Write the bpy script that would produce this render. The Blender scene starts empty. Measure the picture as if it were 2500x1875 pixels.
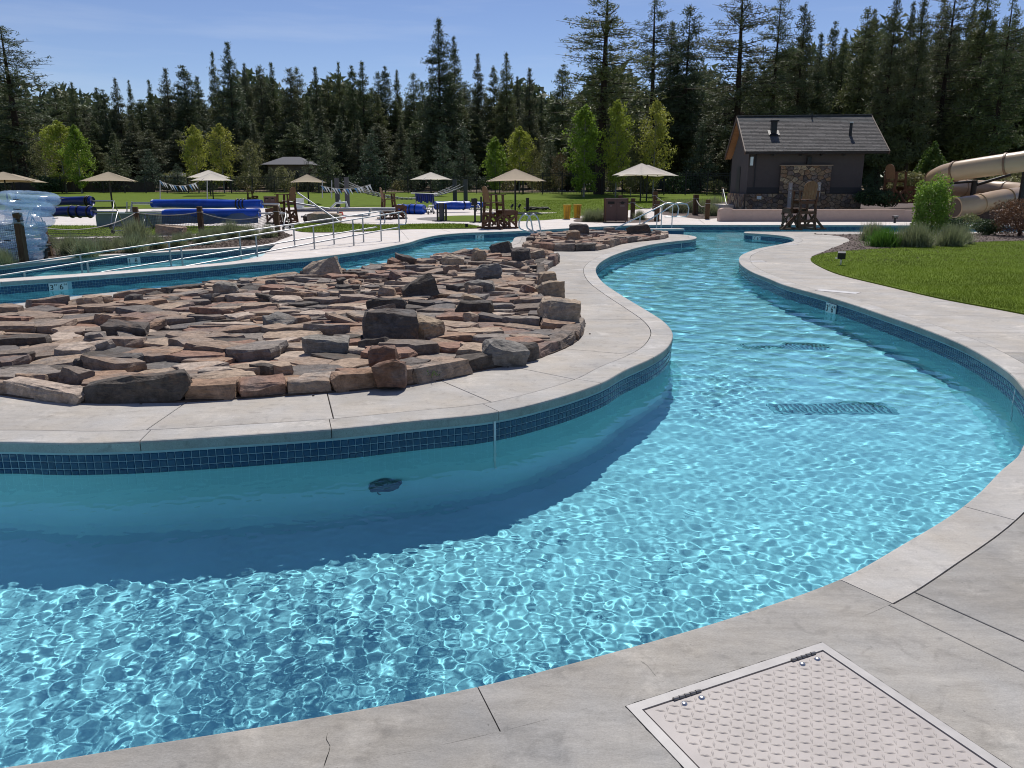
import bpy, bmesh, math, random
import numpy as np
from mathutils import Vector, Matrix, noise
from mathutils.geometry import delaunay_2d_cdt

S = bpy.context.scene
C = S.collection
R = math.radians
PI = math.pi

# ------------------------------------------------------------------ camera, sky, sun
F_PX, HOR, EYE = 1900.0, 456.0, 1.6
PITCH = math.atan((937.5 - HOR) / F_PX)
cam = bpy.data.objects.new('camera', bpy.data.cameras.new('camera'))
C.objects.link(cam); S.camera = cam
cam.location = (0, 0, EYE)
cam.rotation_euler = (R(90) - PITCH, 0, 0)
cam.data.sensor_width = 36.0
cam.data.lens = F_PX / 2500 * 36
cam.data.clip_start = 0.05
cam.data.clip_end = 4000

SUN_EL, SUN_AZ = 57.0, 9.0
W = bpy.data.worlds.new('World'); S.world = W; W.use_nodes = True
wn = W.node_tree; bg = wn.nodes['Background']
sk = wn.nodes.new('ShaderNodeTexSky'); sk.sky_type = 'NISHITA'; sk.sun_disc = False
sk.sun_elevation = R(SUN_EL); sk.sun_rotation = R(SUN_AZ)
sk.altitude = 1300; sk.air_density = 1.0; sk.dust_density = 0.0; sk.ozone_density = 4.0
# thin cirrus streaks
tc = wn.nodes.new('ShaderNodeTexCoord'); mp = wn.nodes.new('ShaderNodeMapping')
mp.inputs['Rotation'].default_value = (0, R(-9), R(12)); mp.inputs['Scale'].default_value = (1.6, 1.6, 16)
nz = wn.nodes.new('ShaderNodeTexNoise'); nz.inputs['Scale'].default_value = 1.7; nz.inputs['Detail'].default_value = 7; nz.inputs['Roughness'].default_value = .55
cr = wn.nodes.new('ShaderNodeValToRGB'); cr.color_ramp.elements[0].position = .48; cr.color_ramp.elements[1].position = .85
cr.color_ramp.elements[1].color = (.26, .26, .26, 1)
hs = wn.nodes.new('ShaderNodeHueSaturation'); hs.inputs['Saturation'].default_value = 1.0; hs.inputs['Hue'].default_value = .513
mx = wn.nodes.new('ShaderNodeMixRGB'); mx.inputs[2].default_value = (8.0, 8.6, 9.6, 1)
L_ = wn.links.new
L_(tc.outputs['Generated'], mp.inputs[0]); L_(mp.outputs[0], nz.inputs[0]); L_(nz.outputs[0], cr.inputs[0])
L_(cr.outputs[0], mx.inputs[0]); L_(sk.outputs[0], hs.inputs['Color']); L_(hs.outputs[0], mx.inputs[1]); L_(mx.outputs[0], bg.inputs[0])
bg.inputs[1].default_value = 0.095

sd = Vector((math.sin(R(SUN_AZ)) * math.cos(R(SUN_EL)), math.cos(R(SUN_AZ)) * math.cos(R(SUN_EL)), math.sin(R(SUN_EL))))
sl = bpy.data.lights.new('sun', 'SUN'); sl.energy = 4.6; sl.angle = R(.53); sl.color = (1, .955, .89)
so = bpy.data.objects.new('sun', sl); C.objects.link(so)
so.rotation_euler = sd.to_track_quat('Z', 'Y').to_euler()
sl.cycles.is_caustics_light = True

S.view_settings.view_transform = 'Standard'; S.view_settings.look = 'None'
S.view_settings.exposure = 0.0; S.view_settings.gamma = 1.0; S.view_settings.use_curve_mapping = False
S.render.engine = 'CYCLES'
S.cycles.use_denoising = True
S.cycles.use_adaptive_sampling = True; S.cycles.adaptive_threshold = 0.012
S.cycles.sample_clamp_indirect = 10
S.cycles.max_bounces = 9; S.cycles.transparent_max_bounces = 16; S.cycles.caustics_reflective = False
S.cycles.time_limit = 1000
S.cycles.filter_width = 1.05

# ------------------------------------------------------------------ geometry of the place
SL0, SLK = 38.0, 0.018
def gz(x, y):
    return SLK * max(0.0, min(y, 240.0) - SL0)

def ray(u, v):
    x = (u - 1250) / F_PX; y = -(v - 937.5) / F_PX
    return Vector((x, math.cos(PITCH) + y * math.sin(PITCH), -math.sin(PITCH) + y * math.cos(PITCH)))

def at(u, v, z=0.0):
    "ground point (on the terrain lifted by z) that the photograph shows at pixel u, v"
    d = ray(u, v)
    t = (z - EYE) / d.z
    if t > 0 and d.y * t < SL0: return Vector((d.x * t, d.y * t, z))
    t = (z - SLK * SL0 - EYE) / (d.z - SLK * d.y)
    return Vector((d.x * t, d.y * t, EYE + d.z * t))

def atd(u, v, y):
    d = ray(u, v); t = y / d.y
    return Vector((d.x * t, y, EYE + d.z * t))

def px2(pts, z=0.0):
    return [at(u, v, z).to_2d() for u, v in pts]

def catmull(pts, step=0.06, closed=False):
    P = [Vector(p) for p in pts]; n = len(P); out = []
    rng_ = range(n if closed else n - 1)
    for i in rng_:
        if closed: a, b, c, d = P[(i - 1) % n], P[i], P[(i + 1) % n], P[(i + 2) % n]
        else: a, b, c, d = P[max(i - 1, 0)], P[i], P[i + 1], P[min(i + 2, n - 1)]
        # centripetal
        def kn(t, p, q): return t + max((q - p).length, 1e-5) ** .5
        t0 = 0; t1 = kn(t0, a, b) if (b - a).length > 1e-6 else t0 + .3; t2 = kn(t1, b, c); t3 = kn(t2, c, d) if (d - c).length > 1e-6 else t2 + .3
        m = max(2, int((c - b).length / step))
        for k in range(m):
            t = t1 + (t2 - t1) * k / m
            A1 = a * ((t1 - t) / (t1 - t0)) + b * ((t - t0) / (t1 - t0))
            A2 = b * ((t2 - t) / (t2 - t1)) + c * ((t - t1) / (t2 - t1))
            A3 = c * ((t3 - t) / (t3 - t2)) + d * ((t - t2) / (t3 - t2))
            B1 = A1 * ((t2 - t) / (t2 - t0)) + A2 * ((t - t0) / (t2 - t0))
            B2 = A2 * ((t3 - t) / (t3 - t1)) + A3 * ((t - t1) / (t3 - t1))
            out.append(B1 * ((t2 - t) / (t2 - t1)) + B2 * ((t - t1) / (t2 - t1)))
    if not closed: out.append(P[-1].copy())
    return out

class Curve:
    "a 2-D polyline with arc length; the land lies on its left"
    def __init__(s, pts, closed=False):
        s.p = [Vector(q) for q in pts]; s.closed = closed
        if closed: s.p.append(s.p[0].copy())
        s.s = [0.0]
        for a, b in zip(s.p[:-1], s.p[1:]): s.s.append(s.s[-1] + (b - a).length)
        s.len = s.s[-1]
        s.n = []
        N = len(s.p)
        for i in range(N):
            if closed: a = s.p[(i - 2) % (N - 1)]; b = s.p[(i + 2) % (N - 1)]
            else: a = s.p[max(i - 2, 0)]; b = s.p[min(i + 2, N - 1)]
            t = (b - a).normalized(); s.n.append(Vector((-t.y, t.x)))
    def at(s, q):
        q = (q % s.len if s.closed and not 0 <= q <= s.len else max(0, min(s.len, q))); lo, hi = 0, len(s.s) - 1
        while hi - lo > 1:
            m = (lo + hi) // 2
            if s.s[m] <= q: lo = m
            else: hi = m
        f = (q - s.s[lo]) / max(1e-9, s.s[hi] - s.s[lo])
        return s.p[lo].lerp(s.p[hi], f), s.n[lo].lerp(s.n[hi], f).normalized()
    def near(s, P):
        P = Vector(P).to_2d(); i = min(range(len(s.p)), key=lambda k: (s.p[k] - P).length_squared); return s.s[i]
    def off(s, d): return [p + n * d for p, n in zip(s.p, s.n)]

def inside_many(q, poly):
    A = np.array([(p.x, p.y) for p in poly]); B = np.roll(A, 1, 0); c = np.zeros(len(q), bool)
    for (ax, ay), (bx, by) in zip(A, B):
        if ay == by: continue
        c ^= ((ay > q[:, 1]) != (by > q[:, 1])) & (q[:, 0] < (bx - ax) * (q[:, 1] - ay) / (by - ay) + ax)
    return c
def tess(P):
    "triangles (as points) of a polygon, constrained Delaunay"
    n = len(P); v, e, f, _, _, _ = delaunay_2d_cdt([Vector(p).to_2d() for p in P], [(i, (i + 1) % n) for i in range(n)], [], 0, 1e-5)
    if not f: return [], []
    c = np.array([((v[a].x + v[b].x + v[d].x) / 3, (v[a].y + v[b].y + v[d].y) / 3) for a, b, d in f]); ok = inside_many(c, P)
    return v, [t for t, k in zip(f, ok) if k]
# ------------------------------------------------------------------ mesh helpers
class MB:
    def __init__(s): s.v = []; s.f = []; s.sm = []
    def add(s, vs, fs, smooth=False):
        o = len(s.v); s.v += [tuple(v) for v in vs]; s.f += [tuple(i + o for i in f) for f in fs]; s.sm += [smooth] * len(fs); return s
    def box(s, c, d, rz=0.0, M=None, tilt=None):
        hx, hy, hz = d[0] / 2, d[1] / 2, d[2] / 2
        m = Matrix.Translation(Vector(c)) @ Matrix.Rotation(rz, 4, 'Z')
        if tilt: m = m @ Matrix.Rotation(tilt[1], 4, tilt[0])
        if M is not None: m = M @ m
        vs = [m @ Vector((x * hx, y * hy, z * hz)) for x in (-1, 1) for y in (-1, 1) for z in (-1, 1)]
        return s.add(vs, [(0, 1, 3, 2), (4, 6, 7, 5), (0, 4, 5, 1), (2, 3, 7, 6), (0, 2, 6, 4), (1, 5, 7, 3)])
    def beam(s, a, b, w, h=None, up=(0, 0, 1)):
        a, b = Vector(a), Vector(b); h = h or w; t = (b - a); L = t.length; t.normalize()
        u = Vector(up)
        if abs(t.dot(u)) > .97: u = Vector((0, 1, 0))
        x = t.cross(u).normalized(); y = x.cross(t)
        vs = [p + x * (i * w / 2) + y * (j * h / 2) for p in (a, b) for i, j in ((-1, -1), (1, -1), (1, 1), (-1, 1))]
        return s.add(vs, [(0, 3, 2, 1), (4, 5, 6, 7), (0, 1, 5, 4), (1, 2, 6, 5), (2, 3, 7, 6), (3, 0, 4, 7)])
    def tube(s, path, r, n=8, closed=False, caps=True, smooth=True):
        P = [Vector(p) for p in path]; N = len(P); rr = r if isinstance(r, (list, tuple)) else [r] * N
        vs = []; u = None
        for i in range(N):
            a = P[(i - 1) % N] if (closed or i > 0) else P[0]; b = P[(i + 1) % N] if (closed or i < N - 1) else P[-1]
            t = (b - a).normalized()
            if u is None:
                u = Vector((0, 0, 1)) if abs(t.z) < .9 else Vector((1, 0, 0))
            u = (u - t * u.dot(t)).normalized(); w = t.cross(u)
            for k in range(n):
                an = 2 * PI * k / n; vs.append(P[i] + (u * math.cos(an) + w * math.sin(an)) * rr[i])
        fs = []
        for i in range(N if closed else N - 1):
            j = (i + 1) % N
            for k in range(n): fs.append((i * n + k, j * n + k, j * n + (k + 1) % n, i * n + (k + 1) % n))
        s.add(vs, fs, smooth)
        if caps and not closed:
            s.add(vs[:n], [tuple(reversed(range(n)))]); s.add(vs[-n:], [tuple(range(n))])
        return s
    def prism(s, poly, z0, z1, inset=0.0, drop=0.0):
        P = [Vector(p).to_2d() for p in poly]; n = len(P)
        if n < 3: return s
        area = sum(P[i].x * P[(i + 1) % n].y - P[(i + 1) % n].x * P[i].y for i in range(n))
        if area < 0: P.reverse()
        if inset:
            Q = []
            for i in range(n):
                a = (P[i] - P[i - 1]); b = (P[(i + 1) % n] - P[i])
                a = a.normalized() if a.length > 1e-7 else Vector((1, 0)); b = b.normalized() if b.length > 1e-7 else a
                m = Vector((-(a.y + b.y), a.x + b.x))
                m = m.normalized() if m.length > 1e-4 else Vector((0, 0))
                Q.append(P[i] + m * inset)
            vs = [(q.x, q.y, z1) for q in Q] + [(p.x, p.y, z1 - drop) for p in P] + [(p.x, p.y, z0) for p in P]
            tv, tri = tess(Q); o_ = len(vs); vs += [(q.x, q.y, z1) for q in tv]
            fs = [_up(tuple(i + o_ for i in t), vs) for t in tri] + [(i, n + i, n + (i + 1) % n, (i + 1) % n) for i in range(n)] + [(n + i, 2 * n + i, 2 * n + (i + 1) % n, n + (i + 1) % n) for i in range(n)]
        else:
            vs = [(p.x, p.y, z1) for p in P] + [(p.x, p.y, z0) for p in P]
            tv, tri = tess(P); o_ = len(vs); vs += [(q.x, q.y, z1) for q in tv]
            fs = [_up(tuple(i + o_ for i in t), vs) for t in tri] + [(i, n + i, n + (i + 1) % n, (i + 1) % n) for i in range(n)]
        return s.add(vs, fs)
    def mesh(s, name):
        me = bpy.data.meshes.new(name); me.from_pydata(s.v, [], s.f); me.polygons.foreach_set('use_smooth', s.sm); me.update(); return me
    def build(s, name, m=None, parent=None):
        me = s.mesh(name)
        if m: me.materials.append(m)
        return put(me, name, parent)

def _up(t, vs):
    a, b, c = (Vector(vs[i]) for i in t)
    return tuple(t) if (b - a).cross(c - a).z >= 0 else (t[0], t[2], t[1])

UNDER = {'drain_grate', 'drain_sump', 'inlet_grate', 'plaster_wall', 'pool_plaster', 'ramp_plaster'}
def put(me, name, parent=None, loc=None, rot=None):
    o = bpy.data.objects.new(name, me); C.objects.link(o)
    if me.materials and me.materials[0] and me.materials[0].name in UNDER: o.cycles.is_caustics_receiver = True
    if parent: o.parent = parent
    if loc is not None: o.location = loc
    if rot is not None: o.rotation_euler = rot
    return o

def tag(o, label=None, cat=None, group=None, kind=None):
    if label: o['label'] = label
    if cat: o['category'] = cat
    if group: o['group'] = group
    if kind: o['kind'] = kind
    return o

def thing(name, label, cat, loc=(0, 0, 0), rz=0.0, group=None):
    o = bpy.data.objects.new(name, None); C.objects.link(o)
    o.location = loc; o.rotation_euler = (0, 0, rz); o.empty_display_size = .2
    return tag(o, label, cat, group)

def dup(o, loc=None, rz=None, label=None, scale=None, group=None, rot=None):
    r = o.copy(); C.objects.link(r)
    if loc is not None: r.location = loc
    if rz is not None: r.rotation_euler = (0, 0, rz)
    if rot is not None: r.rotation_euler = rot
    if label: r['label'] = label
    if group: r['group'] = group
    if scale is not None: r.scale = (scale,) * 3 if isinstance(scale, (int, float)) else scale
    for ch in list(o.children):
        c = ch.copy(); C.objects.link(c); c.parent = r
        for g in list(ch.children):
            d = g.copy(); C.objects.link(d); d.parent = c
    return r

# ------------------------------------------------------------------ materials
def _nodes(name):
    m = bpy.data.materials.new(name); m.use_nodes = True
    return m, m.node_tree, m.node_tree.nodes['Principled BSDF']
MATS = {}
def mat(name, col, rough=.7, metal=0.0, var=.0, scale=6.0, bump=0.0, bscale=None, spec=.4, obj_rand=None, stretch=None, detail=6, translucent=0.0, distort=0.0, coord='Object'):
    if name in MATS: return MATS[name]
    m, t, p = _nodes(name)
    p.inputs['Base Color'].default_value = (*col, 1); p.inputs['Roughness'].default_value = rough
    p.inputs['Metallic'].default_value = metal; p.inputs['Specular IOR Level'].default_value = spec
    tcn = t.nodes.new('ShaderNodeTexCoord'); src = tcn.outputs[coord]
    if coord == 'Object' and name in WORLD_MATS:
        g = t.nodes.new('ShaderNodeNewGeometry'); src = g.outputs['Position']
    if stretch:
        mpn = t.nodes.new('ShaderNodeMapping'); mpn.inputs['Scale'].default_value = stretch; t.links.new(src, mpn.inputs[0]); src = mpn.outputs[0]
    cur = None
    if obj_rand:
        oi = t.nodes.new('ShaderNodeObjectInfo'); rp = t.nodes.new('ShaderNodeValToRGB'); rp.color_ramp.interpolation = 'CONSTANT' if len(obj_rand) > 3 else 'LINEAR'
        while len(rp.color_ramp.elements) < len(obj_rand): rp.color_ramp.elements.new(.5)
        for i, c in enumerate(obj_rand):
            rp.color_ramp.elements[i].position = i / len(obj_rand) if len(obj_rand) > 3 else i / (len(obj_rand) - 1); rp.color_ramp.elements[i].color = (*c, 1)
        t.links.new(oi.outputs['Random'], rp.inputs[0]); cur = rp.outputs[0]
    if var:
        n = t.nodes.new('ShaderNodeTexNoise'); n.inputs['Scale'].default_value = scale; n.inputs['Detail'].default_value = detail; n.inputs['Roughness'].default_value = .62; n.inputs['Distortion'].default_value = distort
        t.links.new(src, n.inputs[0])
        mr = t.nodes.new('ShaderNodeMapRange'); mr.inputs[1].default_value = .28; mr.inputs[2].default_value = .72; mr.inputs[3].default_value = 1 - var; mr.inputs[4].default_value = 1 + var
        t.links.new(n.outputs[0], mr.inputs[0])
        mu = t.nodes.new('ShaderNodeMixRGB'); mu.blend_type = 'MULTIPLY'; mu.inputs[0].default_value = 1
        if cur: t.links.new(cur, mu.inputs[1])
        else: mu.inputs[1].default_value = (*col, 1)
        t.links.new(mr.outputs[0], mu.inputs[2]); cur = mu.outputs[0]
    if cur: t.links.new(cur, p.inputs['Base Color'])
    if bump:
        n2 = t.nodes.new('ShaderNodeTexNoise'); n2.inputs['Scale'].default_value = bscale or scale * 3; n2.inputs['Detail'].default_value = 8; n2.inputs['Roughness'].default_value = .6
        t.links.new(src, n2.inputs[0]); b = t.nodes.new('ShaderNodeBump'); b.inputs['Strength'].default_value = min(1, bump * 10); b.inputs['Distance'].default_value = bump
        t.links.new(n2.outputs[0], b.inputs['Height']); t.links.new(b.outputs[0], p.inputs['Normal'])
    if translucent:
        tr = t.nodes.new('ShaderNodeBsdfTranslucent'); ms = t.nodes.new('ShaderNodeMixShader'); ms.inputs[0].default_value = translucent
        if cur: t.links.new(cur, tr.inputs[0])
        else: tr.inputs[0].default_value = (*col, 1)
        o = t.nodes['Material Output']; t.links.new(p.outputs[0], ms.inputs[1]); t.links.new(tr.outputs[0], ms.inputs[2]); t.links.new(ms.outputs[0], o.inputs[0])
    MATS[name] = m
    return m
WORLD_MATS = {'soil', 'bark_mulch', 'pool_plaster', 'lawn_soil', 'forest_litter', 'gravel', 'joint_dark', 'plaster_wall'}

def concrete(name, col, streak=.10, blotch=.16, pit=.0006, rot=.3, seed=0.0, fine=1.0):
    "broomed pool-deck concrete: blotches, trowel streaks, pits"
    m, t, p = _nodes(name); N = t.nodes.new; K = t.links.new
    g = N('ShaderNodeNewGeometry')
    def noi(scale, detail, rough, st=(1, 1, 1), rz=0.0, dist=0.0, off=0.0):
        mpn = N('ShaderNodeMapping'); mpn.inputs['Scale'].default_value = st; mpn.inputs['Rotation'].default_value = (0, 0, rz); mpn.inputs['Location'].default_value = (off + seed, off * 2, 0)
        n = N('ShaderNodeTexNoise'); n.inputs['Scale'].default_value = scale; n.inputs['Detail'].default_value = detail; n.inputs['Roughness'].default_value = rough; n.inputs['Distortion'].default_value = dist
        K(g.outputs['Position'], mpn.inputs[0]); K(mpn.outputs[0], n.inputs[0]); return n.outputs[0]
    def rng(src, a, b, lo=.3, hi=.7):
        r = N('ShaderNodeMapRange'); r.inputs[1].default_value = lo; r.inputs[2].default_value = hi; r.inputs[3].default_value = a; r.inputs[4].default_value = b; K(src, r.inputs[0]); return r.outputs[0]
    def mul(a, b):
        q = N('ShaderNodeMath'); q.operation = 'MULTIPLY'; K(a, q.inputs[0]); K(b, q.inputs[1]); return q.outputs[0]
    v = rng(noi(1.1, 5, .6, dist=.6), 1 - blotch, 1 + blotch)
    v = mul(v, rng(noi(3.0, 8, .7, st=(1, 5, 1), rz=rot, off=3), 1 - streak, 1 + streak))
    v = mul(v, rng(noi(34, 6, .7, st=(1, 2.5, 1), rz=rot, off=7), 1 - .09 * fine, 1 + .09 * fine))
    v = mul(v, rng(noi(9, 4, .5, dist=1.2, off=11), 1.06, .86, .56, .72))
    v = mul(v, rng(noi(2.4, 10, .72, dist=.3, off=41), 1.0, 1.34, .56, .70))
    v = mul(v, rng(noi(120, 4, .85, st=(1, 2, 1), rz=rot, off=47), 1 - .2 * fine, 1 + .2 * fine))
    # small dark pits
    v = mul(v, rng(noi(60, 2, .5, off=17), 1.0, .62, .70, .78))
    mu = N('ShaderNodeMixRGB'); mu.blend_type = 'MULTIPLY'; mu.inputs[0].default_value = 1
    warm = N('ShaderNodeMixRGB'); warm.inputs[1].default_value = (*col, 1); warm.inputs[2].default_value = (col[0] * 1.05, col[1] * .99, col[2] * .9, 1)
    K(rng(noi(2.2, 4, .6, off=23), 0, 1), warm.inputs[0]); K(warm.outputs[0], mu.inputs[1]); K(v, mu.inputs[2]); K(mu.outputs[0], p.inputs['Base Color'])
    oi = N('ShaderNodeObjectInfo'); mv = N('ShaderNodeMapRange'); mv.inputs[3].default_value = .94; mv.inputs[4].default_value = 1.05; K(oi.outputs['Random'], mv.inputs[0])
    mu2 = N('ShaderNodeMixRGB'); mu2.blend_type = 'MULTIPLY'; mu2.inputs[0].default_value = 1; K(mu.outputs[0], mu2.inputs[1]); K(mv.outputs[0], mu2.inputs[2]); K(mu2.outputs[0], p.inputs['Base Color'])
    p.inputs['Roughness'].default_value = .86; p.inputs['Specular IOR Level'].default_value = .25
    b = N('ShaderNodeBump'); b.inputs['Strength'].default_value = .5; b.inputs['Distance'].default_value = pit * 3
    K(noi(80, 6, .7, st=(1, 4, 1), rz=rot, off=31), b.inputs['Height']); K(b.outputs[0], p.inputs['Normal'])
    MATS[name] = m; return m

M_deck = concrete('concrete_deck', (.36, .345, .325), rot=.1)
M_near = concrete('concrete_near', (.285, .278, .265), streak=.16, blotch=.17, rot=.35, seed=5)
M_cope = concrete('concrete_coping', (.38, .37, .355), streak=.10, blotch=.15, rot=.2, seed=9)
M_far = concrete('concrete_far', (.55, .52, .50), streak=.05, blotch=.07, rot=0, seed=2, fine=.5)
M_copeface = concrete('coping_face', (.27, .31, .30), streak=.1, blotch=.2, seed=13)  # darker and greener than the top: shade and water bounce put into the colour
M_joint = mat('joint_dark', (.07, .068, .062), .95, var=.3, scale=20)
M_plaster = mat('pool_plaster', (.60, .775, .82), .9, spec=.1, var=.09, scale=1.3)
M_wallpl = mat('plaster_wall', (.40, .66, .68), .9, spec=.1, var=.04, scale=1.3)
M_grout = mat('tile_grout', (.34, .48, .52), .8, var=.1, scale=8)
M_band = mat('bond_beam_band', (.30, .44, .46), .6, var=.1, scale=3)
M_tile = mat('waterline_tile', (.012, .058, .15), .12, spec=.5, obj_rand=[(.009, .046, .10), (.013, .060, .125), (.011, .052, .11)])
M_tilef = mat('waterline_tile_far', (.011, .056, .125), .15, spec=.5, var=.25, scale=18)
M_white = mat('white_ceramic', (.62, .66, .64), .35)
M_ink = mat('black_lettering', (.012, .014, .018), .5)
M_caulk = mat('white_sealant', (.55, .6, .6), .7)
M_steel = mat('stainless_steel', (.55, .55, .55), .35, metal=1.0, var=.06, scale=9)
M_rail = mat('brushed_rail', (.36, .37, .38), .42, metal=.8)
M_plate = mat('galvanised_plate', (.39, .355, .333), .55, metal=.0, var=.12, scale=7, bump=.0004, bscale=50)
M_frame = mat('steel_frame', (.42, .40, .38), .5, metal=.0, var=.15, scale=11)
M_hinge = mat('hinge_steel', (.22, .21, .20), .4, metal=.7)
M_gap = mat('dark_gap', (.012, .011, .01), .9)  # near-black for cracks and joints; also paints the shade in hatch pit and slots
M_soil = mat('soil', (.085, .06, .045), .95, var=.45, scale=9, bump=.02, bscale=22)
M_soil2 = mat('bark_mulch', (.10, .072, .06), .95, var=.4, scale=12, bump=.02, bscale=26)
M_gravel = mat('gravel', (.19, .18, .17), .95, var=.6, scale=30, bump=.03, bscale=30)
M_lawn = mat('lawn_soil', (.10, .145, .014), .95, var=.25, scale=1.8, spec=.1)
M_litter = mat('forest_litter', (.13, .095, .06), .95, var=.5, scale=.6)
M_blade = mat('grass_blade', (.14, .20, .018), .75, var=.5, scale=.5, translucent=.35, spec=.2)
M_rock = None
M_wood = mat('brown_recycled_lumber', (.105, .045, .021), .7, var=.18, scale=5, bump=.001)
M_woodl = mat('light_brown_lumber', (.20, .105, .050), .7, var=.15, scale=5, bump=.001)
M_post = mat('pressure_treated_post', (.085, .048, .022), .85, var=.35, scale=4, stretch=(6, 6, .6), bump=.003, bscale=8)
M_postcap = mat('dark_post_band', (.015, .013, .012), .6)
M_rope = mat('grey_rope', (.33, .31, .28), .9)
M_net = mat('black_net', (.06, .062, .065), .9)
M_blue = mat('blue_cover_vinyl', (.008, .065, .42), .38, var=.3, scale=1.2, distort=1.5, bump=.02, bscale=3)
M_bluef = mat('blue_cover_underside', (.07, .11, .20), .6, var=.2, scale=2)
M_navy = mat('navy_cover_vinyl', (.005, .018, .15), .4, var=.3, scale=1.5, bump=.02, bscale=3)
M_black = mat('black_metal', (.012, .012, .013), .5)
M_canvas = mat('tan_shade_fabric', (.50, .41, .30), .85, var=.05, scale=3, translucent=.32)
M_canvasw = mat('white_shade_fabric', (.82, .74, .66), .85, var=.04, scale=3, translucent=.35)
M_brown = mat('brown_litter_bin', (.085, .045, .038), .6, var=.08, scale=3)
M_yellow = mat('yellow_plastic', (.62, .33, .02), .5, var=.35, scale=4)
M_red = mat('red_plastic', (.5, .05, .03), .5)
M_stucco = mat('grey_stucco', (.085, .070, .066), .95, var=.06, scale=5, bump=.002, bscale=60)
M_stuccol = mat('tan_stucco', (.48, .36, .30), .95, var=.06, scale=5, bump=.002, bscale=60)
M_dkband = mat('dark_trim_band', (.022, .02, .022), .6)
M_soffit = mat('cedar_soffit', (.34, .175, .08), .7, var=.12, scale=2)
M_slide = mat('tan_fibreglass', (.44, .31, .185), .35, var=.06, scale=1.5, spec=.5)
M_slided = mat('slide_flange', (.20, .11, .06), .5)
M_bark = mat('pine_bark', (.045, .030, .022), .95, var=.4, scale=3, stretch=(3, 3, .5), bump=.02, bscale=6)
M_barkl = mat('aspen_bark', (.25, .24, .2), .9, var=.4, scale=4)
M_shoot = mat('shrub_twig', (.06, .04, .03), .9)
M_needle = mat('pine_needles', (.06, .08, .035), .6, obj_rand=[(.12, .15, .06), (.15, .17, .065), (.125, .14, .07), (.10, .13, .065)], var=.35, scale=.8, spec=.35, translucent=.22)
M_needleb = mat('young_pine_needles', (.06, .085, .045), .7, obj_rand=[(.085, .12, .07), (.12, .145, .07), (.085, .125, .08)], var=.3, scale=.8, spec=.3, translucent=.2)
M_asp = mat('aspen_leaves', (.30, .36, .05), .6, obj_rand=[(.24, .34, .04), (.36, .36, .07), (.32, .38, .05)], var=.3, scale=1.5, translucent=.35)
M_asp2 = mat('vivid_leaves', (.22, .32, .04), .6, var=.3, scale=1.5, translucent=.4)
M_olive = mat('olive_leaves', (.21, .21, .08), .6, var=.3, scale=1.5, translucent=.3)
M_rust2 = mat('reddish_leaves', (.16, .085, .045), .6, var=.4, scale=3, translucent=.25)
M_shrub = mat('dark_shrub_leaves', (.05, .085, .03), .6, var=.35, scale=3, translucent=.25)
M_fesc = mat('fescue_blades', (.25, .28, .15), .7, var=.3, scale=5, translucent=.3)
M_fescg = mat('green_blades', (.10, .22, .03), .7, var=.3, scale=5, translucent=.3)
M_vinyl = None

def stone_material(name, cols, dark=.5, island=False):
    m, t, p = _nodes(name); N = t.nodes.new; K = t.links.new
    oi = N('ShaderNodeObjectInfo'); rp = N('ShaderNodeValToRGB'); rp.color_ramp.interpolation = 'CONSTANT'
    while len(rp.color_ramp.elements) < len(cols): rp.color_ramp.elements.new(.5)
    for i, c in enumerate(cols): rp.color_ramp.elements[i].position = i / len(cols); rp.color_ramp.elements[i].color = (*c, 1)
    g = N('ShaderNodeNewGeometry'); K(g.outputs['Random Per Island'] if island else oi.outputs['Random'], rp.inputs[0])
    def noi(scale, d=7, r=.65, dist=0, st=None):
        src = g.outputs['Position']
        if st:
            q = N('ShaderNodeMapping'); q.inputs['Scale'].default_value = st; K(src, q.inputs[0]); src = q.outputs[0]
        n = N('ShaderNodeTexNoise'); n.inputs['Scale'].default_value = scale; n.inputs['Detail'].default_value = d; n.inputs['Roughness'].default_value = r; n.inputs['Distortion'].default_value = dist; K(src, n.inputs[0]); return n.outputs[0]
    def rng(src, lo, hi, a, b):
        r = N('ShaderNodeMapRange'); r.inputs[1].default_value = lo; r.inputs[2].default_value = hi; r.inputs[3].default_value = a; r.inputs[4].default_value = b; K(src, r.inputs[0]); return r.outputs[0]
    stain = N('ShaderNodeMixRGB'); stain.inputs[2].default_value = (.30, .155, .075, 1); K(rng(noi(3.2, dist=.8), .56, .74, 0, .45), stain.inputs[0]); K(rp.outputs[0], stain.inputs[1])
    grey = N('ShaderNodeMixRGB'); grey.inputs[2].default_value = (.17, .165, .16, 1); K(rng(noi(2.1, dist=.4), .5, .7, 0, .7), grey.inputs[0]); K(stain.outputs[0], grey.inputs[1])
    mu = N('ShaderNodeMixRGB'); mu.blend_type = 'MULTIPLY'; mu.inputs[0].default_value = 1; K(grey.outputs[0], mu.inputs[1]); K(rng(noi(13, 10, .75, dist=.5), .32, .68, 1 - dark, 1 + dark), mu.inputs[2])
    K(mu.outputs[0], p.inputs['Base Color']); p.inputs['Roughness'].default_value = .9; p.inputs['Specular IOR Level'].default_value = .25
    b = N('ShaderNodeBump'); b.inputs['Strength'].default_value = 1; b.inputs['Distance'].default_value = .035
    K(noi(9, 9, .62, st=(1, 1, 3.5)), b.inputs['Height']); K(b.outputs[0], p.inputs['Normal'])
    return m
STONE_COLS = [(.27, .20, .15), (.33, .245, .18), (.20, .16, .13), (.37, .28, .205), (.265, .16, .115), (.155, .135, .12), (.31, .205, .14), (.22, .15, .12), (.43, .345, .275), (.24, .205, .175), (.10, .085, .072), (.31, .235, .18)]
M_rock = stone_material('quartzite', STONE_COLS)
M_rockf = stone_material('quartzite_field', STONE_COLS, island=True)
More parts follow.
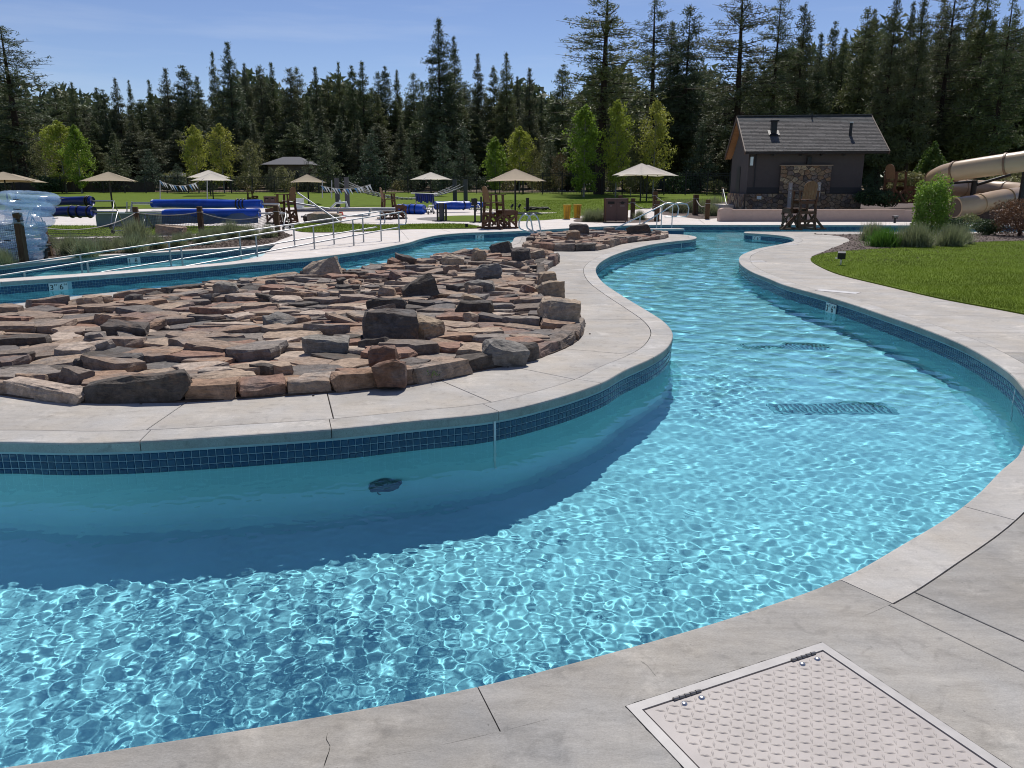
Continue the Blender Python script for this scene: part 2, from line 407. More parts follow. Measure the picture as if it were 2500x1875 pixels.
M_rockd = stone_material('dark_basalt', [(.075, .065, .058), (.10, .085, .075), (.085, .072, .06)], dark=.5)
M_rockt = stone_material('tan_boulder', [(.34, .26, .18), (.30, .22, .15), (.38, .30, .22)])
M_rockr = stone_material('rusty_block', [(.20, .105, .07), (.19, .11, .075)])
M_rockg = stone_material('grey_block', [(.24, .22, .19), (.20, .185, .165)])
M_wallstone = stone_material('veneer_stone', [(.26, .18, .11), (.34, .24, .15), (.16, .12, .09), (.28, .17, .10), (.20, .15, .12), (.40, .30, .19), (.12, .09, .075)])

def shingle_mat():
    m, t, p = _nodes('asphalt_shingles'); N = t.nodes.new; K = t.links.new
    oi = N('ShaderNodeObjectInfo'); g = N('ShaderNodeNewGeometry'); n = N('ShaderNodeTexNoise'); n.inputs['Scale'].default_value = 9; n.inputs['Detail'].default_value = 6
    K(g.outputs['Position'], n.inputs[0])
    r = N('ShaderNodeMapRange'); r.inputs[1].default_value = .3; r.inputs[2].default_value = .7; r.inputs[3].default_value = .065; r.inputs[4].default_value = .125; K(n.outputs[0], r.inputs[0])
    r2 = N('ShaderNodeMapRange'); r2.inputs[3].default_value = .75; r2.inputs[4].default_value = 1.3; K(oi.outputs['Random'], r2.inputs[0])
    q = N('ShaderNodeMath'); q.operation = 'MULTIPLY'; K(r.outputs[0], q.inputs[0]); K(r2.outputs[0], q.inputs[1]); w_ = N('ShaderNodeMixRGB'); w_.blend_type = 'MULTIPLY'; w_.inputs[0].default_value = 1; w_.inputs[2].default_value = (1.0, .93, .88, 1); K(q.outputs[0], w_.inputs[1]); K(w_.outputs[0], p.inputs['Base Color']); p.inputs['Roughness'].default_value = .95
    return m
M_shingle = shingle_mat()

def water_mat():
    m, t, p = _nodes('pool_water'); t.nodes.remove(p)
    g = t.nodes.new('ShaderNodeBsdfGlass'); g.inputs['IOR'].default_value = 1.333; g.inputs['Roughness'].default_value = 0
    g.inputs['Color'].default_value = (.64, .945, 1.0, 1); t.links.new(g.outputs[0], t.nodes['Material Output'].inputs[0]); return m
M_water = water_mat()
def vinyl_mat():
    m, t, p = _nodes('clear_vinyl')
    p.inputs['Base Color'].default_value = (.45, .62, .80, 1); p.inputs['Roughness'].default_value = .12; p.inputs['Alpha'].default_value = .36; p.inputs['Specular IOR Level'].default_value = .8
    return m
M_vinyl = vinyl_mat()

# ------------------------------------------------------------------ shore lines (pixels of the photograph turned into ground points)
isl_px = [(0, 1078), (181, 1081), (341, 1076.6), (542, 1065), (823, 1046), (1000, 1028), (1209, 1006), (1356, 972), (1469, 934), (1524, 904), (1589, 875), (1624, 853), (1641, 828), (1641, 808), (1619, 783), (1574, 754), (1524, 724), (1475, 691), (1458, 670), (1455, 655), (1463, 643), (1475, 634), (1499, 622), (1549, 606), (1599, 595), (1649, 588.5), (1688, 584.5), (1701, 580), (1693, 576), (1661, 572.3), (1598, 570.5), (1503, 568.5), (1400, 570), (1319, 574), (1267, 577.5), (1257, 580), (1250, 590), (1235, 597.5), (1190, 611), (1125, 624), (1043, 636), (948, 649), (882, 657), (796, 666), (695, 676), (600, 685), (520, 692), (375, 704), (200, 721), (0, 745)]
isl_w = px2(isl_px) + [Vector(q) for q in ((-8.6, 9.6), (-9.6, 8.0), (-9.2, 6.2), (-7.4, 5.1), (-5.2, 4.75))]
ISL = Curve(catmull(isl_w, .06, True), True)
deck_far = [Vector((34, 29.0)), Vector((22, 29.05)), Vector((15, 29.05)), Vector((9.6, 29.1))]
deck_px = [(1822, 565.5), (1819, 568), (1828, 569), (1853, 570.3), (1890, 573), (1923, 577.5), (1938, 584), (1935, 589), (1915, 594), (1890, 599), (1853, 606), (1828, 614), (1810, 622.5), (1804, 631), (1807, 642.5), (1818, 652.5), (1840, 665), (1878, 680), (1915, 695), (1965, 709), (2028, 726), (2090, 745), (2156, 767.5), (2245, 798), (2345, 838), (2419, 878), (2469, 913), (2500, 948)]
deck_px2 = [(2500, 1082), (2484, 1112), (2444, 1146), (2385, 1206), (2320, 1256), (2206, 1325), (2046, 1413), (1808, 1497.5), (1582, 1565), (1164, 1673), (678, 1763), (339, 1817), (0, 1870)]
deck_w = deck_far + px2(deck_px) + [Vector((3.93, 5.52))] + px2(deck_px2) + [Vector(q) for q in ((-3.2, 1.62), (-6, 1.75), (-9, 2.6), (-11.6, 4.8), (-13, 8), (-12.6, 10.4))]
DECK = Curve(catmull(deck_w, .06))
back_px = [(0, 688), (175, 676), (375, 661), (553, 646), (600, 641), (758, 628.5), (885, 612.7), (948, 601.6), (996, 592), (1027, 582.6), (1075, 573), (1138, 568), (1201, 566), (1265, 563.6), (1345, 559.5), (1440, 554), (1487, 552), (1535, 550), (1661, 548.5), (1756, 549), (1950, 549), (2220, 550), (2388, 551.5)]
back_w = [Vector((-12.6, 10.45)), Vector((-10.9, 11.7))] + px2(back_px) + [Vector((26, 34.2)), Vector((36, 34))]
BACK = Curve(catmull(back_w, .08))
ramp_far_px = [(0, 649), (175, 630), (250, 624), (316, 620), (450, 612), (600, 603), (663, 598), (700, 590), (706, 586)]
ramp_w = [Vector((-14.5, 12.2)), Vector((-12.4, 14.2))] + px2(ramp_far_px)
RAMPF = Curve(catmull(ramp_w, .1))
rear_px = [(640, 625), (553, 640), (375, 654.5), (200, 667.5), (0, 680.5)]
RAMPN = Curve(catmull(px2(rear_px) + [Vector((-11.2, 11.95)), Vector((-13.2, 10.6))], .1))

bed1_px = [(0, 965), (79, 976.6), (174, 984), (285, 985), (475, 982), (601, 973), (700, 967), (902, 952), (975, 944), (1080, 929), (1170, 905), (1242, 893), (1333, 869), (1380, 851), (1416, 828), (1427, 806), (1416, 781), (1387, 752), (1358, 715), (1333, 680), (1337, 660), (1367, 638), (1330, 622), (1279, 615), (1188, 619), (1090, 631), (1025, 643), (935, 655), (787, 679), (660, 692), (519, 705), (400, 722), (269, 740), (127, 750), (0, 768)]
bed1_w = px2(bed1_px) + [Vector(q) for q in ((-7.6, 9.1), (-8.3, 7.9), (-7.5, 6.5), (-5.8, 5.95))]
BED1 = catmull(bed1_w, .12, True)
bed2_px = [(1297, 611.5), (1440, 612.7), (1532, 593.7), (1625, 582.6), (1620, 576), (1535, 573), (1408, 573), (1325, 577), (1290, 592)]
BED2 = catmull(px2(bed2_px), .15, True)

def clip(poly, p, n):
    "keep the side of the line through p where dot(q-p, n) >= 0"
    out = []; N = len(poly)
    for i in range(N):
        a, b = poly[i], poly[(i + 1) % N]; da, db = (a - p).dot(n), (b - p).dot(n)
        if da >= 0: out.append(a)
        if (da > 0 > db) or (da < 0 < db): out.append(a.lerp(b, da / (da - db)))
    return out

def clip_all(poly, p, n):
    "like clip, but returns every separate piece of a non-convex polygon"
    N = len(poly); d = [(q - p).dot(n) for q in poly]
    d = [1e-9 if abs(x) < 1e-9 else x for x in d]
    if all(x > 0 for x in d): return [list(poly)]
    if all(x < 0 for x in d): return []
    t = Vector((-n.y, n.x)); chains = []
    st = next(i for i in range(N) if d[i - 1] < 0 < d[i]); cur = None
    for k in range(N + 1):
        i = (st + k) % N; a, b = poly[i - 1], poly[i]; da, db = d[i - 1], d[i]
        if da < 0 < db:
            if k == N: break
            cur = [a.lerp(b, da / (da - db)), b]
        elif da > 0 > db: cur.append(a.lerp(b, da / (da - db))); chains.append(cur); cur = None
        elif db > 0 and cur is not None: cur.append(b)
    ends = []
    for ci, c in enumerate(chains): ends.append((c[0].dot(t), ci, 0)); ends.append((c[-1].dot(t), ci, 1))
    ends.sort(); mate = {}
    for j in range(0, len(ends) - 1, 2):
        x, y = ends[j], ends[j + 1]; mate[x[1:]] = y[1:]; mate[y[1:]] = x[1:]
    used = set(); out = []
    for ci in range(len(chains)):
        if ci in used: continue
        P = []; c = ci
        while c not in used:
            used.add(c); P += chains[c]; nx_ = mate.get((c, 1))
            if nx_ is None or nx_[1] == 1: break
            c = nx_[0]
        out.append(P)
    return out

def pip(p, poly):
    c = False; n = len(poly)
    for i in range(n):
        a, b = poly[i], poly[i - 1]
        if (a.y > p.y) != (b.y > p.y) and p.x < (b.x - a.x) * (p.y - a.y) / (b.y - a.y) + a.x: c = not c
    return c

def cut(polys, A, B, g=.004, sel=None):
    "cut the pieces holding the middle of A-B along that line, leaving an open joint"
    A, B = Vector(A), Vector(B); d = (B - A).normalized(); n = Vector((-d.y, d.x)); M = (A + B) / 2; out = []
    for P in polys:
        if pip(M if sel is None else Vector(sel), P):
            for s_ in (1, -1):
                out += [Q for Q in clip_all(P, M + n * (g * s_), n * s_) if len(Q) > 2]
        else: out.append(P)
    return out

def cutpx(polys, a, b, g=.004): return cut(polys, at(*a).to_2d(), at(*b).to_2d(), g)

# ------------------------------------------------------------------ water, floor
rng = np.random.default_rng(7)
def wave_field(X, Y, step):
    Z = np.zeros_like(X)
    patch = .72 + .26 * np.sin(.55 * X + 1.1 * np.sin(.4 * Y)) * np.sin(.45 * Y + 1.3 + .8 * np.sin(.6 * X))
    patch = patch * (1 + 3.2 * np.exp(-((X - 2.25) ** 2 / .35 + (Y - 8.7) ** 2 / 1.0)))
    far = np.clip((Y - 6) / 9, 0, 1)
    for i in range(64):
        lam = .036 * 3.0 ** (rng.random() ** 1.25); a = rng.random() * 2 * PI; k = 2 * PI / lam; ph = rng.random() * 2 * PI
        amp = lam * .00150 * min(1, lam / .058) * (.6 + .8 * rng.random())
        fade = np.clip((lam / step - 2.6) / 1.6, 0, 1)
        Z += amp * fade * patch * np.sin(k * (X * math.cos(a) + Y * math.sin(a)) + ph)
    for i in range(26):
        lam = .17 * 3.9 ** rng.random(); a = rng.normal(1.2, .7); k = 2 * PI / lam; ph = rng.random() * 2 * PI
        amp = lam * .00055 * (.6 + .8 * rng.random()) * (1 + 5.5 * far)
        fade = np.clip((lam / step - 3.2) / 2.5, 0, 1)
        Z += amp * fade * np.sin(k * (X * math.cos(a) + Y * math.sin(a)) + ph + .8 * np.sin(.8 * X + .5 * Y))
    return Z

ZW, ZF = -.22, -1.29
def make_water():
    ys = [1.2]
    while ys[-1] < 36: ys.append(ys[-1] + max(.0078, .0033 * ys[-1]))
    ys = np.array(ys); m = 860; s = np.linspace(-1, 1, m)
    X = s[None, :] * (ys[:, None] * .74 + .9); Y = np.repeat(ys[:, None], m, 1)
    step = np.maximum((ys * .74 + .9) * 2 / m, np.maximum(.0078, .0033 * ys))[:, None] * np.ones_like(X)
    Z = ZW + wave_field(X, Y, step)
    n, m = X.shape; me = bpy.data.meshes.new('pool_water'); idx = np.arange(n * m).reshape(n, m)
    q = np.stack([idx[:-1, :-1], idx[:-1, 1:], idx[1:, 1:], idx[1:, :-1]], -1).reshape(-1, 4)
    me.vertices.add(n * m); me.vertices.foreach_set('co', np.stack([X, Y, Z], -1).ravel())
    me.loops.add(q.size); me.loops.foreach_set('vertex_index', q.ravel()); me.polygons.add(len(q))
    me.polygons.foreach_set('loop_start', np.arange(0, q.size, 4)); me.polygons.foreach_set('use_smooth', np.ones(len(q), bool)); me.update()
    me.materials.append(M_water)
    o = put(me, 'pool_water'); tag(o, kind='structure'); o.cycles.is_caustics_caster = True
make_water()
fl = MB().add([(-60, -6, ZF), (60, -6, ZF), (60, 40, ZF), (-60, 40, ZF)], [(0, 1, 2, 3)]).build('pool_floor', M_plaster)
tag(fl, kind='structure'); fl.cycles.is_caustics_receiver = True

# ------------------------------------------------------------------ shore builder
def ribbon(cv, prof, s0, s1, step=.07, closed_prof=False, ends=True):
    "sweep a profile [(inward offset, z)] along a curve"
    n = max(1, int(round((s1 - s0) / step))); mb_v = []; k = len(prof)
    for i in range(n + 1):
        p, nn = cv.at(s0 + (s1 - s0) * i / n)
        for o_, z in prof: q = p + nn * o_; mb_v.append((q.x, q.y, z))
    fs = []
    kk = k if closed_prof else k - 1
    for i in range(n):
        for j in range(kk):
            a = i * k + j; b = i * k + (j + 1) % k; fs.append((a, b, b + k, a + k))
    if ends and closed_prof: fs += [tuple(range(k - 1, -1, -1)), tuple(n * k + j for j in range(k))]
    return mb_v, fs

COP = [(.24, 0.0), (.014, 0.0), (.004, -.004), (0, -.014), (0, -.07), (.24, -.07)]
T_TOP = -.088; TS = .0508
def marker_at(cv, u, v, texts, parent, name_label, z=None, flip=False):
    s_ = cv.near(at(u, v).to_2d()); p, n = cv.at(s_)
    t = Vector((-n.y, n.x)) * 1.0
    t = Vector((n.y, -n.x))        # direction of travel
    right = -t if False else t     # reader's right, seen from the water looking at the wall (land behind)
    # seen from the water, inward normal n points away from the viewer; right-hand side is n rotated clockwise
    right = Vector((n.y, -n.x))
    ang = math.atan2(right.y, right.x)
    e = thing('depth_marker', name_label, 'depth marker', (p.x - n.x * .004, p.y - n.y * .004, T_TOP - .076), ang)
    for i, (big, small) in enumerate(texts):
        b = MB().box(((i - (len(texts) - 1) / 2) * .156, -.004, 0), (.152, .012, .152)).build('ceramic_tile', M_white, e)
        for txt, size, dx, dz in ((big, .135, -.03, -.045), (small, .052, .038, .022)):
            if not txt: continue
            tm = text_mesh(txt, size); tm.materials.append(M_ink)
            o = put(tm, 'lettering', b, loc=((i - (len(texts) - 1) / 2) * .156 + dx, -.0115, dz), rot=(R(90), 0, 0))
    return s_
def text_mesh(txt, size, ext=.0008):
    c = bpy.data.curves.new('lettering', 'FONT'); c.body = txt; c.size = size; c.align_x = 'CENTER'; c.extrude = ext; c.offset = size * .008
    o = bpy.data.objects.new('lettering', c); C.objects.link(o)
    dg = bpy.context.evaluated_depsgraph_get(); me = bpy.data.meshes.new_from_object(o.evaluated_get(dg))
    bpy.data.objects.remove(o); return me

def tile_mesh():
    h = .0475 / 2; b = .004; d = .005
    vs = [(-h, 0, -h), (h, 0, -h), (h, 0, h), (-h, 0, h), (-h + b, -d, -h + b), (h - b, -d, -h + b), (h - b, -d, h - b), (-h + b, -d, h - b)]
    fs = [(4, 5, 6, 7), (0, 1, 5, 4), (1, 2, 6, 5), (2, 3, 7, 6), (3, 0, 4, 7)]
    return vs, fs
TV, TF = tile_mesh()
tile_me = MB().add(TV, TF).mesh('tile'); tile_me.materials.append(M_tile)
cam2 = Vector((0, 0))

def shore(cv, name, parent, s0=None, s1=None, seg=1.22, joint=.006, skip=(), singles=0, gapspans=(), wall=True, mcope=None, cope_w=.24, near_cut=0):
    "coping stones, face, band, tile course and plaster wall along a shore"
    s0 = 0 if s0 is None else s0; s1 = cv.len if s1 is None else s1
    prof = [(cope_w if o_ == .24 else o_, z) for o_, z in COP]
    n = max(1, int(round((s1 - s0) / seg))); L = (s1 - s0) / n
    for i in range(n):
        a, b = s0 + i * L + joint / 2, s0 + (i + 1) * L - joint / 2
        v_, f_ = ribbon(cv, prof, a, b, .07, True)
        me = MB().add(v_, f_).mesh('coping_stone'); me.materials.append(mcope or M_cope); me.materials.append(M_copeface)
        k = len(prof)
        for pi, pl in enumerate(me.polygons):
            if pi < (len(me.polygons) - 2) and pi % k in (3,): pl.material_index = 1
        put(me, 'coping_stone', parent)
    # joint filler just behind the open joints
    v_, f_ = ribbon(cv, [(.24, -.012), (.012, -.012), (.012, -.068)], s0, s1, .1); MB().add(v_, f_).build('joint_filler', M_joint, parent)
    v_, f_ = ribbon(cv, [(.0, -.0705), (.012, -.0705), (.012, T_TOP)], s0, s1, .1); MB().add(v_, f_).build('bond_beam_band', M_band, parent)
    v_, f_ = ribbon(cv, [(.012, T_TOP), (.012, T_TOP - 3 * TS)], s0, s1, .1); MB().add(v_, f_).build('grout_bed', M_grout, parent)
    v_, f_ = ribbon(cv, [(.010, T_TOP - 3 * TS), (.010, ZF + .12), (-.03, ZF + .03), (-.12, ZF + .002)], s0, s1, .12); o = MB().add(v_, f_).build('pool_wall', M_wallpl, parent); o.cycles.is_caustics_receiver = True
    # tiles
    m = int((s1 - s0) / TS); cols = []
    for i in range(m):
        s_ = s0 + (i + .5) * (s1 - s0) / m
        if any(abs(s_ - q) < .163 for q in skip): continue
        p, nn = cv.at(s_)
        facing = (p - cam2).normalized().dot(nn)
        cols.append((p, nn, s_, facing))
    cols_f = [c for c in cols if c[3] > .02]
    cols_f.sort(key=lambda c: (c[0] - cam2).length)
    near = cols_f[:singles]; rest = cols_f[singles:]
    for p, nn, s_, _ in near:
        an = math.atan2(-nn.x, nn.y); q = p + nn * .012
        for r_ in range(3):
            put(tile_me, 'tile', parent, (q.x, q.y, T_TOP - TS * (r_ + .5)), (0, 0, an))
    mb = MB()
    for p, nn, s_, _ in rest:
        q = p + nn * .012; t = Vector((nn.y, -nn.x))
        for r_ in range(3):
            z0 = T_TOP - TS * (r_ + .5)
            mb.add([(q.x + t.x * x + nn.x * y, q.y + t.y * x + nn.y * y, z0 + z) for x, y, z in TV], TF)
    if mb.v: tag(mb.build('tile_course', M_tilef, parent), kind='stuff')
    return cols

def struct(name, parts_parent=None):
    o = bpy.data.objects.new(name, None); C.objects.link(o); tag(o, kind='structure'); return o

def sealant(cv, u, v, parent):
    s_ = cv.near(at(u, v).to_2d()); p, n = cv.at(s_)
    MB().box((p.x + n.x * .008, p.y + n.y * .008, -.45), (.018, .006, .76), math.atan2(-n.x, n.y)).build('expansion_joint', M_caulk, parent)

# --- island
island = struct('island_deck')
sk_i = []
s_j0 = ISL.near(at(341, 1077).to_2d()) % 1.22
s_j = ISL.near(at(341, 1077).to_2d()); cols = shore(ISL, 'island', island, s0=s_j, s1=s_j + ISL.len, singles=100, skip=[ISL.near(at(1213, 1006).to_2d())] and [])
sealant(ISL, 1211, 1006, island); sealant(ISL, 1665, 587, island); sealant(ISL, 1006, 641, island)
inner = [p + n * .247 for p, n in zip(ISL.p, ISL.n)][:-1]
pieces = [inner[::3]]
pieces = cut(pieces, (-9, 8.6), at(1290, 640).to_2d(), 0, sel=(-.5, 11.5))
for a, b in (((341, 1060), (452, 984)), ((815, 1025), (799, 961)), ((1076, 929), (1177, 972)), ((1246, 894.5), (1391, 923.5)), ((1383, 852), (1500, 862)), ((1425, 779), (1575, 780)), ((1362, 716), (1465, 718)), ((1345, 674), (1425, 675)), ((1370, 636), (1445, 637.5)), ((102, 732.5), (147, 739)), ((297, 713), (335, 720)), ((485, 696), (520, 702)), ((800, 668), (815, 675)), ((1100, 628), (1130, 634)), ((1283, 592), (1240, 600)), ((1500, 606), (1530, 618))):
    pieces = cutpx(pieces, a, b)
for P in pieces:
    if len(P) > 2: MB().prism(P, -.05, 0, .004, .003).build('slab', M_deck, island)
MB().prism([p + n * .1 for p, n in zip(ISL.p, ISL.n)][:-1:3], -.1, -.03).build('joint_bed', M_joint, island)

# --- near and right-hand deck
deck = struct('pool_deck')
mk = [(2031, 738, 'r')]
skips = [DECK.near(at(2031, 726.5).to_2d()), DECK.near(at(1849, 570).to_2d())]
# coping: cut so that a stone joint falls at the photographed place
sa = DECK.near(at(2046, 1413).to_2d())
shore(DECK, 'deck', deck, s0=0, s1=sa, singles=0, skip=skips)
sJ = DECK.near(at(1164, 1673).to_2d())
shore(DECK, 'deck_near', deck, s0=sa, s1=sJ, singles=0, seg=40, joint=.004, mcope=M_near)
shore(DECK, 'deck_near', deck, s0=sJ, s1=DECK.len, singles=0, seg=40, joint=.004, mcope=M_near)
sealant(DECK, 2494, 925, deck)
i_in = DECK.off(.247)
iA = min(range(len(DECK.s)), key=lambda k: abs(DECK.s[k] - sa))
far_in = i_in[:iA + 1]; near_in = DECK.off(.24)[iA:]
K0 = at(2130, 1458).to_2d()
big = far_in[::3] + [far_in[-1]] + near_in[::3] + [Vector((-15, 10.4)), Vector((-15, -9)), Vector((34, -9))]
polys = [big]
lawnB = None
polys = cut(polys, at(2130, 1458).to_2d(), at(2500, 1639).to_2d(), .0035)
# everything nearer than that line is the poured apron round the hatch
out = []
for P in polys: out.append(P)
polys = out
polys = cutpx(polys, (1167, 1677), (1271, 1875), .0035)
polys = cutpx(polys, (2204, 1433), (2500, 1565), .004)
for v_ in (578, 600, 618, 640, 660, 681, 707, 735, 771, 812, 861, 930, 1060):
    u_ = {578: 1990, 600: 2000, 618: 1900, 640: 1900, 660: 1930, 681: 1960, 707: 2060, 735: 2150, 771: 2360, 812: 2430, 861: 2485}.get(v_, 2540)
    polys = cutpx(polys, (u_ - 30, v_), (u_ + 30, v_ + .3), .004)
hatch = [at(*q).to_2d() for q in ((1528, 1724.5), (2008, 1569))]
hx = (hatch[1] - hatch[0]).normalized(); hy_ = Vector((hx.y, -hx.x))
H_W = (hatch[1] - hatch[0]).length; H_D = .92
hcs = [hatch[0], hatch[1], hatch[1] + hy_ * H_D, hatch[0] + hy_ * H_D]
lineN = (at(2130, 1458).to_2d(), (at(2500, 1639).to_2d() - at(2130, 1458).to_2d()).normalized())
for P in polys:
    if len(P) < 3: continue
    c = sum(P, Vector((0, 0))) / len(P)
    holds = pip((hcs[0] + hcs[2]) / 2, P)
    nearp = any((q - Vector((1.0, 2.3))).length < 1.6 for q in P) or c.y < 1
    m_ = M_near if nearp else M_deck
    if holds:
        # slit polygon to leave the pit of the hatch open
        k = min(range(len(P)), key=lambda i: (P[i] - hcs[0]).length)
        area = sum(P[i].x * P[(i + 1) % len(P)].y - P[(i + 1) % len(P)].x * P[i].y for i in range(len(P)))
        hole = [q for q in hcs]      # hx -> hy_ is clockwise
        P = P[:k + 1] + (hole + [hole[0]] if area > 0 else [hole[0]] + hole[:0:-1] + [hole[0]]) + [P[k]] + P[k + 1:]
        MB().prism(P, -.05, 0).build('slab', M_near, deck)
    else:
        MB().prism(P, -.05, 0, .003, .002).build('slab', m_, deck)
jb = [q for q in DECK.off(.1)[::3]] + [Vector((-15, 10.4)), Vector((-15, -9)), Vector((34, -9))]
MB().prism(jb, -.14, -.014).build('joint_bed', M_joint, deck)
# stained crack in the near slab
def crack(px, parent, w=.0012):
    P = catmull(px2(px), .02); n = len(P); v_ = []; f_ = []
    for i, p in enumerate(P):
        d = (P[min(i + 1, n - 1)] - P[max(i - 1, 0)]).normalized(); q = Vector((-d.y, d.x)); ww = w * (.4 + random.random()) * (1 if 0 < i < n - 1 else .1)
        v_ += [(p.x + q.x * ww, p.y + q.y * ww, .0012), (p.x - q.x * ww, p.y - q.y * ww, .0012)]
    for i in range(n - 1): f_.append((2 * i, 2 * i + 2, 2 * i + 3, 2 * i + 1))
    return MB().add(v_, f_).build('hairline_crack', M_gap, parent)
random.seed(4)
crack([(800, 1790), (797, 1806), (806, 1822), (798, 1850), (790, 1874)], deck)
crack([(1560, 1612), (1580, 1625), (1592, 1640), (1605, 1655)], deck, .0006)

# --- back bank
back = struct('back_deck')
sb = [BACK.near(at(u, v).to_2d()) for u, v in ((150, 678), (816, 622), (1171, 567), (1437, 554.5))]
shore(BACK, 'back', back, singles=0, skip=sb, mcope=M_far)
sealant(BACK, 1013, 587, back)
# narrow wall + far side of the ramp pool
shore(RAMPF, 'ramp_far', back, singles=0, skip=[RAMPF.near(at(325, 619.5).to_2d())], mcope=M_far)
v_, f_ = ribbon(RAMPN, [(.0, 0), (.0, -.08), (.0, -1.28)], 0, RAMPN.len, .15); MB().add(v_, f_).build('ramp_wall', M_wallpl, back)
b_in = BACK.off(.24)[::3]; r_in = RAMPF.off(.24)[::2]
LAWN_Y = 60
def terrain_poly(poly, dz, name, m, parent=None, skirt=.0):
    polys_ = []
    poly = [Vector(p).to_2d() for p in poly]
    mb = MB()
    for P in clip_all(poly, Vector((0, SL0)), Vector((0, -1))) + clip_all(poly, Vector((0, SL0)), Vector((0, 1))):
        if len(P) < 3: continue
        tv, tri = tess(P)
        vs = [(p.x, p.y, gz(p.x, p.y) + dz) for p in tv]
        mb.add(vs, [_up(t, vs) for t in tri]); vs = [(p.x, p.y, gz(p.x, p.y) + dz) for p in P]
        if skirt:
            n = len(P); v2 = vs + [(x, y, z - skirt) for x, y, z in vs]
            mb.add(v2, [(i, (i + 1) % n, n + (i + 1) % n, n + i) for i in range(n)])
    return mb.build(name, m, parent)
sS = BACK.near(at(640, 637).to_2d()); kS = min(range(len(BACK.s)), key=lambda k: abs(BACK.s[k] - sS))
bp = BACK.off(.24)[kS::3] + [Vector((60, 33.9)), Vector((60, LAWN_Y)), Vector((-70, LAWN_Y)), Vector((-70, 12.6)), Vector((-15.2, 12.6))] + r_in + [RAMPN.p[0]]
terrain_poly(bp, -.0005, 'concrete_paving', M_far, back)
vs = []
for k in range(61):
    a, na = BACK.at(sS * (1 - k / 60)); a = a + na * .24; b, nb = RAMPN.at(RAMPN.len * k / 60); vs += [(a.x, a.y, -.0005), (b.x, b.y, -.0005)]
MB().add(vs, [(2 * k, 2 * k + 1, 2 * k + 3, 2 * k + 2) for k in range(60)]).build('dividing_wall_top', M_far, back)
# ramp floor sinking to the left, under water
vs = []; NR = 24
for k in range(NR + 1):
    a, na = RAMPN.at(RAMPN.len * k / NR); b, nb = RAMPF.at(RAMPF.len * (1 - k / NR)); z = -.06 - .95 * k / NR
    vs += [(a.x, a.y, z), (b.x + nb.x * .05, b.y + nb.y * .05, z)]
o = MB().add(vs, [(2 * i, 2 * i + 1, 2 * i + 3, 2 * i + 2) for i in range(NR)]).build('ramp_floor', mat('ramp_plaster', (.42, .60, .62), .9), back); o.cycles.is_caustics_receiver = True
# far paving joints (fine saw cuts) as thin recessed strips
def groove(px, parent, w=.012, z=.0015):
    P = px2(px); mb = MB()
    for a, b in zip(P[:-1], P[1:]):
        d = (b - a).normalized(); q = Vector((-d.y, d.x)) * w / 2
        mb.add([(a.x - q.x, a.y - q.y, gz(a.x, a.y) + z), (a.x + q.x, a.y + q.y, gz(a.x, a.y) + z), (b.x + q.x, b.y + q.y, gz(b.x, b.y) + z), (b.x - q.x, b.y - q.y, gz(b.x, b.y) + z)], [(0, 3, 2, 1)])
    return mb.build('control_joint', mat('saw_cut', (.2, .19, .18), .95), parent)
for g_ in ([(978, 562), (998, 585)], [(1078, 560), (1100, 567)], [(756, 612), (870, 592)], [(700, 600), (930, 600)], [(1300, 546), (1330, 558)], [(1560, 534), (1640, 546)], [(1700, 530), (1720, 546)], [(1440, 540), (1470, 550)]): groove(g_, back)

# depth markers
marker_at(BACK, 150, 681, (('3', 'FT'), ('6', 'IN')), back, 'white 3 FT 6 IN depth tiles low on the back channel wall at far left')
marker_at(BACK, 816, 624, (('3', 'FT'), ('6', 'IN')), back, 'white 3 FT 6 IN depth tiles on the channel wall under the handrail posts')
marker_at(BACK, 1171, 567, (('3', 'FT'), ('6', 'IN')), back, 'small white depth tiles on the channel wall below the middle lifeguard chair')
marker_at(BACK, 1437, 554, (('3', 'FT'), ('6', 'IN')), back, 'distant white depth tiles on the channel wall behind the far rock bed')
marker_at(DECK, 2031, 727, (('3', 'FT'), ('6', 'IN')), deck, 'white 3 FT 6 IN depth tiles on the blue tile course of the right bank')
marker_at(DECK, 1849, 570, (('3', 'FT'), ('6', 'IN')), deck, 'white depth tiles at the pointed tip of the deck below the nearest lifeguard chair')
marker_at(RAMPF, 325, 620, (('1', ''), ('8', '')), back, 'white depth tiles on the ramp pool wall behind the handrails')
for i, (u, v, w_, d_, lb) in enumerate(((1848, 638, .34, .22, 'white ceramic marker tile set in the deck near the narrow channel bend'), (2045, 712, .62, .22, 'long white marker tile set in the right deck above the depth tiles'), (1929, 596.5, .35, .3, 'small white marker tile in the deck below the lifeguard chair'))):
    p = at(u, v); dr = {0: 0.15, 1: -.75, 2: .1}[i]
    e = thing('deck_marker', lb, 'floor tile', (p.x, p.y, 0), dr)
    MB().box((0, 0, .001), (w_, d_, .006)).build('ceramic_tile', mat('deck_tile', (.52, .51, .50), .6), e)
    fr = MB()
    for a, b in (((-w_ / 2, -d_ / 2), (w_ / 2, -d_ / 2)), ((w_ / 2, -d_ / 2), (w_ / 2, d_ / 2)), ((w_ / 2, d_ / 2), (-w_ / 2, d_ / 2)), ((-w_ / 2, d_ / 2), (-w_ / 2, -d_ / 2))):
        fr.beam((a[0], a[1], .002), (b[0], b[1], .002), .015, .007)
    fr.build('tile_edging', M_far, e)

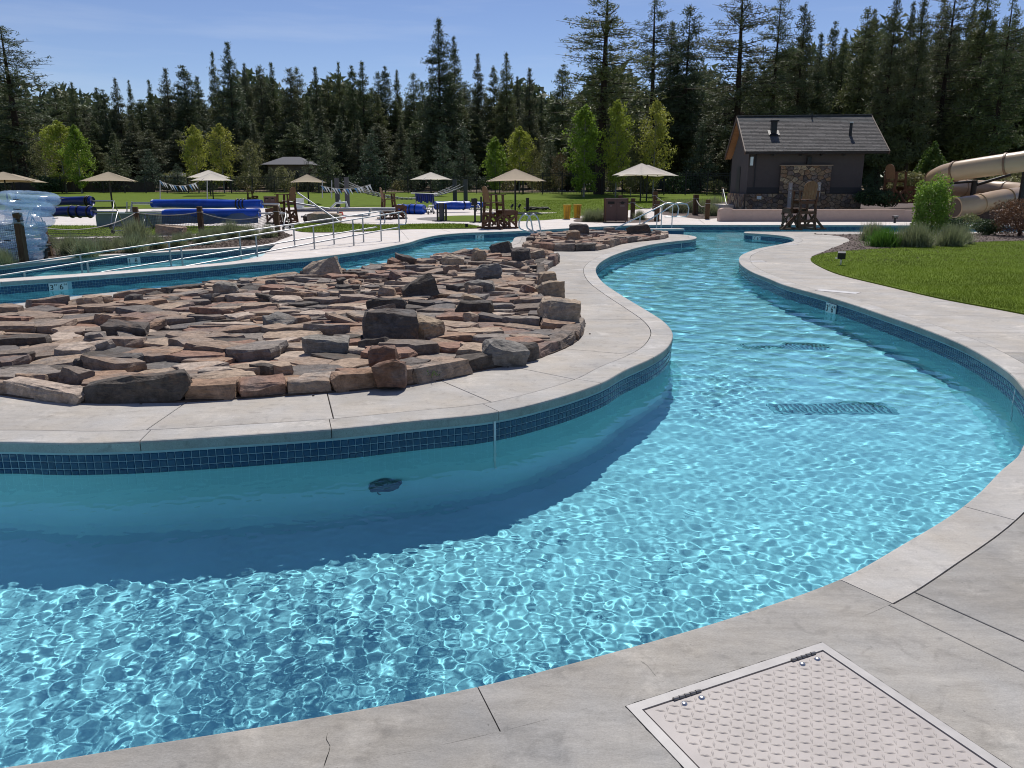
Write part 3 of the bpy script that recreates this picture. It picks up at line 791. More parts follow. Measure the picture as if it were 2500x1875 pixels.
# floor drains
def drain(u, v, w_, d_, label, n=14):
    d = ray(u, v).normalized(); t = (ZW - EYE) / d.z; p = Vector((0, 0, EYE)) + d * t
    dh = d.to_2d() / 1.333; dz = math.sqrt(1 - dh.length_squared); q = p.to_2d() + dh * (1.07 / dz)
    e = thing('floor_drain', label, 'drain', (q.x, q.y, ZF), 0)
    fr = MB()
    for sgn in (-1, 1):
        fr.box((sgn * w_ / 2, 0, .012), (.03, d_, .024)); fr.box((0, sgn * d_ / 2, .012), (w_ + .03, .03, .0236))
    dm = mat('drain_grate', (.27, .47, .50), .7); fr.build('frame', dm, e)
    MB().box((0, 0, .004), (w_ - .03, d_ - .03, .006)).build('sump', mat('drain_sump', (.10, .19, .21), .8), e)
    for k in range(n): MB().box((-w_ / 2 + w_ * (k + .5) / n, 0, .014), (w_ / n * .45, d_ - .034, .012)).build('bar', dm, e)
drain(1911, 846, 1.15, .26, 'dark grated floor drain under rippled water beyond the other drain', 22)
drain(2029, 998, 1.15, .30, 'long dark grated floor drain on the pool floor by the right bend', 22)
d = ray(932, 1186).normalized(); t = (ZW - EYE) / d.z; p = Vector((0, 0, EYE)) + d * t; dh = d.to_2d() / 1.333; dd = Vector((dh.x, dh.y, -math.sqrt(1 - dh.length_squared)))
for k in range(400):
    p = p + dd * .005; s_ = ISL.near(p.to_2d()); q, nn = ISL.at(s_)
    if (p.to_2d() - q).dot(nn) > .0: break
e = thing('wall_inlet', 'square grated inlet under the shaded water on the island wall', 'drain', (q.x, q.y, p.z), math.atan2(-nn.x, nn.y)); dm = mat('inlet_grate', (.05, .10, .12), .7)
MB().tube([(0, .006, 0), (0, -.002, 0)], .112, 22).build('back_plate', mat('drain_sump', (.10, .19, .21), .8), e)
MB().tube([(.112 * math.cos(2 * PI * k / 22), -.004, .112 * math.sin(2 * PI * k / 22)) for k in range(22)], .008, 6, closed=True).build('frame', dm, e)
for k in range(7):
    z = -.084 + k * .028; MB().box((0, -.006, z), (2 * math.sqrt(.108 ** 2 - z * z), .010, .010)).build('bar', dm, e)

# ------------------------------------------------------------------ hatch
ha = math.atan2(hx.y, hx.x); hc = (hcs[0] + hcs[2]) / 2
H = thing('access_hatch', 'pale diamond plate steel access hatch set in the near concrete deck', 'hatch', (hc.x, hc.y, 0), ha)
W2, D2 = H_W / 2, H_D / 2; FW = .036
for a, b in (((-W2, D2 - FW / 2), (W2, D2 - FW / 2)), ((-W2, -D2 + FW / 2), (W2, -D2 + FW / 2))): MB().beam((a[0], a[1], -.012), (b[0], b[1], -.012), FW, .028).build('frame_bar', M_frame, H)
for x in (-W2 + FW / 2, W2 - FW / 2): MB().beam((x, -D2 + FW, -.012), (x, D2 - FW, -.012), FW, .028).build('frame_bar', M_frame, H)
MB().box((0, 0, -.045), (H_W, H_D, .02)).build('pit_shadow_tray', M_gap, H)
gp = .006; LX, LY = W2 - FW - gp, D2 - FW - gp
leaf = MB().box((0, 0, -.008), (2 * LX, 2 * LY, .016)).build('cover_plate', M_plate, H)
lug = MB()
ln = .034
def lugv(cx, cy, an):
    ca, sa_ = math.cos(an), math.sin(an); pts = [(-ln / 2, 0, 0), (0, -.0042, 0), (ln / 2, 0, 0), (0, .0042, 0), (-ln / 5, 0, .0048), (ln / 5, 0, .0048)]
    lug.add([(cx + x * ca - y * sa_, cy + x * sa_ + y * ca, z + .0001) for x, y, z in pts], [(0, 1, 4), (1, 5, 4), (1, 2, 5), (2, 3, 5), (3, 4, 5), (3, 0, 4)], True)
pt = .0275; nx = int(2 * LX / pt); ny = int(2 * LY / pt)
for i in range(nx):
    for j in range(ny):
        cx, cy = -LX + pt * (i + .6), -LY + pt * (j + .6)
        if abs(cx) > LX - .018 or abs(cy) > LY - .018: continue
        lugv(cx, cy, R(55) if (i + j) % 2 else R(-35))
tag(lug.build('raised_tread', M_plate, leaf), kind='stuff')
for cx in (-W2 + .21, W2 - .13):
    hg = MB()
    for k in range(5): hg.tube([(cx - .055 + k * .022, LY + gp / 2, .004), (cx - .055 + k * .022 + .020, LY + gp / 2, .002)], .0060, 10)
    h_ = hg.build('hinge', M_hinge, H)
    for dx in (-.035, .035):
        rv = MB(); pr = [(0, .0065), (.006, .0058), (.010, .003), (.0115, 0)]
        n = 12; vs = [(0, 0, .0065)]
        for r_, z in pr[1:]:
            for k in range(n): vs.append((r_ * math.cos(2 * PI * k / n), r_ * math.sin(2 * PI * k / n), z))
        fs = [(0, 1 + k, 1 + (k + 1) % n) for k in range(n)]
        for q in range(2):
            for k in range(n): fs.append((1 + q * n + k, 1 + (q + 1) * n + k, 1 + (q + 1) * n + (k + 1) % n, 1 + q * n + (k + 1) % n))
        rv.add([(cx + dx + x, LY - .026 + y, z) for x, y, z in vs], fs, True); rv.build('rivet', M_steel, h_)
# rough dark joint round the hatch
rj = MB(); random.seed(8)
for (a, b, nrm) in ((Vector((-W2, D2)), Vector((W2, D2)), Vector((0, 1))), (Vector((W2, D2)), Vector((W2, -D2)), Vector((1, 0))), (Vector((-W2, -D2)), Vector((-W2, D2)), Vector((-1, 0)))):
    n = 70; vs = []
    for i in range(n + 1):
        p = a.lerp(b, i / n); w_ = .0015 + .006 * max(0, noise.noise(Vector((i * .31, a.x * 9, b.y * 5)))) + .0012 * random.random(); q = p + nrm * w_
        vs += [(p.x, p.y, .0012), (q.x, q.y, .0012)]
    rj.add(vs, [(2 * i, 2 * i + 1, 2 * i + 3, 2 * i + 2) for i in range(n)])
rj.build('crumbled_joint', M_gap, H)

# ------------------------------------------------------------------ ground sheets
def gx(poly, dz, name, m, **k): return terrain_poly(poly, dz, name, m, **k)
lawn_r = px2([(1980, 637.5), (2008, 655), (2053, 672.5), (2156, 697.5), (2295, 730), (2394, 748.6), (2500, 768.5), (2700, 815)]) + [Vector((11, 7.4))] + [Vector((22, 9)), Vector((24, 21))] + px2([(2500, 589.5), (2245, 604), (2096, 612), (2021, 619), (1983, 629)])
lawn_rc = catmull(lawn_r, .4, True)
o = gx(lawn_rc, .02, 'lawn_right', M_lawn, skirt=.03); tag(o, kind='structure')
soil_r = px2([(2073, 589), (2070, 583), (2050, 577), (2003, 572), (1990, 571)]) + [Vector((10.5, 27.4)), Vector((26, 27.4)), Vector((26, 15))] + [Vector((14, 15))] + px2([(2280, 640), (2021, 640), (1983, 629), (2013, 614), (2050, 599)])
o = gx(catmull(soil_r, .4, True), .006, 'planting_bed_right', M_soil2, skirt=.02); tag(o, kind='structure')
# back lawns
main_lawn = px2([(-700, 520), (100, 520), (270, 512), (400, 509), (600, 507), (870, 506), (1060, 507), (1185, 508), (1230, 521), (1188, 523), (1186, 541), (1140, 541), (1092, 541), (1060, 534)]) + px2([(1186, 541.5), (1250, 541), (1320, 538), (1395, 533), (1420, 528), (1500, 518), (1560, 512), (1640, 504), (1700, 502), (1752, 503)]) + [Vector((16, 62)), Vector((70, 62)), Vector((70, 92)), Vector((-110, 92)), Vector((-110, 58))]
main_lawn = px2([(-700, 515), (100, 513), (270, 511), (600, 507), (870, 506), (1060, 507), (1180, 509), (1250, 512), (1247, 521), (1190, 523), (1183, 541.5), (1250, 541), (1320, 538), (1395, 533), (1420, 527), (1500, 517), (1560, 511), (1640, 504), (1700, 502), (1752, 503)]) + [Vector((16, 62)), Vector((70, 62)), Vector((70, 92)), Vector((-110, 92)), Vector((-110, 58))]
o = gx(main_lawn, .015, 'lawn_back', M_lawn); tag(o, kind='structure')
M_lawnd = M_lawn
for nm, px in (('lawn_strip', [(716, 561), (745, 547), (800, 546), (930, 549), (1050, 547), (1120, 547), (1176, 555), (1172, 558), (1000, 560), (880, 566), (760, 568)]), ('lawn_strip', [(-60, 550), (115, 551), (300, 552), (450, 553), (585, 553), (560, 566), (390, 575), (120, 580), (-60, 590)]), ('lawn_patch', [(1088, 528), (1180, 527), (1186, 541), (1092, 541)])):
    o = gx(catmull(px2(px), .5, True), .02, nm, M_lawn); tag(o, kind='structure')
gv = gx(catmull(px2([(1016, 535), (1040, 531), (1085, 530), (1095, 538), (1060, 539)]), .4, True), .008, 'gravel_bed', M_gravel); tag(gv, kind='structure')
gv = gx(catmull(px2([(692, 550), (720, 546), (735, 558), (716, 562)]), .4, True), .008, 'gravel_bed', M_gravel); tag(gv, kind='structure')
# left planter behind the ramp pool
pl = [q for q in RAMPF.off(.30)[::3]] + px2([(715, 575), (690, 566), (560, 569), (390, 578), (120, 584), (-80, 596)]) + [Vector((-16, 15.5))]
o = gx(pl, .004, 'planting_bed_left', M_soil); tag(o, kind='structure')
o = gx(catmull(px2([(1405, 541.5), (1440, 543), (1530, 544.5), (1612, 540), (1600, 534), (1540, 531), (1470, 531), (1420, 533)]), .4, True), .006, 'planting_bed_middle', M_soil2); tag(o, kind='structure')
o = gx(px2([(1617, 524), (1700, 534), (1722, 535), (1760, 532), (1760, 508), (1700, 506), (1617, 514)]), .008, 'planting_bed_path', M_soil2); tag(o, kind='structure')
# forest floor and the land far beyond
fv = []; ff = []
xs = [-1500, -400, -110, 0, 110, 400, 1500]; ysf = [84.5, 240, 1500]
for y in ysf:
    for x in xs: fv.append((x, y, gz(x, y) - .01))
for j in range(2):
    for i in range(6): a = j * 7 + i; ff.append((a, a + 1, a + 8, a + 7))
o = MB().add(fv, ff).build('forest_floor', M_litter); tag(o, kind='structure')
mb = MB()
for x0, x1, y0, y1 in ((-1500, -15.2, -400, 12.2), (-1500, -70.1, 12.2, 84.5), (34, 1500, -400, 27), (60.1, 1500, 27.1, 84.5), (-15.2, 34, -400, -9.1)):
    mb.add([(x0, y0, -.03), (x1, y0, -.03), (x1, y1, -.03), (x0, y1, -.03)], [(0, 1, 2, 3)])
o = mb.build('ground', M_lawn); tag(o, kind='structure')
mb = MB(); mb.add([(-70.1, 60, gz(0, 60) - .02), (60.1, 60, gz(0, 60) - .02), (60.1, 84.6, gz(0, 84.6) - .02), (-70.1, 84.6, gz(0, 84.6) - .02)], [(0, 1, 2, 3)]); tag(mb.build('ground', M_lawn), kind='structure')

# lawn blades: dense short grass on the near lawn, thinner on the back lawns
def blades(poly, n, h, w, name, m, dz=.02, seed=1, lean=.5, biased=None):
    rg = np.random.default_rng(seed); P = [Vector(p) for p in poly]
    x0, x1 = min(p.x for p in P), max(p.x for p in P); y0, y1 = min(p.y for p in P), max(p.y for p in P)
    A = np.array([(p.x, p.y) for p in P]); B = np.roll(A, 1, 0)
    def inside(q):
        c = np.zeros(len(q), bool)
        for (ax, ay), (bx, by) in zip(A, B):
            with np.errstate(divide='ignore', invalid='ignore'):
                cond = ((ay > q[:, 1]) != (by > q[:, 1])) & (q[:, 0] < (bx - ax) * (q[:, 1] - ay) / (by - ay) + ax)
            c ^= cond
        return c
    pts = np.zeros((0, 2))
    while len(pts) < n:
        q = np.stack([rg.uniform(x0, x1, n), rg.uniform(y0, y1, n)], -1)
        if biased: q = q[rg.random(len(q)) < np.clip((biased / q[:, 1]) ** 1.6, 0, 1)]
        # only where the picture could see it
        q = q[np.abs(q[:, 0]) < q[:, 1] * .80 + 2]
        pts = np.concatenate([pts, q[inside(q)]])
    pts = pts[:n]; th = rg.uniform(0, 2 * PI, n); hh = h * rg.uniform(.5, 1.2, n); lx = rg.normal(0, lean, n) * hh; ly = rg.normal(0, lean, n) * hh
    base = np.where(pts[:, 1] > SL0, SLK * (pts[:, 1] - SL0), 0) + dz
    sc = w * rg.uniform(.6, 1.3, n); dx, dy = np.cos(th) * sc, np.sin(th) * sc
    V = np.empty((n, 3, 3)); V[:, 0] = np.stack([pts[:, 0] - dx, pts[:, 1] - dy, base - .005], -1); V[:, 1] = np.stack([pts[:, 0] + dx, pts[:, 1] + dy, base - .005], -1); V[:, 2] = np.stack([pts[:, 0] + lx, pts[:, 1] + ly, base + hh], -1)
    return np_mesh(V, name, m)
def np_mesh(V, name, m, parent=None, only_mesh=False):
    n, k = V.shape[0], V.shape[1]; me = bpy.data.meshes.new(name); me.vertices.add(n * k); me.vertices.foreach_set('co', V.ravel())
    me.loops.add(n * k); me.loops.foreach_set('vertex_index', np.arange(n * k)); me.polygons.add(n); me.polygons.foreach_set('loop_start', np.arange(0, n * k, k)); me.update()
    if m: me.materials.append(m)
    return me if only_mesh else put(me, name, parent)
tag(blades(lawn_rc, 150000, .034, .0035, 'grass', M_blade, seed=2, biased=9), kind='stuff')
tag(blades([p for p in px2([(1250, 541), (1395, 533), (1420, 527), (1560, 511), (1752, 503), (1752, 486), (1100, 490), (1100, 509), (1247, 521), (1190, 523), (1183, 541.5)])], 26000, .06, .015, 'grass', M_blade, dz=.015, seed=3), kind='stuff')

for i, px in enumerate(([(716, 561), (745, 547), (800, 546), (930, 549), (1050, 547), (1120, 547), (1176, 555), (1172, 558), (1000, 560), (880, 566), (760, 568)], [(-60, 550), (115, 551), (300, 552), (450, 553), (585, 553), (560, 566), (390, 575), (120, 580), (-60, 590)])):
    tag(blades(catmull(px2(px), .5, True), 12000, .05, .009, 'grass', M_blade, seed=5 + i), kind='stuff')
def clods(poly, n, size, name, m, dz, seed):
    rg = np.random.default_rng(seed); A = np.array([(p.x, p.y) for p in poly]); lo, hi = A.min(0), A.max(0); pts = np.zeros((0, 2))
    while len(pts) < n:
        q = rg.uniform(lo, hi, (n, 2)); q = q[np.abs(q[:, 0]) < q[:, 1] * .8 + 2]; pts = np.concatenate([pts, q[inside_many(q, poly)]])
    pts = pts[:n]; s_ = size * rg.uniform(.35, 1.6, n)[:, None, None] * rg.uniform(.7, 1.3, (n, 5, 1))
    base = np.array([(-1, -.8, 0), (1, -.7, 0), (.8, .9, 0), (-.9, .8, 0), (0, 0, .85)])[None] * s_
    th = rg.uniform(0, 6.28, n)[:, None]; x = base[:, :, 0] * np.cos(th) - base[:, :, 1] * np.sin(th); y = base[:, :, 0] * np.sin(th) + base[:, :, 1] * np.cos(th)
    V = np.stack([x + pts[:, 0:1], y + pts[:, 1:2], base[:, :, 2] + dz], -1)
    T = np.concatenate([V[:, [a, b, 4]] for a, b in ((0, 1), (1, 2), (2, 3), (3, 0))])
    return tag(np_mesh(T, name, m), kind='stuff')
clods(catmull(soil_r, .4, True), 9000, .022, 'soil_clods', mat('soil_clod', (.10, .075, .06), .95, var=.5, scale=14), .004, 3)
clods(pl, 9000, .026, 'soil_clods', mat('soil_clod_dark', (.085, .058, .042), .95, var=.5, scale=14), .002, 4)

# ------------------------------------------------------------------ rock beds
def hull_mesh(name, pts, m, noise_amp=.0, sub=0, seed=0):
    bm = bmesh.new()
    for p in pts: bm.verts.new(p)
    bmesh.ops.convex_hull(bm, input=bm.verts)
    loose = [v for v in bm.verts if not v.link_faces]; bmesh.ops.delete(bm, geom=loose, context='VERTS')
    if sub:
        bmesh.ops.subdivide_edges(bm, edges=bm.edges[:], cuts=sub, use_grid_fill=True)
        bmesh.ops.triangulate(bm, faces=[f for f in bm.faces if len(f.verts) > 4])
        for v in bm.verts:
            d = noise.noise_vector(v.co * 5 + Vector((seed, seed * 2.3, 0))) * noise_amp + noise.noise_vector(v.co * 14 + Vector((seed, 5, 0))) * noise_amp * .45
            v.co += d
    me = bpy.data.meshes.new(name); bm.to_mesh(me); bm.free(); me.materials.append(m); return me

def block_pts(rg, lx, ly, lz, jit=.13):
    pts = []
    for x in (-1, 1):
        for y in (-1, 1):
            for z in (-1, 1):
                k = 1 - jit * rg.random() * (1.4 if z > 0 else .4)
                pts.append((x * lx / 2 * (1 - jit * rg.random()) , y * ly / 2 * (1 - jit * rg.random() * (1.6 if z > 0 else .5)), z * lz / 2 * k))
    for _ in range(4):
        pts.append(((rg.random() - .5) * lx, rg.choice([-1, 1]) * ly / 2 * rg.uniform(.92, 1.04), (rg.random() - .5) * lz * .8))
        pts.append((rg.choice([-1, 1]) * lx / 2 * rg.uniform(.95, 1.06), (rg.random() - .5) * ly * .8, (rg.random() - .5) * lz * .8))
    for _ in range(3): pts.append(((rg.random() - .5) * lx * .8, (rg.random() - .5) * ly * .7, lz / 2 * rg.uniform(.95, 1.08)))
    return pts

def flagstone(rg, poly, th, parent, z, tilt):
    c = sum(poly, Vector((0, 0))) / len(poly); top, mid, bot = [], [], []; out = []
    N = len(poly)
    for i in range(N):
        a, b = poly[i], poly[(i + 1) % N]; L = (b - a).length; k = max(1, min(4, int(L / .09)))
        for j in range(k):
            p = a.lerp(b, j / k); 
            p = p + Vector((rg.normal(0, .016), rg.normal(0, .013)))
            out.append(p - c)
    n = len(out)
    for p in out:
        q = p * rg.uniform(.9, .985)
        top.append((q.x, q.y, th * rg.uniform(.86, 1.04))); mid.append((p.x, p.y, th * rg.uniform(.35, .7))); q = p * rg.uniform(.88, 1.0); bot.append((q.x, q.y, -.03))
    cz = th * rg.uniform(.95, 1.08)
    vs = top + mid + bot + [(0, 0, cz)]
    fs = [(i, (i + 1) % n, 3 * n) for i in range(n)] + [(n + i, n + (i + 1) % n, (i + 1) % n, i) for i in range(n)] + [(2 * n + i, 2 * n + (i + 1) % n, n + (i + 1) % n, n + i) for i in range(n)]
    me = bpy.data.meshes.new('flagstone'); me.from_pydata(vs, [], fs); me.materials.append(M_rock)
    ax = rg.uniform(0, 2 * PI); q = Matrix.Rotation(tilt, 3, Vector((math.cos(ax), math.sin(ax), 0)))
    return put(me, 'flagstone', parent, (c.x, c.y, z), q.to_euler())

def voronoi_cells(rg, poly, spacing, sx=1.25):
    "jittered cells clipped convexly to their neighbours"
    x0, x1 = min(p.x for p in poly), max(p.x for p in poly); y0, y1 = min(p.y for p in poly), max(p.y for p in poly)
    sites = []
    for _ in range(9000):
        q = Vector((rg.uniform(x0, x1), rg.uniform(y0, y1)))
        if not pip(q, poly): continue
        r_ = spacing * rg.uniform(.68, 1.12)
        if all(((q.x - s.x) / sx) ** 2 + (q.y - s.y) ** 2 > r_ * r_ for s in sites): sites.append(q)
    cells = []; ghosts = []
    gcv = Curve(poly, True); q_ = 0.0
    while q_ < gcv.len: p_, n_ = gcv.at(q_); ghosts.append(p_ - n_ * spacing * .42); q_ += spacing * .4
    for s in sites:
        P = [s + Vector((a, b)) for a, b in ((-1, -1), (1, -1), (1, 1), (-1, 1))]
        for t in sites + ghosts:
            if t is s or (t - s).length > 2: continue
            n = (s - t); n = Vector((n.x / sx ** 2, n.y)); m_ = (s + t) / 2
            P = clip(P, m_ + n.normalized() * .004, n.normalized())
            if len(P) < 3: break
        if len(P) > 2: cells.append((s, P))
    return cells

def inset_poly(poly, d):
    cv = Curve(poly, True); return [p + n * d for p, n in zip(cv.p, cv.n)][:-1]

def rock_bed(name, label, outline, spacing, seed, block_l, hmax, xlim=None, layer2=0):
    rg = np.random.default_rng(seed)
    c = sum(outline, Vector((0, 0))) / len(outline)
    bed = thing(name, label, 'rock bed', (c.x, c.y, 0))
    rel = [p - c for p in outline]
    MB().prism(rel[::2], -.02, .012).build('bed_soil', M_soil, bed)
    area = sum(rel[i].x * rel[(i + 1) % len(rel)].y - rel[(i + 1) % len(rel)].x * rel[i].y for i in range(len(rel)))
    if area < 0: rel.reverse()
    ins = inset_poly(rel, .14)[::3]
    for s, P in voronoi_cells(rg, ins, spacing, 1.45):
        if xlim and (s + c).x < xlim: continue
        P = [s + (p - s) * rg.uniform(.99, 1.14) for p in P]
        flagstone(rg, P, rg.choice([.025, .035, .05, .065, .10]) * rg.uniform(.8, 1.2), bed, .01 + rg.uniform(0, .05), R(min(13, abs(rg.normal(0, 5.0)))))
    # second, partly overlapping layer of thinner slivers
    for _ in range(layer2):
        while True:
            q = rel[rg.integers(len(rel))].lerp(Vector((0, 0)), rg.random() ** .6 * .97)
            if xlim is None or (q + c).x > xlim: break
        k = rg.integers(5, 8); a0 = rg.uniform(0, 6.28); lx, ly = rg.uniform(.14, .32), rg.uniform(.08, .18)
        P = [q + Vector((lx * math.cos(a0 + 6.28 * (i + rg.uniform(-.25, .25)) / k), ly * math.sin(a0 + 6.28 * (i + rg.uniform(-.25, .25)) / k))) for i in range(k)]
        flagstone(rg, P, rg.uniform(.02, .05), bed, .07 + rg.uniform(0, .03), R(abs(rg.normal(0, 8))))
    fs_ = [o for o in bed.children if o.name.startswith('flagstone')]
    if len(fs_) > 290:
        fs_.sort(key=lambda o: o.location.x * 0 + (Vector(o.location) + Vector((c.x, c.y, 0))).length)
        mb = MB()
        for o in fs_[290:]:
            M_ = Matrix.LocRotScale(o.location, o.rotation_euler, None); mb.add([M_ @ v.co for v in o.data.vertices], [tuple(p.vertices) for p in o.data.polygons])
        for o in fs_[290:]: bpy.data.objects.remove(o)
        tag(mb.build('flagstone_field', M_rockf, bed), kind='stuff')
    # small raised chunks standing among the flat slabs
    for k in range(layer2 // 3):
        q = rel[rg.integers(len(rel))].lerp(Vector((0, 0)), rg.random() ** .7 * .95)
        if xlim is not None and (q + c).x < xlim: continue
        L2 = rg.uniform(.14, .32); h2 = rg.uniform(.08, .19)
        me = hull_mesh('chunk', block_pts(rg, L2, rg.uniform(.12, .22), h2, .3), M_rock, .022, 2, seed=k * 3.1)
        put(me, 'chunk', bed, (q.x, q.y, h2 / 2 + .04), (rg.normal(0, .18), rg.normal(0, .18), rg.uniform(0, 6.28)))
    # chunky edging blocks
    cv = Curve(rel, True); s = 0.0
    while s < cv.len:
        L = rg.uniform(*block_l); p, n = cv.at(s + L / 2); w_ = rg.uniform(.15, .27); h_ = rg.uniform(.09, hmax) * (1.0 if rg.random() > .25 else 1.25)
        wp = p + c
        if xlim is None or wp.x > xlim:
            me = hull_mesh('edging_block', block_pts(rg, L * 1.02, w_, h_ * 1.1, .2), M_rock, .024, 2, seed=s)
            ctr = p + n * (w_ / 2 + .01); ang = math.atan2(-n.x, n.y)
            put(me, 'edging_block', bed, (ctr.x, ctr.y, h_ / 2 - .01), (rg.normal(0, .07), rg.normal(0, .05), ang + rg.normal(0, .06)))
            if rg.random() < .55:
                L2 = rg.uniform(.18, .4); p2 = p + n * (w_ + rg.uniform(.1, .3)); h2 = rg.uniform(.07, .16)
                me = hull_mesh('edging_block', block_pts(rg, L2, rg.uniform(.14, .24), h2, .25), M_rock, .022, 2, seed=s + 3)
                put(me, 'edging_block', bed, (p2.x, p2.y, h2 / 2 + .02), (rg.normal(0, .12), rg.normal(0, .1), ang + rg.normal(0, .5)))
        s += L * .99
    return bed
rock_bed('rock_bed', 'long bed of tan and grey flagstones edged with chunky blocks on the island', BED1, .262, 11, (.30, .85), .165, xlim=-6.4, layer2=110)
rock_bed('rock_bed', 'small far bed of low flat brown stones near the ladder on the island', BED2, .50, 12, (.35, .7), .19, layer2=26)

def boulder(u, v, lx, ly, lz, rz, label, dark=False, seed=0, tilt=0.0, name='boulder', z=.03, pts=None, amp=.03):
    rg = np.random.default_rng(seed + 40)
    P = pts or block_pts(rg, lx, ly, lz, .3)
    mm_ = M_rockd if dark else (M_rockr if 'rusty' in label else M_rockg if 'grey' in label else M_rockt)
    me = hull_mesh(name, P, mm_, amp, 3, seed)
    p = at(u, v, z)
    o = put(me, name, None, (p.x, p.y + ly * .4, p.z + lz * .44 + gz(p.x, p.y) * 0), (tilt * .6, tilt, rz)); tag(o, label, 'rock'); return o
BL = [(950, 846, .58, .40, .36, .15, 'large dark lichened boulder with a shadowed flat face near the front of the rock bed', True, .06),
      (1030, 838, .34, .30, .28, -.5, 'rounded tan speckled rock leaning on the right side of the large dark boulder', False, .2),
      (942, 766, .52, .22, .20, .05, 'flat dark rectangular block standing behind the large dark boulder', True, .0),
      (1018, 735, .52, .32, .30, .5, 'pointed dark rough boulder tilted up behind the flat dark block', True, -.35),
      (1192, 694, .44, .30, .34, .1, 'squared grey block standing upright in the far part of the rock bed', False, .0),
      (1172, 719, .46, .20, .22, -.1, 'low brown block just in front of the squared grey block', False, .1),
      (1146, 748, .24, .20, .17, .2, 'small brown rock in front of the low brown block', False, .15),
      (1157, 776, .46, .24, .21, -.15, 'dark block with a pale grey corner in the right part of the rock bed', True, .0),
      (785, 686, .62, .42, .36, .3, 'big tan sloping boulder on the far edge of the rock bed by the back channel', False, -.3),
      (292, 834, .44, .30, .20, .3, 'smooth dark grey stone with a domed top among tan slabs', True, .1),
      (678, 812, .36, .26, .18, -.5, 'grey split stone standing on edge in the left half of the rock bed', False, .2),
      (795, 872, .42, .22, .20, .1, 'grey blocky stone behind the front edging of the rock bed', False, .05),
      (1225, 628, .52, .30, .34, -.25, 'tall pointed dark slab at the far corner of the rock bed', True, -.25),
      (1272, 646, .42, .34, .36, .2, 'black shadowed block right of the tall pointed slab', True, .05),
      (1310, 640, .36, .24, .26, .1, 'brown squared block next to the black shadowed block', False, .0),
      (1168, 648, .26, .30, .34, .6, 'rough upright brown rock with furrows on the far rim', False, .3),
      (1105, 658, .44, .26, .28, .1, 'wide brown block with a flat top on the far rim', False, .0),
      (985, 652, .4, .3, .26, .4, 'dark wedge-shaped rock on the far rim of the bed beside the channel', True, .2),
      (1337, 706, .30, .30, .28, .2, 'pale ridged rock on the right rim of the rock bed beside the walkway', False, .1),
      (1347, 738, .34, .30, .30, .3, 'rounded brown rock with curved grooves on the right rim', False, -.1),
      (1370, 800, .46, .40, .34, .2, 'large squared tan block at the right corner of the rock bed', False, .05),
      (1228, 889, .44, .26, .20, .3, 'grey rock with a sloping top near the front right rim', False, .25),
      (935, 912, .24, .20, .24, .1, 'upright tan block behind the rusty red block', False, .0),
      (947, 945, .27, .16, .22, .05, 'rusty red squared block on the front rim of the rock bed', False, .0),
      (548, 726, .34, .24, .22, .1, 'grey brown squared block on the far left rim of the bed', False, .0)]
for i, (u, v, lx, ly, lz, rz, lb, dk, tl) in enumerate(BL): boulder(u, v, lx, ly, lz, rz, lb, dk, i, tl)
boulder(1508, 584, .6, .4, .38, .1, 'round grey rock standing up at the back of the far rock bed', True, 61, .05, z=.0) if False else boulder(1414, 577, .62, .4, .42, .1, 'round grey rock standing up at the back of the far rock bed', True, 61, .05)
boulder(1561, 576, .75, .5, .38, .1, 'dark rock at the right end of the far rock bed', True, 62, -.2)
boulder(1399, 592, .42, .34, .36, .1, 'upright brown cube shaped rock in the middle of the far rock bed', False, 63, .0)
boulder(410, 575, 1.0, .6, .36, .1, 'low reddish brown boulder in the grass behind the left planting', False, 64, .1, z=0)
boulder(757, 545, .7, .5, .36, .1, 'grey boulder beside the lifeguard chair on the activity deck', True, 65, .1, z=0)
boulder(792, 546, 1.5, .8, .50, -.05, 'wide brown boulder on the strip of lawn behind the handrails', False, 66, .05, z=0)
# little weed at the front rim
wd = MB(); random.seed(3)
for k in range(26):
    a = random.random() * 6.28; r_ = .02 + .06 * random.random(); z = .02 + .08 * random.random(); an = random.random() * 6.28
    x, y = r_ * math.cos(a), r_ * math.sin(a); d = .012
    wd.add([(x, y, z), (x + d * math.cos(an), y + d * math.sin(an), z + .004), (x + d * 1.5 * math.cos(an + .6), y + d * 1.5 * math.sin(an + .6), z + .02)], [(0, 1, 2)])
for k in range(5): a = k * 1.3; wd.beam((0, 0, 0), (.07 * math.cos(a), .07 * math.sin(a), .09), .003)
p = at(1050, 931); o = wd.build('weed', M_fescg); o.location = (p.x, p.y, 0); tag(o, 'tiny green weed growing at the foot of the front rim stones', 'weed')
# fallen bits on the deck
for i, (u, v, s_) in enumerate(((344, 987, .012), (1440, 816, .012), (1429, 791, .011), (1240, 897, .012), (765, 967, .012))):
    p = at(u, v); o = put(hull_mesh('pebble', block_pts(np.random.default_rng(i), s_ * 1.6, s_, s_, .3), M_rockd), 'pebble', None, (p.x, p.y, s_ * .45)); tag(o, 'tiny dark pebble lying on the pale island walkway', 'pebble', 'loose pebbles on the walkway')

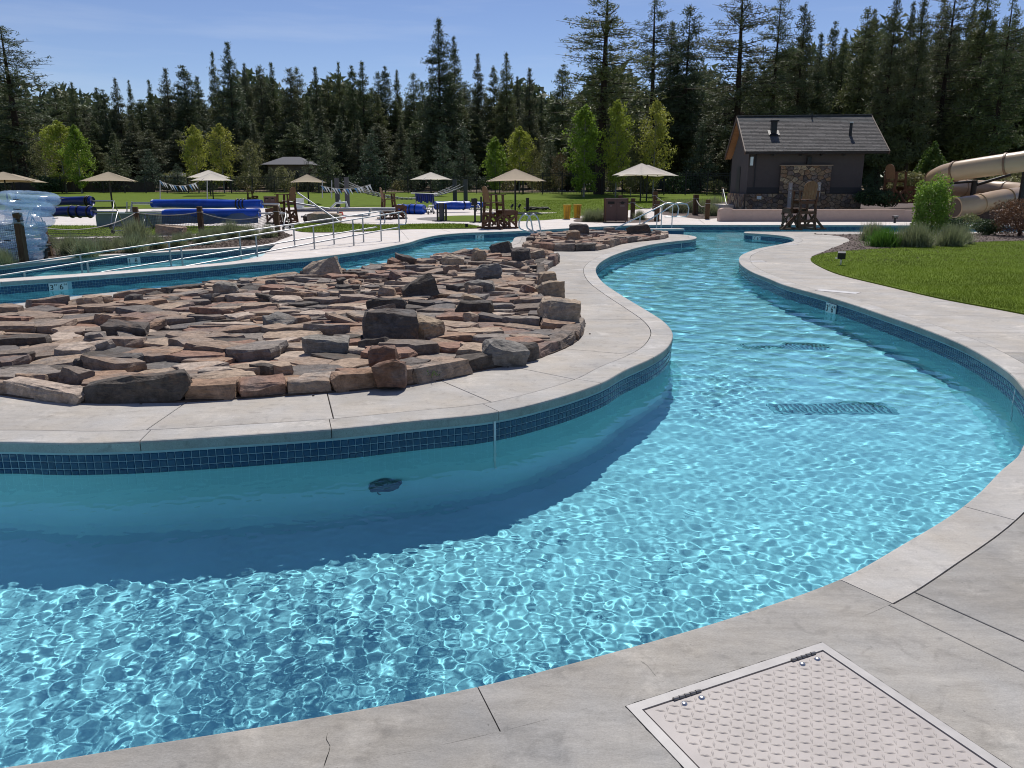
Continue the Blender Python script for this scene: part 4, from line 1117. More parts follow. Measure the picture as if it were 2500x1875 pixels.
# ------------------------------------------------------------------ ornamental grasses and shrubs
def tuft_mesh(name, m, n, h, r, w, seed, droop=.5, spread=.55):
    rg = np.random.default_rng(seed); a = rg.uniform(0, 2 * PI, n); lean = np.abs(rg.normal(0, spread, n)); H_ = h * rg.uniform(.55, 1.1, n)
    bx, by = rg.normal(0, r * .22, n), rg.normal(0, r * .22, n); ca, sa_ = np.cos(a), np.sin(a)
    def pt(f, side):
        rad = np.sin(lean) * H_ * f; z = np.cos(lean) * H_ * f - droop * H_ * .35 * f * f * np.sin(lean)
        ww = w * (1 - f * .85) * side
        return np.stack([bx + ca * rad - sa_ * ww, by + sa_ * rad + ca * ww, np.maximum(z, .005 * f)], -1)
    q1 = np.stack([pt(0, -1), pt(0, 1), pt(.5, 1), pt(.5, -1)], 1); q2 = np.stack([pt(.5, -1), pt(.5, 1), pt(1, 1), pt(1, -1)], 1)
    return np_mesh(np.concatenate([q1, q2]), name, m, only_mesh=True)
fesc = [tuft_mesh('fescue', M_fesc, 1500, .46, .42, .0045, k, spread=.62, droop=.9) for k in range(3)]
def tuft(me, u, v, h, label, name='grass_clump', group=None, rnd=0.0, z=.0):
    p = at(u, v); o = put(me, name, None, (p.x, p.y, p.z + .004), (0, 0, rnd)); k = h / .46; o.scale = (k, k, k); tag(o, label, 'ornamental grass', group); return o
desc = ['grey green fescue clump nearest the post at the left edge', 'small grey green fescue clump beside the path light', 'wide fescue clump near the left end of the planting bed', 'low fescue clump overlapping the wide left one', 'narrow brownish fescue clump in the left planting bed', 'small far fescue clump between two bigger ones', 'round fescue clump under the rope post second from left', 'compact dark fescue clump beside the reddish boulder', 'fescue clump just right of the reddish boulder', 'small dark fescue clump behind the front row', 'loose fescue clump left of the third rope post', 'tall fescue clump under the third rope post', 'fescue clump under the sagging net near the last post', 'fescue clump at the right end of the planting bed', 'flat fescue clump next to the reel end of the bed']
gr = [(8, 650, .40), (128, 606, .36), (178, 622, .55), (212, 628, .50), (255, 618, .42), (290, 607, .34), (330, 616, .52), (385, 608, .42), (437, 604, .42), (462, 590, .34), (500, 597, .48), (566, 583, .60), (530, 588, .46), (610, 585, .52), (655, 580, .45)]
for i, ((u, v, h), lb) in enumerate(zip(gr, desc)): tuft(fesc[i % 3], u, v, h, lb, group=None, rnd=i * 1.3)
tuft(fesc[1], 335, 596, .75, 'tall bluish fescue clump hiding the foot of the second rope post', rnd=2)
green_t = tuft_mesh('green_tuft', M_fescg, 1700, .46, .6, .006, 9, spread=.55, droop=.8)
tuft(green_t, 2158, 602, .56, 'bright green grass clump in the right bed', rnd=1)
tuft(fesc[0], 2128, 588, .62, 'grey tufted fescue behind the bright green grass clump')
tuft(fesc[2], 2238, 604, .70, 'dark grey fescue at the foot of the round green shrub', rnd=2)
tuft(fesc[1], 2212, 603, .60, 'pale fescue spilling left of the round green shrub', rnd=3)
tuft(fesc[0], 2318, 602, .66, 'wide grey green fescue mound right of the round shrub', rnd=4)
tuft(fesc[1], 2345, 596, .55, 'smaller fescue mound behind the wide right mound', rnd=5)
for i, (u, v, h, lb) in enumerate(((1438, 541, .62, 'grey green clump left of the brown bin'), (1462, 541, .62, 'grey green clump touching the brown bin'), (1562, 537, .5, 'small clump between the rope posts right of the brown bin'), (1656, 520, .8, 'clump behind the rope between path posts'), (1683, 519, .8, 'grey clump beside the path behind the net'), (1712, 521, .8, 'clump behind the second path post'), (1738, 527, .7, 'clump left of the low retaining wall'), (1745, 515, .9, 'tall grey clump beside the building steps'), (1630, 516, .7, 'small clump by the leftmost path post'))): tuft(fesc[i % 3], u, v, h, lb, rnd=i)

def shrub_mesh(name, m, n, rx, ry, rz_, leaf, seed, shape='round', hollow=.5, clump=0):
    rg = np.random.default_rng(seed)
    d = rg.normal(size=(n, 3)); d /= np.linalg.norm(d, axis=1)[:, None]
    rad = (hollow + (1 - hollow) * rg.random(n)) ** .6
    lump = 1 + .16 * np.sin(5 * d[:, 0] + seed) * np.cos(4 * d[:, 2] + seed * 2) + .10 * np.sin(9 * d[:, 1] + 2 * seed)
    if shape == 'box':
        k = (np.abs(d) ** 4).sum(1) ** -.25; d = d * k[:, None]
    P = d * (rad * lump)[:, None] * np.array([rx, ry, rz_]); P[:, 2] += rz_
    if shape == 'cone':
        f = np.clip(P[:, 2] / (2 * rz_), 0, 1); s = (1.15 - f) ** .8 * 1.1; P[:, 0] *= s; P[:, 1] *= s
    a = rg.normal(size=(n, 3)); a /= np.linalg.norm(a, axis=1)[:, None]; b = np.cross(a, rg.normal(size=(n, 3))); b /= np.linalg.norm(b, axis=1)[:, None]
    s = leaf * rg.uniform(.6, 1.3, n)[:, None]
    V = np.stack([P - a * s * .6, P + b * s * .38, P + a * s * .6, P - b * s * .38], 1)
    V[:, :, 2] = np.maximum(V[:, :, 2], .01)
    return np_mesh(V, name, m, only_mesh=True)
def stems(mb, h, r, n, seed, th=.02):
    rg = random.Random(seed)
    for _ in range(n):
        a = rg.random() * 6.28; q = r * (.3 + .6 * rg.random()); mb.tube([(0, 0, 0), (q * .4 * math.cos(a), q * .4 * math.sin(a), h * .5), (q * math.cos(a), q * math.sin(a), h * .95)], [th, th * .6, th * .2], 5)
    return mb
def shrub(name, label, u, v, me, h, r, dist=None, rz=0.0, scale=1.0, cat='shrub', group=None):
    p = at(u, v) if dist is None else atd(u, v, dist)
    e = thing(name, label, cat, p, rz, group); put(me, 'foliage', e); stems(MB(), h, r, 7, 3).build('stem', M_shoot, e); e.scale = (scale,) * 3; return e
sh1 = shrub_mesh('leaves', mat('bright_shrub_leaves', (.22, .34, .05), .55, var=.4, scale=3, translucent=.35), 9000, .45, .45, .90, .055, 3, 'box', .35)
shrub('green_shrub', 'tall bright green boxy shrub in the right planting bed', 2262, 592, sh1, 1.4, .4)
sh2 = shrub_mesh('leaves', M_rust2, 6000, .95, .8, .62, .05, 5, 'round', .3)
shrub('red_shrub', 'reddish brown twiggy shrub at the far right edge', 2488, 577, sh2, 1.1, .8)
sh3 = shrub_mesh('leaves', M_shrub, 2600, .5, .4, .26, .05, 6, 'round', .3)
shrub('low_shrub', 'low dark leafy shrub left of the reddish shrub', 2412, 574, sh3, .4, .3)
shrub('low_shrub', 'low white flowering shrub behind the tall green shrub', 2325, 570, sh3, .4, .3, rz=1)
shrub('low_shrub', 'low rounded shrub beside the right corner of the building', 2120, 503, sh3, .4, .3, dist=40, rz=2, scale=1.6)
shrub('low_shrub', 'low rounded shrub below the far right lifeguard chair', 2160, 506, sh3, .4, .3, dist=39.5, rz=3, scale=1.7)
shrub('low_shrub', 'olive shrub beside the base of the slide tube', 2362, 560, shrub_mesh('leaves', M_olive, 1500, .5, .4, .3, .05, 8), .4, .3, rz=3)
sh4 = shrub_mesh('leaves', mat('midgreen_leaves', (.09, .15, .025), .6, var=.4, scale=1.5, translucent=.3), 9000, 1.25, 1.2, 1.55, .11, 9, 'cone', .3)
shrub('bushy_tree', 'rounded green bushy tree behind the slide and lifeguard chair', 2262, 489, sh4, 2.8, .8, dist=46, cat='tree')
shrub('bushy_tree', 'lower olive bush in front of the rounded green bushy tree', 2215, 493, shrub_mesh('leaves', M_olive, 4000, 1.1, .9, .8, .10, 10), 1.4, .8, dist=43, cat='shrub')
shrub('bushy_tree', 'dull green bush behind the upper slide tube', 2340, 480, sh4, 2, .8, dist=50, scale=.7, cat='shrub', rz=2)
shrub('low_shrub', 'round clipped green shrub behind the fence on the left', 122, 470, sh3, .4, .3, dist=88, scale=3.2)

# ------------------------------------------------------------------ rails
def frame_xyz(p, q): return p.lerp(q, .5)
def handrail(name, label, A, B, zA, zB, hts, posts, mid, end_loop=True, post_z=None):
    "inclined double rail from A (deck end) to B; posts given as fractions"
    A, B = Vector(A), Vector(B); e = thing(name, label, 'handrail', (A.x, A.y, 0))
    def P(f, h): q = A.lerp(B, f) - A; return Vector((q.x, q.y, zA + (zB - zA) * f + h))
    d = (B - A).normalized().to_3d()
    top = [P(f / 24, hts) for f in range(25)]
    loop = [top[0] - d * .0, top[0] - d * .18 + Vector((0, 0, .02)), top[0] - d * .30 + Vector((0, 0, -.04)), top[0] - d * .34 + Vector((0, 0, -.14)), top[0] - d * .34 + Vector((0, 0, -.30)), top[0] - d * .28 + Vector((0, 0, -.36)), top[0] - d * .12 + Vector((0, 0, -.36)), top[0] + d * .02 + Vector((0, 0, -.36))]
    MB().tube(list(reversed(loop)) + top[1:], .018, 8).build('top_rail', M_rail, e)
    if mid: MB().tube([P(f / 24, mid) for f in range(25)], .019, 8).build('lower_rail', M_rail, e)
    for f in posts: MB().tube([P(f, -.05), P(f, hts)], .021, 8).build('post', M_rail, e)
    return e
RA, RB = at(975.5, 589.6).to_2d(), Vector((-10.9, 12.9))
# rail B (front)
pB = at(975.5, 589.6).to_2d(); dirn = (Vector((-9.35, 14.35)) - pB)
qB = pB + dirn * 1.22
def frac_px(A, B, us, v0=600):
    out = []
    for u in us:
        # intersect the vertical plane of pixel column u with the line A-B
        k = (u - 1250) / F_PX
        # x = k * depth, depth along the view axis approx y*cos - (z)*sin, take z about 0
        cy = math.cos(PITCH); c0 = EYE * math.sin(PITCH)
        f = (k * (A.y * cy + c0) - A.x) / ((B.x - A.x) - k * cy * (B.y - A.y)); out.append(f)
    return out
zl = -1.02
handrail('handrail', 'front steel double handrail going down the ramp, its end nearest the pool edge', pB, qB, 0, zl, .86, frac_px(pB, qB, (975.5, 864, 768, 628, 445, 215, 60)), .42)
pA = at(934, 592).to_2d() + Vector((-.25, .6)); dA = (Vector((-10.6, 15.2)) - pA); qA = pA + dA * 1.2
handrail('handrail', 'rear steel double handrail going down the ramp behind the front one', pA, qA, 0, zl, .86, frac_px(pA, qA, (931, 888, 816, 720, 588, 416, 198)), .42)

# steps entry: low wall with two slanting rails
sw = thing('step_wall', 'low white topped wall beside the pool steps with handrails', 'pool wall', at(1600, 556, 0))
o_ = Vector(sw.location)
w0, w1 = at(1533, 559).to_2d(), at(1665, 557).to_2d()
dv = (w1 - w0); an = math.atan2(dv.y, dv.x); mid_ = (w0 + w1) / 2
MB().box((mid_.x - o_.x, mid_.y - o_.y, -.04), (dv.length, .42, .07), an).build('coping_stone', M_far, sw)
MB().box((mid_.x - o_.x, mid_.y - o_.y, -.69), (dv.length - .03, .38, 1.23), an).build('wall_body', M_tilef, sw)
st = thing('pool_steps', 'pool entry steps between the slanting handrails', 'steps', (o_.x - 1.2, o_.y + 1.6, 0))
for k in range(4): MB().box((-.55 * k + .4, .0, -.30 - .2 * k - .25), (.55, 2.1, .5)).build('tread', M_wallpl, st)
def slant_rail(label, base_u, base_v, top_u, top_v, low_u, low_v, ybase, ylow):
    b = atd(base_u, base_v, ybase); t = atd(top_u, top_v, ybase); l = atd(low_u, low_v, ylow)
    e = thing('step_handrail', label, 'handrail', (b.x, b.y, 0))
    o = Vector((b.x, b.y, 0)); d = (l - t).normalized()
    loopend = [t + Vector((.06, 0, .03)), t + Vector((.26, 0, .06)), t + Vector((.55, 0, 0)), t + Vector((.62, 0, -.16)), t + Vector((.60, 0, -.40)), t + Vector((.5, 0, -.5)), t + Vector((.05, 0, -.5))]
    MB().tube([q - o for q in reversed(loopend)] + [t - o, l - o, l - o + Vector((-.04, 0, -.18)), l - o + Vector((.1, 0, -.6))], .026, 8).build('top_rail', M_steel, e)
    for f in (0.04, .48):
        q = t.lerp(l, f); MB().tube([(q.x - o.x, q.y - o.y, q.z), (q.x - o.x, q.y - o.y, -.2)], .022, 8).build('post', M_steel, e)
    return e
slant_rail('left slanting steel handrail of the pool steps, reaching down over the water', 1608, 548, 1621, 499, 1494, 562, 33.2, 30.2)
slant_rail('right slanting steel handrail of the pool steps with a rounded end', 1635, 549, 1646, 499, 1558, 553, 33.4, 32.2)

# pool ladder grab rails on the island
def ladder():
    b = at(1312, 576); e = thing('pool_ladder', 'curved steel pool ladder rails at the far end of the island', 'pool ladder', (b.x, b.y, 0)); o = Vector((b.x, b.y, 0))
    Y = b.y
    for du, dy in ((0, 0), (19, .0)):
        pts = [(1308, 579), (1302, 566), (1299, 552), (1296, 538), (1290, 527), (1283, 523), (1276, 526), (1269, 538), (1267, 550), (1270, 558), (1280, 562), (1294, 566), (1303, 574), (1305, 590)]
        P = [atd(u + du, v, Y + dy - .0 + .0 * i) - o for i, (u, v) in enumerate(pts)]
        P = [Vector((p.x, p.y - .5 * (1 if i > 8 else 0) * 0, p.z)) for i, p in enumerate(P)]
        MB().tube(catmull([p.to_3d() for p in P], .05), .024, 8).build('grab_rail', M_steel, e)
ladder()

# ------------------------------------------------------------------ umbrellas
def umbrella(label, u, vb, va, vh, wpx, rz, m, dist=None, group=None):
    p = at(u, vb) if dist is None else None
    if dist is not None: q = atd(u, vb, dist); p = Vector((q.x, dist, gz(q.x, dist)))
    Y = p.y; top = atd(u, va, Y).z - p.z; hem = atd(u, vh, Y).z - p.z; wd = wpx / F_PX * (Y * math.cos(PITCH) + 0)
    e = thing('shade_umbrella', label, 'umbrella', p, rz, group)
    # width seen across the diagonal or the side
    k = abs(math.cos(rz)) + abs(math.sin(rz)); h = wd / 2 / k
    n = 8; cor = [Vector((x * h, y * h)) for x, y in ((-1, -1), (1, -1), (1, 1), (-1, 1))]; vs = [(0, 0, top)]; rings = 5
    per = []
    for i in range(4):
        for j in range(n): per.append((cor[i].lerp(cor[(i + 1) % 4], j / n), abs(j / n - .5) * 2))
    for r_ in range(1, rings + 1):
        f = r_ / rings
        for q, edge in per:
            z = top + (hem - top) * (f ** 1.0) - .06 * math.sin(f * PI) * (1 - edge ** 3)
            if r_ == rings: z += .05 * (1 - edge ** 2)
            vs.append((q.x * f, q.y * f, z))
    N = len(per); fs = [(0, 1 + i, 1 + (i + 1) % N) for i in range(N)]
    for r_ in range(rings - 1):
        for i in range(N): a = 1 + r_ * N + i; b = 1 + r_ * N + (i + 1) % N; fs.append((a, a + N, b + N, b))
    MB().add(vs, fs).build('canopy', m, e)
    MB().tube([(0, 0, 0), (0, 0, top - .02)], .055, 10).build('pole', M_black, e)
    for q in cor: MB().beam((0, 0, top - .06), (q.x * .97, q.y * .97, hem + .01), .035).build('rib', M_black, e)
    return e
ug = None
umbrella('white tan umbrella cut by the left edge, in front of another', 20, 498, 419, 441, 160, R(25), M_canvas)
umbrella('tan umbrella peeking out behind the leftmost one', 41, 495, 424, 446, 134, R(10), M_canvas)
umbrella('wide tan umbrella above the left end of the blue covers', 275, 506, 419, 443, 151, R(20), M_canvas)
umbrella('pale umbrella mostly hidden behind the white one over the long blue covers', 515, 478, 415, 434, 112, R(15), M_canvasw)
umbrella('white umbrella in front of its pale twin over the long blue covers', 521, 486, 422, 441.5, 110, R(40), M_canvasw)
umbrella('tan umbrella behind the wooden lifeguard chair near the grey pillars', 754, 498, 425, 446, 105, R(20), M_canvas)
umbrella('small white umbrella above the folded blue cover stack', 1053, 479, 420, 439, 108, R(32), M_canvasw)
umbrella('large tan umbrella right of the middle lifeguard chair', 1258, 519, 411.5, 443, 147, R(5), M_canvas)
umbrella('white umbrella on the right lawn, the nearer of two overlapping', 1563, 493, 398, 428, 140, R(35), M_canvasw)
umbrella('white umbrella on the right lawn, mostly hidden behind its twin', 1578, 492, 402, 430, 138, R(15), M_canvasw, group=None)
for nm, u, v in (('white umbrella', 1053, 0),): pass
# paved pad under the tan umbrella
p = at(1258, 520); o = MB().prism([Vector((p.x + 2.4 * math.cos(a * PI / 12), p.y + 1.3 * math.sin(a * PI / 12))) for a in range(24)], p.z - .1, p.z + .02).build('umbrella_pad', M_far); tag(o, kind='structure')

# ------------------------------------------------------------------ lifeguard chairs
def chair_parts(e, m):
    def bm(nm, *beams):
        mb = MB()
        for b in beams: mb.beam(*b)
        return mb.build(nm, m, e)
    for sx in (-1, 1):
        bm('leg', ((sx * .30, -.38, 0), (sx * .30, -.28, 1.06), .05, .11))
        bm('leg', ((sx * .30, .34, 0), (sx * .30, .26, 1.38), .05, .10))
        bm('runner', ((sx * .34, -.62, .035), (sx * .34, .98, .035), .07, .07))
        bm('side_panel', ((sx * .335, .28, .64), (sx * .335, .92, .64), .03, .16))
        bm('cross_brace', ((sx * .338, -.32, .62), (sx * .338, .26, .14), .028, .09))
        bm('cross_brace', ((sx * .366, -.30, .14), (sx * .366, .26, .62), .028, .09))
        bm('cross_brace', ((sx * .338, .32, .58), (sx * .338, .90, .10), .028, .09))
        bm('cross_brace', ((sx * .366, .90, .58), (sx * .366, .32, .10), .028, .09))
        bm('leg', ((sx * .30, .90, 0), (sx * .30, .90, .70), .05, .09))
        bm('outrigger', ((sx * .36, -.10, .50), (sx * .80, -.10, .03), .05, .08))
        bm('outrigger_foot', ((sx * .36, -.10, .025), (sx * .90, -.10, .025), .12, .05))
        bm('armrest', ((sx * .37, -.34, 1.39), (sx * .37, .36, 1.39), .12, .03))
        bm('arm_post', ((sx * .34, -.30, 1.0), (sx * .36, -.30, 1.375), .06, .05))
    for k in range(5): bm('seat_slat', ((-.33, -.26 + k * .135, 1.075), (.33, -.26 + k * .135, 1.075), .11, .03))
    for z, y in ((.98, .30), (.98, -.30), (.62, -.345), (.32, -.38), (.30, .34), (.16, -.40)): bm('crossbar', ((-.33, y, z), (.33, y, z), .04, .10))
    for k in range(4): bm('footrest_slat', ((-.36, .32 + k * .155, .745), (.36, .32 + k * .155, .745), .13, .03))
    bm('front_panel', ((-.33, .955, .63), (.33, .955, .63), .03, .17))
    for z in (.26, .44): bm('step', ((-.30, .96, z), (.30, .96, z), .10, .03))
    tops = [1.58, 1.69, 1.73, 1.69, 1.58]
    for k in range(5):
        x = -.216 + k * .108; mb = MB(); n = 5; z0 = 1.10; t = tops[k]
        xl, xr = x - .049, x + .049
        def zt(xx): return 1.50 + .24 * math.sqrt(max(0, 1 - (xx / .275) ** 2))
        pts = [(xl, z0), (xr, z0), (xr, zt(xr)), (x, zt(x)), (xl, zt(xl))]
        f_ = []
        lean = lambda z: -.30 - (z - 1.1) * .22
        vs = [(a, lean(b) - .014, b) for a, b in pts] + [(a, lean(b) + .014, b) for a, b in pts]
        fs = [(4, 3, 2, 1, 0), (5, 6, 7, 8, 9)] + [(i, (i + 1) % 5, 5 + (i + 1) % 5, 5 + i) for i in range(5)]
        mb.add(vs, fs).build('back_plank', m, e)
    bm('back_rail', ((-.40, -.335, 1.375), (.40, -.335, 1.375), .04, .05))
def lchair(label, u, vb, vt, ang, m, dist=None, proto=None):
    p = at(u, vb) if dist is None else atd(u, vb, dist)
    h = atd(u, vt, p.y).z - p.z; s = h / 1.74
    e = thing('lifeguard_chair', label, 'lifeguard chair', p, ang); e.scale = (s,) * 3
    if proto is None: chair_parts(e, m)
    else:
        for ch in proto.children:
            c = ch.copy(); C.objects.link(c); c.parent = e
    return e
c1 = lchair('nearest wooden lifeguard chair, seen from behind on the deck between the channels', 1957, 560, 442, R(9), M_wood)
for ch in c1.children:
    if ch.name.startswith('back_plank'): ch.data.materials[0] = M_woodl
c2 = lchair('brown lifeguard chair on the pool edge beside the large tan umbrella', 1206, 558, 454, R(-62), M_wood, proto=c1)
lchair('brown lifeguard chair by the far pool rails, in front of the blue roll', 950, 534, 457, R(-68), M_wood, proto=c1)
lchair('brown lifeguard chair in front of the tan umbrella near the post with netting', 702, 546, 456, R(75), M_wood, proto=c1)
lchair('smallest lifeguard chair on the far lawn, above the end of the blue covers', 612, 492, 459, R(-60), M_wood, proto=c1)
lchair('tall lifeguard chair on the bank between the building and the slide', 2180, 496, 401, R(-70), M_wood, dist=39.5, proto=c1)

# ------------------------------------------------------------------ bins and boxes
def double_bin(label, u0, u1, vb, vt, rz=0.0, m=M_brown):
    p = at((u0 + u1) / 2, vb); w = (u1 - u0) / F_PX * p.y * .99; h = atd(u0, vt, p.y).z - p.z; d = w * .5
    e = thing('recycling_bin', label, 'litter bin', p, rz)
    for sx in (-1, 1):
        MB().box((sx * w * .245, 0, h * .5 + .03), (w * .455, d, h * .90)).build('door', m, e)
        for y in (-1, 1): MB().beam((sx * w * .485, y * d * .5, 0), (sx * w * .485, y * d * .5, h + .03), .035).build('corner_post', M_wood, e)
    MB().box((0, 0, h * .5 + .03), (w * .03, d * 1.03, h * .94)).build('centre_post', m, e)
    MB().box((0, 0, h + .0), (w * .98, d * 1.02, .04)).build('lid', m, e)
    MB().box((-w * .245, -d * .5 - .006, h * .83), (w * .29, .014, h * .11)).build('rectangular_slot', M_gap, e)
    r_ = w * .10; mb = MB(); n = 16
    mb.add([(w * .245 + r_ * .8 * math.cos(2 * PI * k / n), -d * .5 - .012, h * .83 + r_ * .62 * math.sin(2 * PI * k / n)) for k in range(n)], [tuple(range(n))]); mb.box((w * .245, -d * .5 - .008, h * .83), (w * .26, .012, h * .035)); mb.build('round_slot', M_gap, e)
    for x, wd in ((-w * .245, .09), (w * .245, .2)):
        MB().box((x, -d * .5 - .003, h * .70), (wd, .008, .022)).build('lettering_plate', mat('grey_lettering', (.25, .24, .24), .6), e)
    return e
double_bin('brown double litter bin by the pool steps', 1475, 1530, 543, 485)
double_bin('brown double bin behind the long blue cover reel', 648, 676, 507, 480)
def ybin(label, u, vb, vt, w_px, rz, tr):
    p = at(u, vb); w = w_px / F_PX * p.y; h = atd(u, vt, p.y).z - p.z; e = thing('yellow_bin', label, 'bin', p, rz); n = 8; mb = MB()
    vs = []
    for z, s in ((0, .82), (h * .9, 1), (h * .9, 1.1), (h, 1.1)):
        for k in range(12):
            a = 2 * PI * k / 12; q = (abs(math.cos(a)) ** 3 + abs(math.sin(a)) ** 3) ** (-1 / 3); vs.append((w * .42 * s * q * math.cos(a) * .86, w * .34 * s * q * math.sin(a), z))
    fs = [(r_ * 12 + k, r_ * 12 + (k + 1) % 12, (r_ + 1) * 12 + (k + 1) % 12, (r_ + 1) * 12 + k) for r_ in range(3) for k in range(12)] + [tuple(range(36, 48))]
    mb.add(vs, fs).build('body', M_yellow, e)
    for x in (-.12, .12): MB().box((x * w, -w * .33, h * .45), (.03, .03, h * .8)).build('ridge', mat('yellow_ridge', (.42, .22, .02), .5), e)
    return e
ybin('left yellow plastic bin on the edge of the lawn', 1384, 535, 500, 25, 0, 0)
ybin('right yellow orange bin with a grey lid on the edge of the lawn', 1409, 532.5, 499, 24, .3, 1)
def box_thing(name, label, cat, u, vb, vt, wpx, m, dist=None, dep=1.0, part='body'):
    p = at(u, vb) if dist is None else atd(u, vb, dist); w = wpx / F_PX * p.y; h = atd(u, vt, p.y).z - p.z
    e = thing(name, label, cat, p)
    MB().box((0, 0, h * .45), (w * .94, w * dep * .94, h * .9)).build(part, m, e); MB().box((0, 0, h * .95), (w, w * dep, h * .1)).build('lid', m, e); return e
box_thing('white_equipment_box', 'white box on the far pool edge behind the wooden chair', 'box', 733, 512, 484, 17, M_white)
box_thing('utility_cabinet', 'dark green utility cabinet beyond the fence under the right umbrella', 'cabinet', 1610, 462, 432, 34, mat('dark_green_paint', (.012, .02, .015), .5), dist=92, dep=.6)

# ------------------------------------------------------------------ bollard lights and posts
def bollard(label, u, vb, vt, r_, m_body=M_black, head=True, head_w=1.4):
    p = at(u, vb); h = atd(u, vt, p.y).z - p.z; e = thing('path_light', label, 'path light', p)
    MB().tube([(0, 0, 0), (0, 0, h * .62)], r_, 12).build('body', m_body, e)
    if head:
        MB().box((0, 0, h * .70), (r_ * 2.6 * head_w, r_ * 2.6 * head_w, h * .16)).build('lens', M_black, e)
        MB().box((0, 0, h * .93), (r_ * 3.0 * head_w, r_ * 3.0 * head_w, h * .12)).build('cap', M_black, e); MB().box((0, 0, h * .99), (r_ * 3.02 * head_w, r_ * 3.02 * head_w, .02)).build('cap_plate', M_steel, e)
        MB().tube([(0, 0, h * .6), (0, 0, h * .9)], r_ * .6, 8).build('stem', M_steel, e)
    else: MB().tube([(0, 0, h * .62), (0, 0, h)], r_, 12).build('cap', m_body, e)
    return e
bollard('square headed path light among the left planting', 113, 634, 597, .045)
bollard('path light at the foot of the low retaining wall', 2184, 544, 527, .05)
bollard('dark round post light left of the loose pile on the lawn', 1287.5, 516, 483, .10, head=False)
bollard('short black stub on the lawn strip left of the middle lifeguard chair', 1139, 556, 546, .06, head=False)
bollard('thick dark grey post light between two hose stands', 1079, 540, 496, .13, mat('dark_grey_paint', (.03, .035, .045), .5), head=False)
# flood light on the right lawn
p = at(2052, 649); e = thing('flood_light', 'small black square flood light standing in the right lawn', 'flood light', p, R(-20))
MB().tube([(0, 0, 0), (0, 0, .14)], .018, 8).build('stem', M_steel, e)
fl_ = MB().box((0, 0, .22), (.15, .13, .13), tilt=('X', R(12))); fl_.build('lamp_head', mat('charcoal_paint', (.02, .022, .03), .5), e)
MB().box((-.02, 0, .155), (.19, .1, .012)).build('bracket', M_steel, e); MB().tube([(0, 0, .13), (.0, .0, .17)], .022, 8).build('knuckle', M_black, e)
def stand(label, u0, u1, vb, vt, box=None):
    p = at((u0 + u1) / 2, vb); w = (u1 - u0) / F_PX * p.y; h = atd(u0, vt, p.y).z - p.z; e = thing('rescue_stand', label, 'stand', p)
    for sx in (-1, 1):
        MB().beam((sx * w / 2, 0, 0), (sx * w / 2, 0, h * (1 if (sx > 0 or box is None) else .94)), .09).build('post', M_black, e); MB().beam((sx * w / 2 - .25, -.1, .02), (sx * w / 2 + .2, -.1, .02), .12, .04).build('foot', M_black, e)
    if box: MB().box((-w / 2 - .02, -.06, h * .80), (.28, .12, h * .26)).build('control_box', M_black, e)
    MB().beam((-w / 2, 0, h * .5), (w / 2, 0, h * .5), .03).build('crossbar', M_black, e)
stand('tall black stand with a dark box left of the middle lifeguard chair', 1160, 1175, 543, 480, True)
stand('pair of short black posts in front of the blue covers', 1069, 1089, 540, 497)

# ------------------------------------------------------------------ rope posts, ropes and nets
def rope_post(label, u, vb, vt, w, dist=None, z=0.0, lean=0.0):
    p = at(u, vb, z) if dist is None else atd(u, vb, dist)
    h = atd(u, vt, p.y).z - p.z; e = thing('rope_post', label, 'post', p, random.random() * .4 - .2); 
    mb = MB(); b = .012; hw = w / 2
    mb.add([(x, y, 0) for x, y in ((-hw, -hw), (hw, -hw), (hw, hw), (-hw, hw))] + [(x, y, h - b) for x, y in ((-hw, -hw), (hw, -hw), (hw, hw), (-hw, hw))] + [(x, y, h) for x, y in ((-hw + b, -hw + b), (hw - b, -hw + b), (hw - b, hw - b), (-hw + b, hw - b))], [(0, 1, 5, 4), (1, 2, 6, 5), (2, 3, 7, 6), (3, 0, 4, 7), (4, 5, 9, 8), (5, 6, 10, 9), (6, 7, 11, 10), (7, 4, 8, 11), (8, 9, 10, 11)])
    mb.build('timber', M_post, e)
    zr = h * .80
    MB().tube([(hw * 1.08 * c_, hw * 1.08 * s_, zr) for c_, s_ in ((-1, -1), (1, -1), (1, 1), (-1, 1))], .013, 6, closed=True).build('rope_loop', M_rope, e)
    return p + Vector((0, 0, zr)), e
def rope(label, a, b, sag, r_=.014, net=0.0, netlabel=None, m=None, cell=.05):
    n = 28; P = [a.lerp(b, i / n) - Vector((0, 0, sag * 4 * (i / n) * (1 - i / n))) for i in range(n + 1)]
    e = thing('barrier_rope', label, 'rope', a)
    MB().tube([p - a for p in P], r_, 6).build('rope', m or M_rope, e)
    if net:
        mb = MB(); L = (b - a).length; k = int(L / cell); rows = int(net / cell); w_ = .0045
        def top(f): q = a.lerp(b, f) - Vector((0, 0, sag * 4 * f * (1 - f))); return q - a
        for i in range(k + 1):
            f = i / k; q = top(f); d = (b - a).normalized() * w_; nn = Vector((-d.y, d.x, 0))
            zb = q.z - net
            mb.add([q - d, q + d, Vector((q.x + d.x, q.y + d.y, zb)), Vector((q.x - d.x, q.y - d.y, zb))], [(0, 1, 2, 3)])
        for j in range(1, rows + 1):
            for i in range(24):
                f0, f1 = i / 24, (i + 1) / 24; q0, q1 = top(f0), top(f1); z = net * j / rows
                mb.add([q0 + Vector((0, 0, -z - w_)), q0 + Vector((0, 0, -z + w_)), q1 + Vector((0, 0, -z + w_)), q1 + Vector((0, 0, -z - w_))], [(0, 1, 2, 3)])
        tag(mb.build('netting', M_net, e), kind='stuff')
    return e
random.seed(11)
P0, _ = rope_post('thick brown timber post nearest the camera, in front of the clear tubes', 60, 641, 519, .135)
